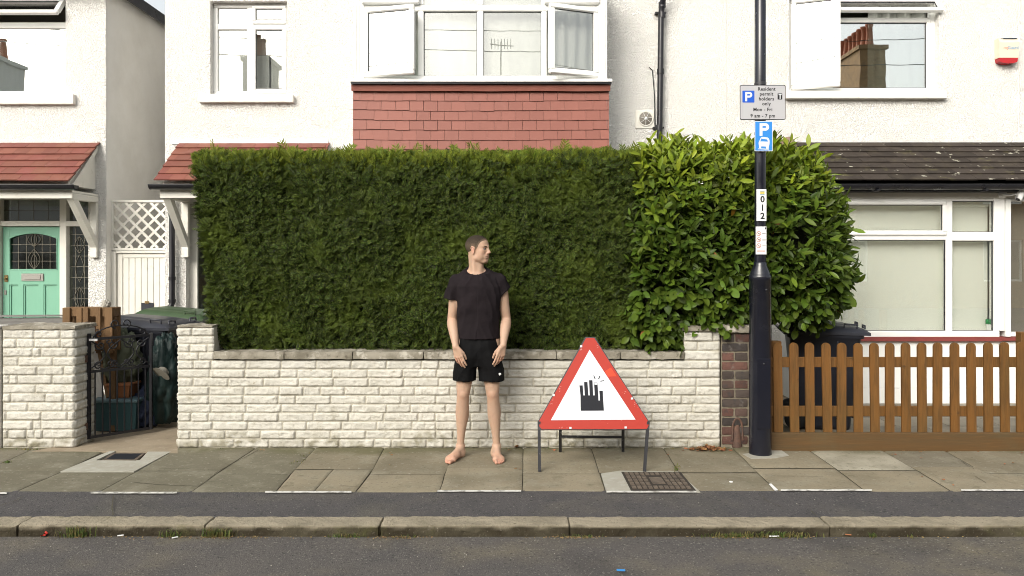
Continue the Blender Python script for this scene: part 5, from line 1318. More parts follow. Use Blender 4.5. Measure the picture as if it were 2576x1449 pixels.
# number sticker and notice, wrapped on the shaft
def wrap(x0, x1, z0, z1, r, mat, name, parent, cx=lpx, cy=pd):
    bb = MB(); a0 = math.asin(max(-1, min(1, (x0-cx)/r))); a1 = math.asin(max(-1, min(1, (x1-cx)/r)))
    bb.grid(lambda u, v: (cx+r*sin(a0+(a1-a0)*u), cy-r*cos(a0+(a1-a0)*u), z0+(z1-z0)*v), 14, 1); return bb.build(name, mat, parent)
wd_ = MT['white']; yq = pd-.05
st = thing('number_plate', 'white plate numbered 012 on the lamp post', 'number plate', (lpx, yq, Z(556, yq)))
PX0, PX1 = X(1903, yq), X(1928, yq)
b = MB(); b.bbox(PX0, PX1, yq-.002, yq, Z(556, yq), Z(476, yq), .001); b.build('plate', wd_, st)
b = MB(); b.box(X(1912, yq), X(1923, yq), yq-.003, yq-.0021, Z(491, yq), Z(480, yq)); b.build('crest', M('crest_yellow', (.55,.45,.12), .5), st)
b = MB(); b.box(X(1912, yq), X(1923, yq), yq-.0035, yq-.0031, Z(481.8, yq), Z(480, yq)); b.box(X(1912, yq), X(1923, yq), yq-.0035, yq-.0031, Z(491, yq), Z(488.8, yq)); b.build('crest_band', MT['print_blue'], st)
for ch, py in (('0', 502), ('1', 523.5), ('2', 544)): text('lettering', ch, .070, MT['black'], st, facing(X(1918, yq), yq-.0025, Z(py, yq)), .002)
st = thing('notice', 'small white notice with red warning circles below the number plate', 'notice', (lpx, yq, Z(640, yq)))
b = MB(); b.bbox(X(1901, yq), X(1928, yq), yq-.002, yq, Z(640, yq), Z(570, yq), .001); b.build('plate', wd_, st)
RD_ = M('dark_red_print', (.40,.10,.05), .5); b = MB()
for py in (587.5, 603, 618):
    cx, cz = X(1908.5, yq), Z(py, yq); n = 20; ro, ri = .0185, .0145
    for i in range(n): a, c = 2*pi*i/n, 2*pi*(i+1)/n; b.prism([(cx+ro*cos(a), cz+ro*sin(a)), (cx+ro*cos(c), cz+ro*sin(c)), (cx+ri*cos(c), cz+ri*sin(c)), (cx+ri*cos(a), cz+ri*sin(a))], yq-.003, yq-.0021)
    b.bar((cx-.010, yq-.0028, cz+.010), (cx+.010, yq-.0028, cz-.010), .003, .001, (0,1,0))
for py in (629, 633): b.box(X(1904, yq), X(1925, yq), yq-.003, yq-.0021, Z(py+.8, yq), Z(py-.3, yq))
b.build('symbols', RD_, st)
b = MB()
for py in (587, 601.5, 604, 618): b.box(X(1917, yq), X(1926, yq), yq-.003, yq-.0021, Z(py+.6, yq), Z(py-.3, yq))
for py, w_ in ((587.5, .006), (603, .007), (618, .004)): b.box(X(1908.5, yq)-w_, X(1908.5, yq)+w_, yq-.0030, yq-.0021, Z(py, yq)-.004, Z(py, yq)+.004)
b.box(X(1924, yq), X(1927, yq), yq-.003, yq-.0021, Z(577, yq), Z(572, yq)); b.build('small_print', MT['charcoal'], st)

# ------------------------------------------------------------------ triangle warning sign on its folding frame
SB, ST = 5.72, 5.95           # depth of the foot of the plate and of its top
zb_ = Z(1080, SB); zt_ = Z(850, ST)
pn = Vector((0, zt_-zb_, -(ST-SB))).normalized()   # along... normal computed below
upv = Vector((0, ST-SB, zt_-zb_)).normalized(); nrm = Vector((1,0,0)).cross(upv).normalized()  # points to -y side
if nrm.y > 0: nrm = -nrm
P00 = Vector((0, SB, zb_))
def tp(zx, zy, off=0.0):
    px = 1317.3+.2728*zx; py = 823.4+.2728*zy
    r_ = Vector(((px-HX)/FPX, 1, -(py-HY)/FPX)); o_ = Vector((0, 0, EYE)); t_ = (P00-o_).dot(nrm)/r_.dot(nrm)
    return o_+r_*t_+nrm*off
def tplate(mb, P, o0, o1):
    n = len(P); A = [tp(a, c, 0)+nrm*o0 for a, c in P]; B = [tp(a, c, 0)+nrm*o1 for a, c in P]
    nn = (A[1]-A[0]).cross(A[2]-A[1])
    ar = sum(P[i][0]*P[(i+1) % n][1]-P[(i+1) % n][0]*P[i][1] for i in range(n))
    fs = [tuple(range(n)), tuple(reversed(range(n, 2*n)))]+[(i, n+i, n+(i+1) % n, (i+1) % n) for i in range(n)]
    if ar < 0: fs = [tuple(reversed(f)) for f in fs]
    mb.add([tuple(p) for p in A+B], fs, False)
ws = thing('warning_sign', 'red bordered triangular warning sign with black hand on folding metal frame', 'warning sign', (X(1493, 5.9), 5.9, 0))
outl = [(577,97),(650,97),(1153,874),(1153,905),(1135,938),(168,940),(146,915),(138,872)]
b = MB(); tplate(b, outl, -.003, 0.0); b.build('plate', MT['signred'], ws)
fo = [(568,88),(658,88),(820,345),(1160,872),(1160,942),(132,944),(132,866)]
b = MB(); tplate(b, fo, -.022, -.0035); b.build('rim', MT['steelframe'], ws)
b = MB(); tplate(b, [(608,207),(1032,851),(251,857)], .0003, .0012); b.build('white_triangle', MT['tri_white'], ws)
b = MB(); tplate(b, [(750,406),(804,372),(858,452),(778,455)], .0003, .0012); b.build('orange_patch', MT['orange'], ws)
b = MB()
for P in ([(524,628),(731,628),(740,769),(526,770)], [(514,536),(544,536),(551,628.3),(524,628.3)], [(557,505),(588,505),(597,628.3),(563,628.3)], [(603,488),(634,488),(641,628.3),(609,628.3)], [(649,510),(680,510),(688,628.3),(655,628.3)], [(698,585),(729,585),(731,628.3),(701,628.3)]):
    tplate(b, P, .0014, .0024)
b.build('hand_symbol', MT['charcoal'], ws)
b = MB(); tplate(b, [(652,515),(678,515),(679,529),(653,529)], .0026, .0034); tplate(b, [(688.5,627),(700.5,627),(702,675),(690,675)], .0026, .0034); b.build('nail', MT['tri_white'], ws)
b = MB()
for P in ([(642,445),(650,443),(663,476),(655,479)], [(700,445),(708,450),(694,480),(686,476)], [(706,494),(741,488),(743,495),(708,502)]): tplate(b, P, .0014, .0024)
b.build('ray', MT['charcoal'], ws)
b = MB(); rr = random.Random(2)
for (zx, zy) in ((531,176),(277,626),(1000,657),(432,928),(941,924)):
    tplate(b, [(zx-11,zy-9),(zx+9,zy-9),(zx+9,zy+9),(zx-11,zy+9)], .0014, .005)
b.build('clip', MT['signwhite'], ws)
b = MB()
for i in range(46):
    zx, zy = rr.choice([(rr.gauss(930, 12), rr.gauss(590, 12)), (rr.uniform(320, 590), 925+rr.gauss(0, 3)), (rr.gauss(262, 8), rr.gauss(680, 25)), (rr.gauss(1020, 14), rr.gauss(700, 25)), (rr.gauss(335, 6), rr.gauss(560, 14)), (rr.gauss(530, 5), rr.gauss(205, 6)), (rr.gauss(680, 6), rr.gauss(175, 10))])
    a = rr.uniform(0, 3.1); l = rr.uniform(2, 8); w_ = 1.0
    dx, dy = cos(a)*l, sin(a)*l; tplate(b, [(zx-dx-dy*.15, zy-dy), (zx+dx, zy+dy-w_), (zx+dx+w_, zy+dy+w_), (zx-dx, zy-dy+w_)], .0003, .0009)
b.build('scratches', M('bare_scratch', (.62,.45,.42), .6), ws)
fl0 = Vector((X(1357, SB), SB-.0, 0)); 
def leg(px0, py0, d0, px1, py1, d1, w_=.022, dp=.020):
    b = MB(); p = (X(px0, d0), d0, Z(py0, d0)); q = (X(px1, d1), d1, max(0.0, Z(py1, d1))); b.bar(p, q, w_, dp, (0,1,0))
    b2 = b.build('leg', MT['steelframe'], ws)
    return b2
df = EYE*FPX/(1186-HY); db = EYE*FPX/(1136-HY)
leg(1356, 1060, SB+.025, 1357.3, 1186.5, df); leg(1630.5, 1060, SB+.025, 1621, 1186.5, df)
leg(1409.5, 860+180, 6.02, 1409.5, 1136, db); leg(1567.5, 1040, 6.02, 1567, 1136, db)
dm = 6.16
for p_, q_, w_, h_ in (((X(1409, dm), dm, Z(1098, dm)), (X(1568, dm), dm, Z(1099.5, dm)), .012, .018), ((X(1356, SB+.03), SB+.03, zb_), (X(1630, SB+.03), SB+.03, zb_), .018, .018),
                       ((X(1411, 6.0), 6.0, Z(1035, 6.0)), tuple(tp(600, 300, -.04)), .014, .014), ((X(1566, 6.0), 6.0, Z(1035, 6.0)), tuple(tp(625, 300, -.04)), .014, .014)):
    b = MB(); b.bar(p_, q_, w_, h_); b.build('crossbar', MT['steelframe'], ws)

# ------------------------------------------------------------------ picket fence
fd = 6.33
fn_ = thing('picket_fence', 'brown stained round topped wooden picket fence right of the lamp post', 'fence', (X(2260, fd), fd, 0))
def FXx(zx): return X(1778.4+.3097*zx, fd)
def FZz(zy): return Z(790.4+.3097*zy, fd)
cent = [568,700,828,962,1090,1222,1352,1480,1608,1738,1868,2005,2138,2277,2408,2545,2678,2812,2945,3080]
tops = [230,230,229,231,231,233,232,231,230,230,228,229,230,227,224,223,225,228,226,228]
rr = random.Random(9)
for i, (c, tpz) in enumerate(zip(cent, tops)):
    hw = .0365; cx = FXx(c); zt = FZz(tpz); z0 = FZz(955); lean = rr.uniform(-.006, .006)+(.010 if c < 1000 else .004)
    arcp = [(cx+hw*cos(pi*k/12), zt-hw*1.0+hw*sin(pi*k/12)) for k in range(13)]
    pts = [(cx+lean-hw, z0), (cx+lean+hw, z0)]+arcp
    b = MB(); b.prism(pts, fd-.018, fd); ins = [(cx+lean+(p[0]-cx-lean)*.93, p[1]-.003) for p in pts]
    b.build('picket', MT['fencewood'], fn_)
b = MB(); b.bbox(X(1937, fd), FXx(3140), fd+.0005, fd+.035, FZz(432), FZz(350), .004); b.build('rail', MT['fencewood'], fn_)
b = MB(); b.bbox(X(1937, fd), FXx(3140), fd+.0005, fd+.035, FZz(832), FZz(748), .004); b.build('rail', MT['fencewood'], fn_)
b = MB(); b.bbox(X(1937, fd), FXx(3140), fd-.035, fd+.01, -.01, FZz(955)-.001, .005); b.build('gravel_board', MT['boardwood'], fn_)
for px in (1950, 2573, 2790):
    b = MB(); b.bbox(X(px, fd+.08)-.04, X(px, fd+.08)+.04, fd+.036, fd+.116, 0, FZz(225) if px != 2573 else FZz(150), .006); b.build('post', MT['fencewood'], fn_)

# ------------------------------------------------------------------ iron boot stop beside the post
cx, cy = G(1857, 1127); cy += .045
t = thing('iron_weight', 'small rusty tapered iron weight with ring top left of the lamp post', 'iron weight', (cx, cy, 0))
b = MB(); b.lathe([(.046, 0), (.047, .01), (.043, .03), (.037, .12), (.028, .18), (.018, .205), (0, .21)], (cx, cy, 0), 24); b.build('body', MT['rustmetal'], t)
b = MB(); b.tube([(cx-.040*cos(pi*k/12)*(1 if k not in (0, 12) else 1.0), cy-.02, .165+.075*sin(pi*k/12)) for k in range(13)], .011, 8); b.tube([(cx-.04, cy-.02, .165), (cx-.045, cy-.03, .06)], .009, 8); b.tube([(cx+.04, cy-.02, .165), (cx+.045, cy-.03, .06)], .009, 8); b.build('ring', MT['rustmetal'], t)

# ------------------------------------------------------------------ wheelie bins
def wheelie(name, label, x, y, rot, body_m, lid_m, s=1.0, lid_open=0):
    t = thing(name, label, 'wheelie bin', (x, y, 0), 'wheelie bins')
    T = Matrix.Translation((x, y, 0)) @ Matrix.Rotation(rot, 4, 'Z') @ Matrix.Scale(s, 4)
    # local: front towards +x, width along y
    b = MB(); b.M = T; b.smooth = False
    def ringp(x0, x1, hw, z, r=.05, n=4):
        P = []
        for (ax, ay, a0) in ((x1-r, hw-r, 0), (x0+r, hw-r, 90), (x0+r, -hw+r, 180), (x1-r, -hw+r, 270)):
            for i in range(n+1): a = R(a0+90*i/n); P.append((ax+r*cos(a), ay+r*sin(a), z))
        return P
    lv_ = [(-.22, .24, .20, .0), (-.22, .25, .205, .04), (-.30, .33, .265, .86), (-.325, .355, .285, .87), (-.325, .355, .285, .915), (-.30, .34, .27, .92)]
    vs = []; fs = []; n_ = 20
    for (x0, x1, hw, z) in lv_: vs += ringp(x0, x1, hw, z)
    for i in range(len(lv_)-1):
        for k_ in range(n_): k2 = (k_+1) % n_; fs.append((i*n_+k_, i*n_+k2, (i+1)*n_+k2, (i+1)*n_+k_))
    fs += [tuple(reversed(range(n_))), tuple(range((len(lv_)-1)*n_, len(lv_)*n_))]
    b.add(vs, fs, True)
    for yy in (-.10, .10): b.bbox(.255, .300, yy-.012, yy+.012, .1, .8, .004)
    for xx in (-.12, .12): b.bbox(xx-.01, xx+.01, -.268, -.20, .12, .84, .004)
    bo = b.build('body', MT[body_m], t)
    b = MB(); b.M = T
    def lid(u, v):
        xx = -.36+.76*u; yy = -.30+.60*v; e = min(1, min(u, 1-u)*9, min(v, 1-v)*7)
        z = .925+.065*(1-u)**.7*e**.5+.03*e**.5 + (.012 if .25 < v < .75 and .15 < u < .8 else 0)
        return (xx, yy, z)
    b.grid(lid, 26, 22); b.prism([(-.36,-.30),(.40,-.30),(.40,.30),(-.36,.30)], .90, .9249, 'z')
    li = b.build('lid', MT[lid_m], t)
    b = MB(); b.M = T
    for yy in (-.18, .18): b.tube([(.36, yy-.05, .955), (.36, yy-.05, .985), (.36, yy+.05, .985), (.36, yy+.05, .955)], .010, 6)
    b.tube([(.18, -.25, .965), (.18, -.25, 1.0), (.29, -.25, .995), (.29, -.25, .955)], .010, 6)
    b.build('handle', MT[lid_m], li)
    b = MB(); b.M = T; b.tube([(-.37, -.27, .93), (-.39, -.27, .95), (-.39, .27, .95), (-.37, .27, .93)], .014, 8); b.build('rear_handle', MT[body_m], t)
    for yy in (-.26, .26):
        b = MB(); b.M = T; b.lathe([(.0, -.025), (.06, -.025), (.10, -.02), (.10, .02), (.06, .025), (0, .025)], (-.25, yy, .10), 24, 'y'); b.build('wheel', MT['rubber'], t)
    return t
wheelie('wheelie_bin', 'dark wheelie bin behind the picket fence under the laurel', 2.92, 7.28, R(-14), 'bin_black', 'bin_black', .98)
wheelie('wheelie_bin', 'dark wheelie bin behind the open iron gate', X(374, 7.55), 7.55, R(-8), 'bin_black', 'bin_black', 1.0)
wheelie('wheelie_bin', 'wheelie bin with faded green lid behind the left wall pier', X(455, 8.3), 8.30, R(-6), 'bin_black', 'bin_green', 1.03)

# ------------------------------------------------------------------ wrought iron gate
A = Vector((-3.640, 6.58, 0)); Bq = Vector((X(383, 6.97), 6.97, 0)); L_ = (Bq-A).length; gu = (Bq-A).normalized()
gt = thing('iron_gate', 'black wrought iron gate with scrolls standing half open', 'gate', tuple(A))
def gp(s, z, o=0): q = A+gu*s; return (q.x, q.y+o, z)
b = MB(); z0, zm, z1 = .03, .605, .885
for s in (.012, L_-.012): b.bar(gp(s, z0), gp(s, z1+(.05 if s < .1 else .02)), .024, .024, (0,1,0))
for z in (z0+.012, zm, z1): b.bar(gp(.0, z), gp(L_, z), .012, .022)
b.build('frame', MT['blackpipe'], gt)
b = MB()
for k_ in range(1, 9): s = L_*k_/9; b.tube([gp(s, z0), gp(s, zm)], .0065, 6)
b.build('bars', MT['blackpipe'], gt)
def spiral(cs, cz, r, turns, dirn, a0, n=26, shrink=.25): return [(cs+dirn*(r*(1-(1-shrink)*i/n))*cos(a0+turns*2*pi*i/n), cz+(r*(1-(1-shrink)*i/n))*sin(a0+turns*2*pi*i/n)) for i in range(n+1)]
b = MB()
def sc(pts): b.tube([gp(p[0], p[1]) for p in pts], .0062, 6)
for cs in (.25, .5, .75):
    c0 = L_*cs
    for dn in (-1, 1): sc([(c0+dn*.002, zm+.01)]+[(c0+dn*(.04+.0*k_), zm+.03) for k_ in range(1)]+spiral(c0+dn*.048, zm+.055, .034, 1.1, dn, -pi/2))
for dn, c0 in ((1, .03), (-1, L_-.03), (1, L_*.5), (-1, L_*.5)):
    sc([(c0+dn*.11*sin(pi*k_/10), zm+.03+(z1-zm-.05)*k_/10) for k_ in range(11)])
    sc(spiral(c0+dn*.07, z1-.06, .042, 1.15, dn, pi*.9))
sc([(L_*.5+L_*.42*cos(pi*k_/16), z1+.105*sin(pi*k_/16)) for k_ in range(17)])
for dn in (-1, 1): sc(spiral(L_*.5+dn*.045, z1+.12, .042, 1.2, dn, -pi/2)); sc(spiral(L_*.5+dn*.18, z1+.04, .034, 1.1, dn, -pi/2)); sc(spiral(L_*.5+dn*.10, z1-.03, .03, 1.1, dn, pi/2))
b.build('scrollwork', MT['blackpipe'], gt)
b = MB()
for z in (.14, .72): b.bar((-3.668, 6.58, z), gp(.0, z), .03, .02); b.lathe([(.018, -.03), (.018, .03)], (-3.655, 6.575, z), 10)
b.build('hinge', MT['rustmetal'], gt)
b = MB(); b.bbox(gp(.03, 0)[0], gp(.09, 0)[0]+.03, 6.56, 6.575, z1-.012, z1+.006, .002); b.build('paint_chip', MT['white'], gt)

# ------------------------------------------------------------------ clutter behind the gate
def blob(name, label, cat_, c, r_, mat, seed, amp=.25, fr=5, flat=0, knot=False):
    b = MB(); c = Vector(c)
    def fn(u, v):
        a = 2*pi*u; e = pi*(v-.5); dr = Vector((cos(e)*cos(a), cos(e)*sin(a), sin(e)))
        k_ = 1+amp*mnoise.fractal(dr*fr*.5+Vector((seed, 0, 0)), .8, 2.2, 4)+.10*abs(mnoise.noise(dr*fr*1.3+Vector((0, seed, 0))))
        p = Vector((dr.x*r_[0], dr.y*r_[1], dr.z*r_[2]))*k_
        p.z = max(p.z, -r_[2]*.9); q = c+p; q.z = max(q.z, .004); return tuple(q)
    b.grid(fn, 48, 30)
    if knot: b.tube([(c.x, c.y, c.z+r_[2]*.8), (c.x+.02, c.y, c.z+r_[2]*1.05), (c.x+.07, c.y-.02, c.z+r_[2]*1.2)], [.06, .025, .05], 10)
    return tag(b.build(name, mat), label, cat_)
blob('garden_sack', 'olive garden waste sack slumped behind the iron gate', 'sack', (X(302, 7.2), 7.22, .60), (.17, .13, .30), MT['sackgreen'], 3, .3, 6)
blob('plastic_bag', 'dark teal plastic rubbish bag beside the dark wheelie bin', 'bag', (X(408, 7.12), 7.20, .42), (.15, .16, .42), MT['bagteal'], 8, .3, 6)
blob('cloth_bundle', 'dark blue cloth bundle beside the blue green recycling box', 'cloth', (X(362, 7.15), 7.20, .16), (.12, .14, .20), MT['bagblue'], 12, .3, 6)
b = MB(); hx_, hz_ = X(408, 7.0), Z(940, 7.0); b.M = Matrix.Translation((hx_, 6.98, hz_)) @ Matrix.Rotation(R(28), 4, 'Y') @ Matrix.Rotation(R(-40), 4, 'X')
b.lathe([(.085, 0), (.078, .008), (.052, .015), (.048, .045), (.03, .058), (0, .06)], (0, 0, 0), 26); tag(b.build('sun_hat', MT['greycloth']), 'crumpled grey fabric hat lying on the teal bag', 'hat')
t = thing('leaning_board', 'pale board leaning behind the iron gate on the left', 'board', (X(248, 7.2), 7.2, .28))
b = MB(); b.add([(X(236, 7.1), 7.08, .30), (X(262, 7.1), 7.08, .30), (X(262, 7.1), 7.10, .30), (X(236, 7.1), 7.10, .30), (X(233, 7.25), 7.25, .86), (X(243, 7.25), 7.25, .86), (X(243, 7.25), 7.27, .86), (X(233, 7.25), 7.27, .86)], [(0,3,2,1),(4,5,6,7),(0,1,5,4),(1,2,6,5),(2,3,7,6),(3,0,4,7)]); b.build('panel', M('pale_board', (.45,.44,.42), .8), t)
b = MB(); b.bar((X(272, 7.06), 7.06, .30), (X(244, 7.2), 7.2, .82), .03, .02, (0,1,0)); b.build('batten', MT['cratewood'], t)
bxa, bxb, bz = X(232, 7.0), X(346, 7.0), Z(1004, 7.0)
t = thing('recycling_box', 'dark blue green plastic recycling box low behind the gate', 'recycling box', ((bxa+bxb)/2, 7.1, 0))
b = MB(); bw = MB()
def tap(mb, x0, x1, y0, y1, z0, z1, tp_): mb.add([(x0+tp_,y0+tp_,z0),(x1-tp_,y0+tp_,z0),(x1-tp_,y1-tp_,z0),(x0+tp_,y1-tp_,z0),(x0,y0,z1),(x1,y0,z1),(x1,y1,z1),(x0,y1,z1)], [(0,3,2,1),(4,5,6,7),(0,1,5,4),(1,2,6,5),(2,3,7,6),(3,0,4,7)], False)
tap(b, bxa, bxb, 6.98, 7.30, .004, bz-.03, .025); b.build('body', MT['bluebox'], t)
b = MB(); b.bbox(bxa-.012, bxb+.012, 6.965, 7.315, bz-.0295, bz, .006); b.build('rim', M('pale_box_rim', (.10,.16,.18), .5), t)
pa, pb_ = X(276, 7.1), X(334, 7.1)
t = thing('flower_trough', 'orange brown terracotta plastic trough on the recycling box', 'trough', ((pa+pb_)/2, 7.14, bz))
b = MB(); tap(b, pa, pb_, 7.04, 7.24, bz+.002, bz+.11, .02); b.build('body', MT['terracotta'], t)
b = MB(); b.bbox(pa-.01, pb_+.01, 7.03, 7.25, bz+.1105, bz+.132, .005); b.build('rim', MT['terracotta'], t)
# slatted timber crate, grey boards, ornament
cd = 6.95; ca, cb_ = X(156, cd), X(283, cd); ct = Z(773, cd); cbz = .72
t = thing('timber_crate', 'slatted brown timber planter behind the short white wall', 'planter', ((ca+cb_)/2, cd+.15, 0))
b = MB()
for (p, q) in ((156,176),(191,206),(207,222),(240,253),(262,283)): b.bbox(X(p, cd)+.002, X(q, cd)-.002, cd, cd+.02, cbz, ct-.005, .003)
b.build('slats', MT['cratewood'], t)
b = MB(); b.bbox(ca, cb_, cd+.0205, cd+.045, ct-.085, ct-.004, .003); b.bbox(ca, cb_, cd+.0205, cd+.045, ct-.40, ct-.33, .003)
b.bbox(ca, ca+.03, cd+.046, cd+.13, ct-.085, ct-.006, .003); b.bbox(cb_-.03, cb_, cd+.046, cd+.13, ct-.085, ct-.006, .003); b.bbox(ca, cb_, cd+.1305, cd+.15, ct-.40, ct-.004, .003)
for xx in (ca+.001, cb_-.05): b.bbox(xx, xx+.045, cd+.05, cd+.09, 0, ct-.09, .003)
b.build('rails', MT['cratewood'], t)
b = MB(); blob('ornament', 'small grey stone bird ornament on the timber planter rail', 'ornament', (X(264, 7.0), 7.0+.02, ct+.022), (.035, .03, .04), MT['stonebit'], 4, .3, 4)
b = MB(); pts = [(X(-60, 7.6), 0), (X(157, 7.35), 0)]
t = thing('grey_fence', 'low weathered grey boarded fence below the mint green door', 'fence', (X(80, 7.5), 7.5, 0))
for i in range(4):
    b = MB(); za, zb3 = .12+i*.225, .12+i*.225+.215
    P_ = [(-5.6, 7.3), (X(157, 7.4), 7.4), (X(157, 7.4), 7.43), (-5.6, 7.33)]
    b.prism(P_, za, zb3, 'z'); b.build('board', MT['greywood'], t)
b = MB(); b.prism([(-5.6, 7.28), (X(157, 7.4)+.01, 7.38), (X(157, 7.4)+.01, 7.44), (-5.6, 7.35)], 1.02, 1.035, 'z')
b.build('cap_rail', MT['greywood'], t)
t = thing('withered_plant', 'dark withered pot plant hanging over the short wall by the gate', 'plant', (X(228, 6.85), 6.85, .95))
b = MB(); rr = random.Random(11)
for _ in range(90): flake(b, X(228, 6.85)+rr.gauss(0, .05), 6.80+rr.gauss(0, .03), .92+rr.gauss(0, .028), rr.uniform(.03, .07), rr, 1.0)
b.build('leaves', M('dark_withered_leaf', (.06,.028,.02), .8, island=.4), t)
b = MB(); b.lathe([(.05, 0), (.065, .1), (.068, .11)], (X(228, 6.85), 6.86, .80), 14); b.build('pot', MT['terracotta'], t)
b = MB(); b.box(X(200, 6.85), X(250, 6.85), 6.80, 6.93, .775, .80); b.box(X(212, 6.85), X(222, 6.85), 6.83, 6.86, 0, .775); b.build('stand', MT['cratewood'], t)
# ------------------------------------------------------------------ the man: smooth implicit body turned into one surface
MD = 6.08; KM = MD/FPX                       # depth of the body centre, metres per pixel there
MX = X(1203, MD)
def mx(px): return (px-1203)*KM
def mz(py): return Z(py, MD)
def mxd(px, y): return X(px, MD+y)-MX
def mzd(py, y): return Z(py, MD+y)
class Vol:
    def __init__(s, lo, hi, h):
        s.lo = np.array(lo, float); s.h = h; s.n = np.ceil((np.array(hi)-s.lo)/h).astype(int)+1
        s.F = np.full(s.n, 9.0, np.float32)
    def block(s, lo, hi, pts=True):
        a = np.clip(np.floor((np.array(lo)-s.lo)/s.h).astype(int), 0, s.n-1); c = np.clip(np.ceil((np.array(hi)-s.lo)/s.h).astype(int)+1, 1, s.n)
        if not pts: return tuple(slice(a[k], c[k]) for k in range(3)), None
        g = np.meshgrid(*[(s.lo[k]+s.h*np.arange(a[k], c[k])).astype(np.float32) for k in range(3)], indexing='ij')
        return tuple(slice(a[k], c[k]) for k in range(3)), np.stack(g, -1)
    def op(s, lo, hi, fn, k, mode='add'):
        m = k+4*s.h
        if mode == 'cut': m = .0
        sl, P = s.block(np.array(lo)-m, np.array(hi)+m); d = fn(P).astype(np.float32); A = s.F[sl]
        if mode == 'add':
            if k > 0: h_ = np.clip(.5+.5*(A-d)/k, 0, 1); s.F[sl] = A*(1-h_)+d*h_-k*h_*(1-h_)
            else: s.F[sl] = np.minimum(A, d)
        elif mode == 'sub':
            d = -d
            if k > 0: h_ = np.clip(.5-.5*(A-d)/k, 0, 1); s.F[sl] = A*(1-h_)+d*h_+k*h_*(1-h_)
            else: s.F[sl] = np.maximum(A, d)
    def cap(s, a, b_, ra, rb, k=.02, mode='add'):
        a = np.array(a, float); b_ = np.array(b_, float); r = max(ra, rb); ba = b_-a; L2 = max(ba.dot(ba), 1e-9)
        def fn(P):
            t = np.clip(((P-a)@ba)/L2, 0, 1); return np.linalg.norm(P-a-t[..., None]*ba, axis=-1)-(ra+(rb-ra)*t)
        s.op(np.minimum(a, b_)-r, np.maximum(a, b_)+r, fn, k, mode)
    def ell(s, c, r, k=.02, rot=None, mode='add'):
        c = np.array(c, float); r = np.array(r, float); m = r.max()
        def fn(P):
            q = P-c
            if rot is not None: q = q@rot
            k0 = np.linalg.norm(q/r, axis=-1); k1 = np.linalg.norm(q/(r*r), axis=-1)+1e-9; return k0*(k0-1)/k1
        s.op(c-m, c+m, fn, k, mode)
    def chain(s, pts, k=.015, mode='add', sub=4):
        "one smooth limb through the points, radii eased between them"
        A = np.array([list(p)+[r] for p, r in pts], float); n = len(A); E = np.vstack([2*A[0]-A[1], A, 2*A[-1]-A[-2]]); S = []
        for i in range(n-1):
            p0, p1, p2, p3 = E[i:i+4]
            for j in range(sub):
                t = j/sub; S.append(.5*((2*p1)+(p2-p0)*t+(2*p0-5*p1+4*p2-p3)*t*t+(3*p1-p0-3*p2+p3)*t**3))
        S.append(A[-1]); S = np.array(S); rm = S[:, 3].max()
        tmp = Vol.__new__(Vol); tmp.lo, tmp.h, tmp.n = s.lo, s.h, s.n; m = rm+k+4*s.h
        sl, _ = s.block(S[:, :3].min(0)-m, S[:, :3].max(0)+m, False); o = [x.start for x in sl]
        T = np.full([x.stop-x.start for x in sl], 9.0, np.float32)
        for a, b_ in zip(S[:-1], S[1:]):
            mm = max(a[3], b_[3])+k+3*s.h; s2, P = s.block(np.minimum(a[:3], b_[:3])-mm, np.maximum(a[:3], b_[:3])+mm)
            ba = b_[:3]-a[:3]; L2 = max(ba.dot(ba), 1e-9); t = np.clip(((P-a[:3].astype(np.float32))@ba.astype(np.float32))/L2, 0, 1)
            d = np.linalg.norm(P-a[:3].astype(np.float32)-t[..., None]*ba.astype(np.float32), axis=-1)-(a[3]+(b_[3]-a[3])*t)
            s3 = tuple(slice(x.start-q, x.stop-q) for x, q in zip(s2, o)); T[s3] = np.minimum(T[s3], d.astype(np.float32))
        A = s.F[sl]
        if k > 0: h_ = np.clip(.5+.5*(A-T)/k, 0, 1); s.F[sl] = A*(1-h_)+T*h_-k*h_*(1-h_)
        else: s.F[sl] = np.minimum(A, T)
    def loft(s, rows, k=.02, e=2.3, mode='add'):
        "rows: z, cx, cy, rx, ry"
        R_ = np.array(sorted(rows)); z0, z1 = R_[0, 0], R_[-1, 0]
        lo = [(R_[:, 1]-R_[:, 3]).min(), (R_[:, 2]-R_[:, 4]).min(), z0]; hi = [(R_[:, 1]+R_[:, 3]).max(), (R_[:, 2]+R_[:, 4]).max(), z1]
        def fn(P):
            z = P[..., 2]; f = lambda c: np.interp(z, R_[:, 0], R_[:, c])
            rx, ry = f(3), f(4); q = ((np.abs(P[..., 0]-f(1))/rx)**e+(np.abs(P[..., 1]-f(2))/ry)**e)**(1/e)
            return np.maximum((q-1)*np.minimum(rx, ry), np.maximum(z0-z, z-z1))
        s.op(lo, hi, fn, k, mode)
    def plane(s, p, n, keep_below=True):
        p = np.array(p, float); n = np.array(n, float)/np.linalg.norm(n); sl, P = s.block(s.lo, s.lo+s.h*s.n); s.F = np.maximum(s.F, ((P-p)@n).astype(np.float32))
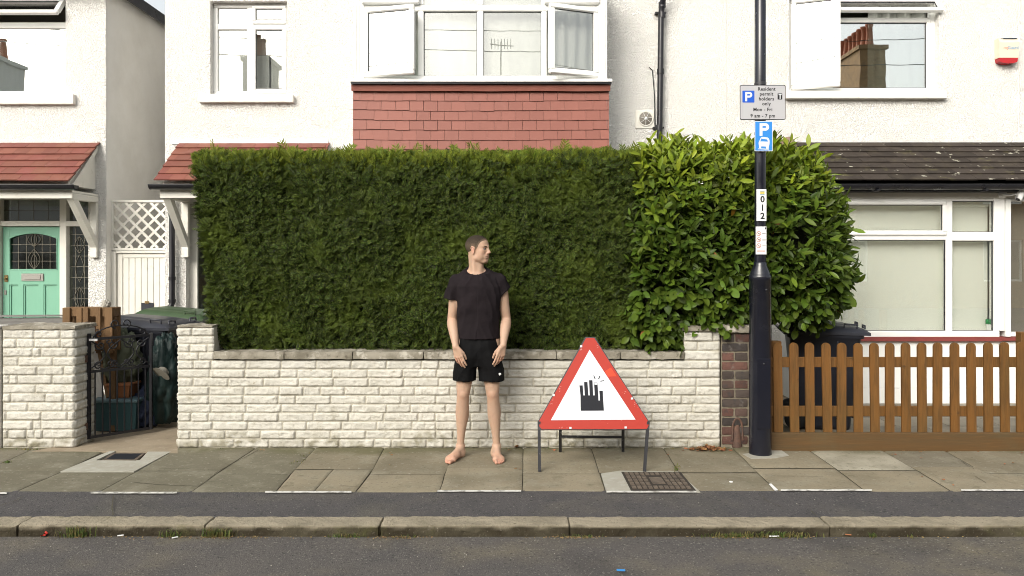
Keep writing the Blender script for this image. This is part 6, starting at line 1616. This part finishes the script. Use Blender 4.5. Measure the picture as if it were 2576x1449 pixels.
    def mesh(s):
        F = s.F; I = F < 0; n = F.shape
        cnt = np.zeros([k-1 for k in n], np.int8)
        for dx in (0, 1):
            for dy in (0, 1):
                for dz in (0, 1): cnt += I[dx:n[0]-1+dx, dy:n[1]-1+dy, dz:n[2]-1+dz]
        act = (cnt > 0) & (cnt < 8); ix = np.argwhere(act); vid = np.full(act.shape, -1, np.int32); vid[act] = np.arange(len(ix))
        V = np.zeros((len(ix), 3)); W = np.zeros(len(ix))
        C = [(a, b_, c) for a in (0, 1) for b_ in (0, 1) for c in (0, 1)]
        for p in C:
            for ax in range(3):
                if p[ax]: continue
                q = list(p); q[ax] = 1; q = tuple(q)
                fa = F[ix[:, 0]+p[0], ix[:, 1]+p[1], ix[:, 2]+p[2]]; fb = F[ix[:, 0]+q[0], ix[:, 1]+q[1], ix[:, 2]+q[2]]
                m = (fa < 0) != (fb < 0); t = np.where(m, fa/(fa-fb+1e-20), 0); pt = np.array(p, float)[None]+t[:, None]*(np.array(q)-np.array(p))[None]
                V += pt*m[:, None]; W += m
        V = (V/W[:, None]+ix)*s.h+s.lo
        Fs = []
        for ax in range(3):
            sl0 = [slice(1, n[k]-1) for k in range(3)]; sl1 = list(sl0); sl0[ax] = slice(0, n[ax]-1); sl1[ax] = slice(1, n[ax])
            A = I[tuple(sl0)]; B = I[tuple(sl1)]; e = np.argwhere(A != B)
            off = np.array([1, 1, 1]); off[ax] = 0; g = e+off; aa = A[e[:, 0], e[:, 1], e[:, 2]]
            u, v = (ax+1) % 3, (ax+2) % 3; du = np.zeros(3, int); dv = np.zeros(3, int); du[u] = 1; dv[v] = 1
            idx = [vid[tuple((g-d_).T)] for d_ in (du+dv, dv, 0*du, du)]
            q = np.stack(idx, 1); q[~aa] = q[~aa][:, ::-1]; Fs.append(q)
        return V, np.concatenate(Fs)

# ---- head frame: f forward, s to his left, u up
HC = np.array([-.004, .004, 1.648]); yaw = R(63)
fD = np.array([sin(yaw), -cos(yaw), 0]); sD = np.array([cos(yaw), sin(yaw), 0]); uD = np.array([0, 0, 1.0])
HR = np.stack([fD, sD, uD], 1)        # columns
HS = 1.0
def hp(f, s_, u): return HC+HS*(f*fD+s_*sD+u*uD)
def hell(v, c, r, k=.012, mode='add', tilt=0):
    rot = HR
    if tilt: ct, st_ = cos(tilt), sin(tilt); rot = HR@np.array([[ct, 0, -st_], [0, 1, 0], [st_, 0, ct]])
    v.ell(hp(*c), np.array(r)*HS, k, rot, mode)
def hcap(v, a, c, ra, rb, k=.010, mode='add'): v.cap(hp(*a), hp(*c), ra*HS, rb*HS, k, mode)
def skull(v, o=0.0):
    hell(v, (-.014, 0, .036), (.090+o, .073+o, .079+o), .02)
    hell(v, (.030, 0, .030), (.058+o, .064+o, .072+o), .025)
def head(v):
    skull(v)
    hell(v, (.034, 0, -.025), (.050, .056, .070), .02)
    hell(v, (.030, 0, -.062), (.046, .048, .036), .02)
    hell(v, (.070, 0, -.088), (.020, .026, .018), .018)
    for s_ in (-1, 1):
        hcap(v, (-.002, s_*.052, -.040), (.012, s_*.048, -.068), .014, .013, .02)
        hcap(v, (.010, s_*.048, -.068), (.062, s_*.018, -.092), .013, .012, .018)
        hell(v, (.052, s_*.040, -.012), (.024, .018, .020), .022)
        hcap(v, (.070, s_*.042, .027), (.087, s_*.010, .026), .007, .008, .012)
        hell(v, (-.003, s_*.072, -.006), (.016, .007, .027), .008, tilt=.15)
        rim = [(hp(-.003+.0155*cos(a_)*(1.0 if sin(a_) > 0 else .75)-.003*sin(a_), s_*(.077+.004*max(0, -cos(a_))), -.004+.028*sin(a_)), .0036) for a_ in [R(-100+k_*31) for k_ in range(9)][::-1]]
        v.chain(rim, .003, sub=2); hell(v, (.004, s_*.082, -.004), (.007, .006, .012), .004, 'sub', tilt=.1)
    for s_ in (-1, 1): hell(v, (.040, s_*.033, -.045), (.032, .026, .034), .022)
    hell(v, (.090, 0, -.002), (.010, .011, .030), .012)
    for s_ in (-1, 1): hell(v, (.089, s_*.031, .009), (.014, .018, .0100), .008, 'sub')
    hcap(v, (.086, 0, .018), (.107, 0, -.021), .0065, .0092, .008)
    for s_ in (-1, 1): hell(v, (.096, s_*.011, -.026), (.012, .0072, .0075), .006); hell(v, (.102, s_*.0065, -.0330), (.005, .0032, .003), .002, 'sub')
    hell(v, (.080, 0, -.054), (.014, .030, .024), .016)
    hell(v, (.0905, 0, -.0480), (.0060, .022, .0045), .005); hell(v, (.0895, 0, -.0595), (.0062, .019, .0055), .005)
    hcap(v, (.0975, 0, -.0542), (.088, .026, -.0575), .0020, .0022, .002, 'sub'); hcap(v, (.0975, 0, -.0542), (.088, -.026, -.0575), .0020, .0022, .002, 'sub')
    hell(v, (.093, 0, -.071), (.005, .016, .004), .008, 'sub')

def hand(v, wrist, D, A_, N_, curls, tl):
    """D along the hand, A_ across towards the thumb, N_ out of the back of the hand"""
    D = D/np.linalg.norm(D); A_ = A_-A_.dot(D)*D; A_ /= np.linalg.norm(A_); N_ = np.cross(D, A_)*np.sign(np.dot(np.cross(D, A_), N_))
    w_ = np.array(wrist); kn = []
    for ao, do in ((.029, .082), (.010, .087), (-.010, .083), (-.028, .073)):
        p = w_+D*do+A_*ao; kn.append(p); v.cap(w_+D*.012+A_*ao*.55, p, .0125, .0105, .012)
    v.cap(w_+D*.02+A_*.012, w_+D*.055+A_*.026-N_*.006, .014, .015, .012)
    ls = ((.040, .024, .019), (.045, .028, .020), (.041, .026, .019), (.032, .019, .017))
    for i, (p, L3) in enumerate(zip(kn, ls)):
        fan = (.05, .015, -.025, -.07)[i]; cu = curls[i]; a = cu*.5; q = p
        rr_ = (.0092, .0094, .0090, .0080)[i]
        for j, l in enumerate(L3):
            di = (D*cos(a)-N_*sin(a))+A_*fan; di /= np.linalg.norm(di); q2 = q+di*l; v.cap(q, q2, rr_*(1-.09*j), rr_*(1-.09*(j+1)), .003 if j else .006); q = q2; a += cu*(.9 if j == 0 else .6)
    p = w_+D*.030+A_*.022-N_*.004; d1 = D*.85+A_*.42-N_*.30; d1 /= np.linalg.norm(d1); q = p+d1*.040; v.cap(p, q, .0145, .0112, .010)
    d2 = D*.92+A_*.12*tl-N_*.35; d2 /= np.linalg.norm(d2); q2 = q+d2*.030; v.cap(q, q2, .0108, .0095, .004); d3 = D*.95-A_*.10-N_*.3; d3 /= np.linalg.norm(d3); v.cap(q2, q2+d3*.024, .0094, .0078, .004)
def foot(v, ank, heel, toe, side):
    heel = np.array(heel); toe = np.array(toe); D = toe-heel; L_ = np.linalg.norm(D); D /= L_; S = np.array([-D[1], D[0], 0])*side   # S towards the big toe
    v.cap(ank, heel+D*.014+np.array([0, 0, .05]), .027, .028, .02); v.ell(heel+D*.028+np.array([0, 0, .030]), (.032, .034, .032), .02)
    v.cap(ank+np.array([0, 0, -.010])+D*.006, heel+D*L_*.58+np.array([0, 0, .038]), .029, .023, .025)
    v.cap(heel+D*.035+np.array([0, 0, .024]), heel+D*L_*.70-S*.020+np.array([0, 0, .018]), .026, .019, .03)
    v.cap(heel+D*L_*.74+S*.024+np.array([0, 0, .022]), heel+D*L_*.68-S*.030+np.array([0, 0, .018]), .021, .016, .03)
    v.cap(heel+D*L_*.45+S*.018+np.array([0, 0, .034]), heel+D*L_*.74+S*.022+np.array([0, 0, .022]), .022, .021, .02)
    for k_, (so, ln, r_) in enumerate(((.029, .255, .0135), (.0065, .253, .0095), (-.009, .240, .0088), (-.0225, .224, .0084), (-.035, .205, .0082))):
        a = heel+D*L_*.72+S*so*.85+np.array([0, 0, .018]); e = heel+D*(ln*L_/.262)+S*so+np.array([0, 0, r_*.95]); v.cap(a, e, r_*1.05, r_, .005 if k_ else .007)
def gnd(px, py): x, y = G(px, py); return np.array([x-MX, y-MD, 0])

v = Vol((-.37, -.34, -.006), (.36, .22, 1.78), .0027)
# neck and shoulders
nb = np.array([-.012, .022, 1.43])
v.cap(hp(-.027, 0, -.050), nb, .051, .058, .03)
v.cap(hp(.020, 0, -.075), (-.010, -.005, 1.45), .030, .042, .03)
for s_ in (-1, 1):
    v.cap((s_*.035-.012, .025, 1.468), (s_*.155, .012, 1.405), .034, .040, .03)
    v.cap(hp(-.012, s_*.052, -.03), (s_*.018-.012, -.045, 1.432), .010, .008, .035)      # neck tendon
v.loft([(.86, 0, .01, .15, .10), (1.0, 0, .01, .145, .095), (1.15, 0, .005, .15, .10), (1.30, 0, .0, .165, .105), (1.40, 0, .005, .14, .085), (1.46, -.01, .01, .07, .06)], .02)
v.cap((-.06, -.035, 1.425), (.05, -.035, 1.425), .016, .016, .03)
head(v)
# arms
ARM = {-1: dict(sh=(-.172, .012, 1.385), el=(mx(1137), .030, mz(803)), wr=(mxd(1146, -.125), -.125, mzd(872, -.125))), 1: dict(sh=(.176, .012, 1.385), el=(mx(1272.5), .030, mz(802)), wr=(mxd(1266, -.125), -.125, mzd(868, -.125)))}
for s_, a in ARM.items():
    sh, el, wr = [np.array(a[k]) for k in ('sh', 'el', 'wr')]
    v.chain([(sh, .052), (sh*.62+el*.38, .048), (sh*.3+el*.7, .042), (el, .0385), (el*.78+wr*.22+np.array([s_*.003, 0, 0]), .0425), (el*.45+wr*.55, .0365), (el*.15+wr*.85, .027), (wr, .0245)], .02)
hand(v, ARM[-1]['wr'], np.array([.30, -.08, -.95]), np.array([.85, -.35, .2]), np.array([-.30, -.95, .0]), (.22, .26, .34, .42), .5)
hand(v, ARM[1]['wr'], np.array([-.26, -.08, -.96]), np.array([-.80, -.45, .2]), np.array([.35, -.93, .0]), (.20, .30, .46, .58), .5)
# legs and feet
hl = gnd(1160, 1150); tl_ = gnd(1133, 1161.0); hr_ = gnd(1244, 1150); tr_ = gnd(1258.5, 1161.5)
hl = np.array([-.128, .055, 0]); tl_ = np.array([-.222, -.145, 0]); hr_ = np.array([.128, .060, 0]); tr_ = np.array([.172, -.165, 0])
def fit(heel, toe, L_=.262): d = toe-heel; return heel+d/np.linalg.norm(d)*L_
tl_ = fit(hl, tl_); tr_ = fit(hr_, tr_)
LEG = {-1: dict(hip=(-.086, .0, .90), kn=(mx(1165.5), -.015, mz(990)), an=(mx(1157.5), .030, .095)), 1: dict(hip=(.088, .0, .90), kn=(mx(1239.5), -.015, mz(990)), an=(mx(1249), .032, .095))}
for s_, a in LEG.items():
    hip, kn, an = [np.array(a[k]) for k in ('hip', 'kn', 'an')]
    v.chain([(hip, .095), (hip*.55+kn*.45, .078), (hip*.25+kn*.75, .063), (kn, .050), (kn*.82+an*.18+np.array([0, .008, 0]), .0495), (kn*.66+an*.34+np.array([0, .018, 0]), .0530), (kn*.42+an*.58+np.array([0, .014, 0]), .043), (kn*.2+an*.8+np.array([0, .006, 0]), .0315), (an, .0285)], .03)
    v.ell(kn+np.array([0, -.022, .004]), (.033, .032, .038), .015)
    for q in (-1, 1): v.ell(kn+np.array([q*.026, -.012, .050]), (.020, .026, .034), .02)
    v.ell(kn*.66+an*.34+np.array([s_*.014, .03, 0]), (.036, .036, .085), .015); v.ell(kn*.62+an*.38+np.array([-s_*.014, .03, -.01]), (.036, .034, .080), .015)
    for q in (-1, 1): v.ell(an+np.array([q*.026, .004, -.004]), (.009, .012, .013), .014)
foot(v, np.array(LEG[-1]['an'])*np.array([1, 1, .8]), hl, tl_, 1); foot(v, np.array(LEG[1]['an'])*np.array([1, 1, .8]), hr_, tr_, -1)
sl, P = v.block((-.4, -.4, -.02), (.4, .3, .06)); v.F[sl] = np.maximum(v.F[sl], .0015-P[..., 2])
V, F = v.mesh()
man = thing('person', 'barefoot man in black t-shirt and black shorts standing with head turned aside', 'person', (MX, MD, 0))
off = np.array([MX, MD, 0])
# skin colour patches, also darker under the brows and along the mouth
sk = np.tile(np.array([.455, .300, .215]), (len(V), 1)); q = V
def tintm(c, r, col, st): 
    global sk
    w_ = np.exp(-(((q-np.array(c))/np.array(r))**2).sum(1))[:, None]*st; sk = sk*(1-w_)+np.array(col)*w_
hl_loc = (q-HC)@HR
def tinth(c, r, col, st):
    global sk
    w_ = np.exp(-(((hl_loc-np.array(c))/np.array(r))**2).sum(1))[:, None]*st; sk = sk*(1-w_)+np.array(col)*w_
for s_ in (-1, 1):
    k_ = np.array(LEG[s_]['kn']); tintm(k_, (.05, .06, .05), (.50, .24, .16), .55)
    tintm((hl if s_ < 0 else hr_)*.35+(tl_ if s_ < 0 else tr_)*.65, (.07, .07, .06), (.56, .27, .19), .6); tintm((tl_ if s_ < 0 else tr_), (.06, .06, .03), (.58, .24, .17), .7)
    w3 = np.array(ARM[s_]['wr']); tintm(w3+np.array([0, 0, -.13]), (.06, .06, .05), (.55, .26, .18), .6); e3 = np.array(ARM[s_]['el']); tintm(e3, (.05, .05, .05), (.50, .27, .18), .4)
    tinth((.062, s_*.040, -.018), (.025, .02, .022), (.52, .25, .17), .5); tinth((-.002, s_*.082, -.004), (.02, .015, .03), (.55, .20, .14), .6)
    tinth((.088, s_*.032, .020), (.012, .020, .006), (.28, .15, .10), .5)
tinth((.097, 0, -.054), (.010, .021, .010), (.36, .16, .13), .7); tinth((.109, 0, -.022), (.012, .014, .012), (.56, .26, .18), .6)
tinth((.055, 0, -.085), (.045, .06, .030), (.30, .20, .145), .45); tinth((.102, 0, -.0535), (.006, .021, .0022), (.16, .05, .04), .9)
tinth((.055, 0, -.01), (.07, .10, .09), (.43, .262, .178), .55)
# shin hair: faint darker speckle
sp_ = np.array([mnoise.noise(Vector((a*90, b_*90, c*30))) if c < .62 else 0 for a, b_, c in q]) if len(q) < 4e5 else np.zeros(len(q))
sk *= (1-.10*np.clip(sp_, 0, 1)*((q[:, 2] > .12) & (q[:, 2] < .62)))[:, None]
skinm = M('skin', (.5, .3, .2), .52, attr=True, var=[((.52, .37, .28), 14, .5, .75, .35), ((.36, .21, .15), 30, .58, .75, .25)], bump=[(120, .12, .002)], sss=.10, spec=.35)
body = mesh_np('body', V+off, F, skinm, man, sk, True)
# hair: cropped, thicker on top
vh = Vol((-.13, -.14, 1.52), (.14, .14, 1.78), .0026)
skull(vh, .0013)
sl, P = vh.block(vh.lo, vh.lo+vh.h*vh.n); L3 = (P-HC)@HR; f, s3, u = L3[..., 0], np.abs(L3[..., 1]), L3[..., 2]
line = np.interp(f, [-.12, -.06, -.028, -.020, .012, .018, .032, .045, .062, .075, .09], [-.055, -.048, -.040, .026, .024, -.006, .010, .040, .062, .082, .090]) 
nzz = .0035*np.sin(f*900+u*700)*np.cos(s3*800-u*900)+.003*np.sin(f*310+s3*270)
line = line + nzz - .012*np.clip((.045-s3)/.045, 0, 1)*(f > .05) + .0*f
vh.F = np.maximum(vh.F, (line-u).astype(np.float32)*.7)
Vh, Fh = vh.mesh(); hl2 = (Vh-HC)@HR
tt = np.clip((hl2[:, 2]-.015)/.075, 0, 1)[:, None]; nz = np.array([mnoise.noise(Vector(p)*120) for p in Vh])[:, None]
line2 = np.interp(hl2[:, 0], [-.12, -.06, -.028, -.020, .012, .018, .032, .045, .062, .075, .09], [-.055, -.048, -.040, .026, .024, -.006, .010, .040, .062, .082, .090])
ed = np.clip((hl2[:, 2]-line2)/.030, 0, 1)[:, None]**.8; ed = np.maximum(ed, 0)
hc = ((1-tt)*np.array([.085, .064, .044])+tt*np.array([.030, .022, .016]))*(1+.35*nz)
hc = hc*(.55+.45*ed)+np.array([.28, .19, .135])*(.45*(1-ed))
mesh_np('hair', Vh+off, Fh, M('cropped_hair', (.06,.04,.03), .85, attr=True, bump=[(400, .8, .003), (150, .4, .002)], spec=.2), man, hc, True)
# brows, eyes
def hmat(): 
    m_ = Matrix.Identity(4)
    for i in range(3):
        for j in range(3): m_[i][j] = HR[i, j]
    return m_
HM = Matrix.Translation(Vector(HC+off)) @ hmat()
for s_ in (-1, 1):
    b = MB(); b.M = HM; b.lathe([(.0118*sin(pi*i/10), -.0118*cos(pi*i/10)) for i in range(11)], (.0715, s_*.031, .0075), 16); e = b.build('eye', M('shaded_eye_white', (.23, .21, .20), .3), man)  # white of the eye darkened: the brow's shade is put into its colour
    b = MB(); b.M = HM @ Matrix.Rotation(R(4), 4, 'Z'); b.lathe([(.0062, .0), (.004, .0012), (0, .0016)], (.0715+.0106, s_*.031-.001, .0070), 14, 'x'); b.build('iris', M('iris', (.03, .035, .035), .15), e)
    b = MB(); b.M = HM
    pts = [(.0915-.021*t**2*1.0, s_*(.009+.039*t), .0215+.0055*sin(pi*t*.8)-.003*t) for t in [i/8 for i in range(9)]]
    b.tube(pts, [.0024, .0036, .0040, .0040, .0038, .0035, .0030, .0022, .001], 7); b.build('eyebrow', M('brow_hair', (.045,.028,.018), .9), man)
    b = MB(); b.M = HM; pts = [(.0835-.011*t**2, s_*(.018+.026*t), .0118+.0024*sin(pi*t)) for t in [i/6 for i in range(7)]]; b.tube(pts, .0028, 6); b.build('eyelid', M('lid_skin', (.30,.16,.11), .6), man)

def folds(V, F, amp, seed, zc=None):
    n_ = np.zeros_like(V); fn_v = np.cross(V[F[:, 1]]-V[F[:, 0]], V[F[:, 2]]-V[F[:, 0]])
    for k in range(4): np.add.at(n_, F[:, k], fn_v)
    n_ /= np.linalg.norm(n_, axis=1, keepdims=True)+1e-12
    h = np.empty(len(V))
    for i, p in enumerate(V):
        a = mnoise.noise(Vector((p[0]*16+seed+p[2]*4*(1 if p[0] > 0 else -1), p[1]*14, p[2]*4.5))); b_ = mnoise.noise(Vector((p[0]*9-p[2]*7, p[1]*9, p[2]*12+seed)))
        h[i] = (1-abs(a)*2.2)*.6+b_*.55
    return V+n_*(h*amp)[:, None], n_
# T-shirt
v = Vol((-.32, -.20, .93), (.32, .20, 1.53), .0030)
rows = [(.940, 0, .004, .168, .128), (1.00, 0, .004, .166, .124), (1.10, 0, .004, .163, .118), (1.20, .002, .002, .168, .120), (1.29, .004, .0, .180, .122), (1.36, .004, .004, .182, .118), (1.41, .0, .006, .163, .106), (1.45, -.008, .008, .118, .094), (1.485, -.014, .014, .092, .080), (1.52, -.014, .022, .078, .068)]
v.loft(rows, .02, 2.4)
for s_ in (-1, 1):
    sh = np.array(ARM[s_]['sh']); se = np.array([mx(1136), .020, mz(748)]) if s_ < 0 else np.array([mx(1270), .020, mz(729)])
    v.cap((s_*.085-.006, .018, 1.428), sh+np.array([-s_*.012, 0, .012]), .055, .055, .03)
    se = np.array([mx(1136), .016, mz(753)]) if s_ < 0 else np.array([mx(1269), .016, mz(735)]); e2 = se+(se-sh)*.4; D0 = (se-sh)/np.linalg.norm(se-sh); N0 = D0+np.array([s_*.35, 0, 0]) if s_ > 0 else D0+np.array([.12, 0, 0]); N0 /= np.linalg.norm(N0)
    def slv(P, sh=sh, e2=e2, se=se, N0=N0):
        ba = e2-sh; t = np.clip(((P-sh)@ba)/ba.dot(ba), 0, 1); d = np.linalg.norm((P-sh-t[..., None]*ba)*np.array([1, .95, 1]), axis=-1)-(.060+.004*t)
        return np.maximum(d, (P-se)@N0)
    v.op(np.minimum(sh, e2)-.07, np.maximum(sh, e2)+.07, slv, .018)
v.loft([(.93, 0, .004, .158, .116), (.985, 0, .004, .156, .113)], .0, 2.4, 'sub')
for s_ in (-1, 1):
    sh = np.array(ARM[s_]['sh']); se = np.array([mx(1136), .020, mz(753)]) if s_ < 0 else np.array([mx(1270), .020, mz(734)]); D = (se-sh)/np.linalg.norm(se-sh)
    v.cap(se-D*.030, se+D*.12, .053, .056, 0, 'sub')
v.plane((0, 0, .952), (.006, 0, -1))
# neckline: everything inside a tilted ellipse round the neck
sl, P = v.block(v.lo, v.lo+v.h*v.n)
cx_, cy_ = -.016, .010; qx = (P[..., 0]-cx_)/.076; qy = (P[..., 1]-cy_)/.082; rad = np.sqrt(qx*qx+qy*qy); zl = 1.488+.32*(P[..., 1]-cy_)*1.0+.0*P[..., 0]
hole = np.maximum((rad-1)*.078, (1.40-P[..., 2])); v.F = np.maximum(v.F, -hole.astype(np.float32))
top_ = (P[..., 2]-(1.487+.42*(P[..., 1]-cy_)-.0*qx)).astype(np.float32); v.F = np.maximum(v.F, np.where(rad < 1.7, top_, -1))
V, F = v.mesh(); V2, nn = folds(V, F, .0105, 3)
shirtm = M('black_cotton', (.0150, .0118, .0135), .9, var=[((.020, .015, .0175), 4, .45, .7, .7), ((.008, .0065, .008), 9, .5, .7, .5)], bump=[(600, .3, .001), (20, .45, .010)], spec=.08)
sh_o = mesh_np('t_shirt', V2+off, F, shirtm, man, None, True)
b = MB(); n = 48; pts = []
for i in range(n+1):
    a = 2*pi*i/n; x_, y_ = cx_+.0795*cos(a), cy_+.0855*sin(a); pts.append((x_+MX, y_+MD, 1.484+.42*(y_-cy_)))
b.tube(pts, .0052, 8, False); b.build('neckband', shirtm, sh_o)
# shorts
v = Vol((-.26, -.20, .60), (.26, .20, 1.02), .0030)
v.loft([(.735, 0, .004, .176, .090), (.80, 0, .006, .182, .112), (.88, 0, .006, .172, .120), (.95, 0, .006, .160, .116), (1.01, 0, .006, .152, .11)], .02, 2.3)
for s_, c0, hw in ((-1, mx(1168), .089), (1, mx(1236.5), .100)):
    v.loft([(.610, c0, .0, hw, .098), (.70, c0*.97, .0, hw-.001, .103), (.76, s_*.091, .001, .092, .109), (.82, s_*.088, .002, .088, .113), (.90, s_*.080, .004, .078, .110), (.98, s_*.07, .004, .07, .100)], .018, 2.3)
for s_, c0, hw in ((-1, mx(1168), .089), (1, mx(1236.5), .100)):
    v.loft([(.60, c0, .0, hw-.010, .088), (.675, c0*.98, .0, hw-.011, .090)], 0, 2.3, 'sub')
v.plane((-.1, 0, mz(954.5)), (-.012, 0, -1))
V, F = v.mesh(); V2, nn = folds(V, F, .0085, 9)
shm = M('black_shorts_fabric', (.0045, .0045, .005), .8, var=[((.008, .008, .009), 6, .45, .7, .6)], bump=[(500, .25, .001), (16, .4, .010)], spec=.12)
so = mesh_np('shorts', V2+off, F, shm, man, None, True)
# small white emblem on the hem
i_ = None
lx_, lz_ = mx(1257.8), mz(937.4); near = V2[(np.abs(V2[:, 0]-lx_) < .006) & (np.abs(V2[:, 2]-lz_) < .006) & (V2[:, 1] < 0)]
yl = near[:, 1].min() if len(near) else -.09
b = MB(); cxm, czm, ym = lx_+MX, lz_, yl+MD
for P_, w_ in (([(-.011,.004),(-.003,.011),(.008,.009),(.011,.0),(.004,-.005),(-.001,-.010)], 0),): b.prism([(cxm+p[0], czm+p[1]) for p in P_], ym-.004, ym+.010)
em = b.build('emblem', MT['white'], so)
b = MB()
b.prism([(cxm-.004, czm+.004), (cxm+.001, czm+.006), (cxm+.005, czm+.004), (cxm+.005, czm+.001), (cxm+.001, czm-.002)], ym-.0048, ym-.0041)
b.build('emblem_mark', MT['black'], em)
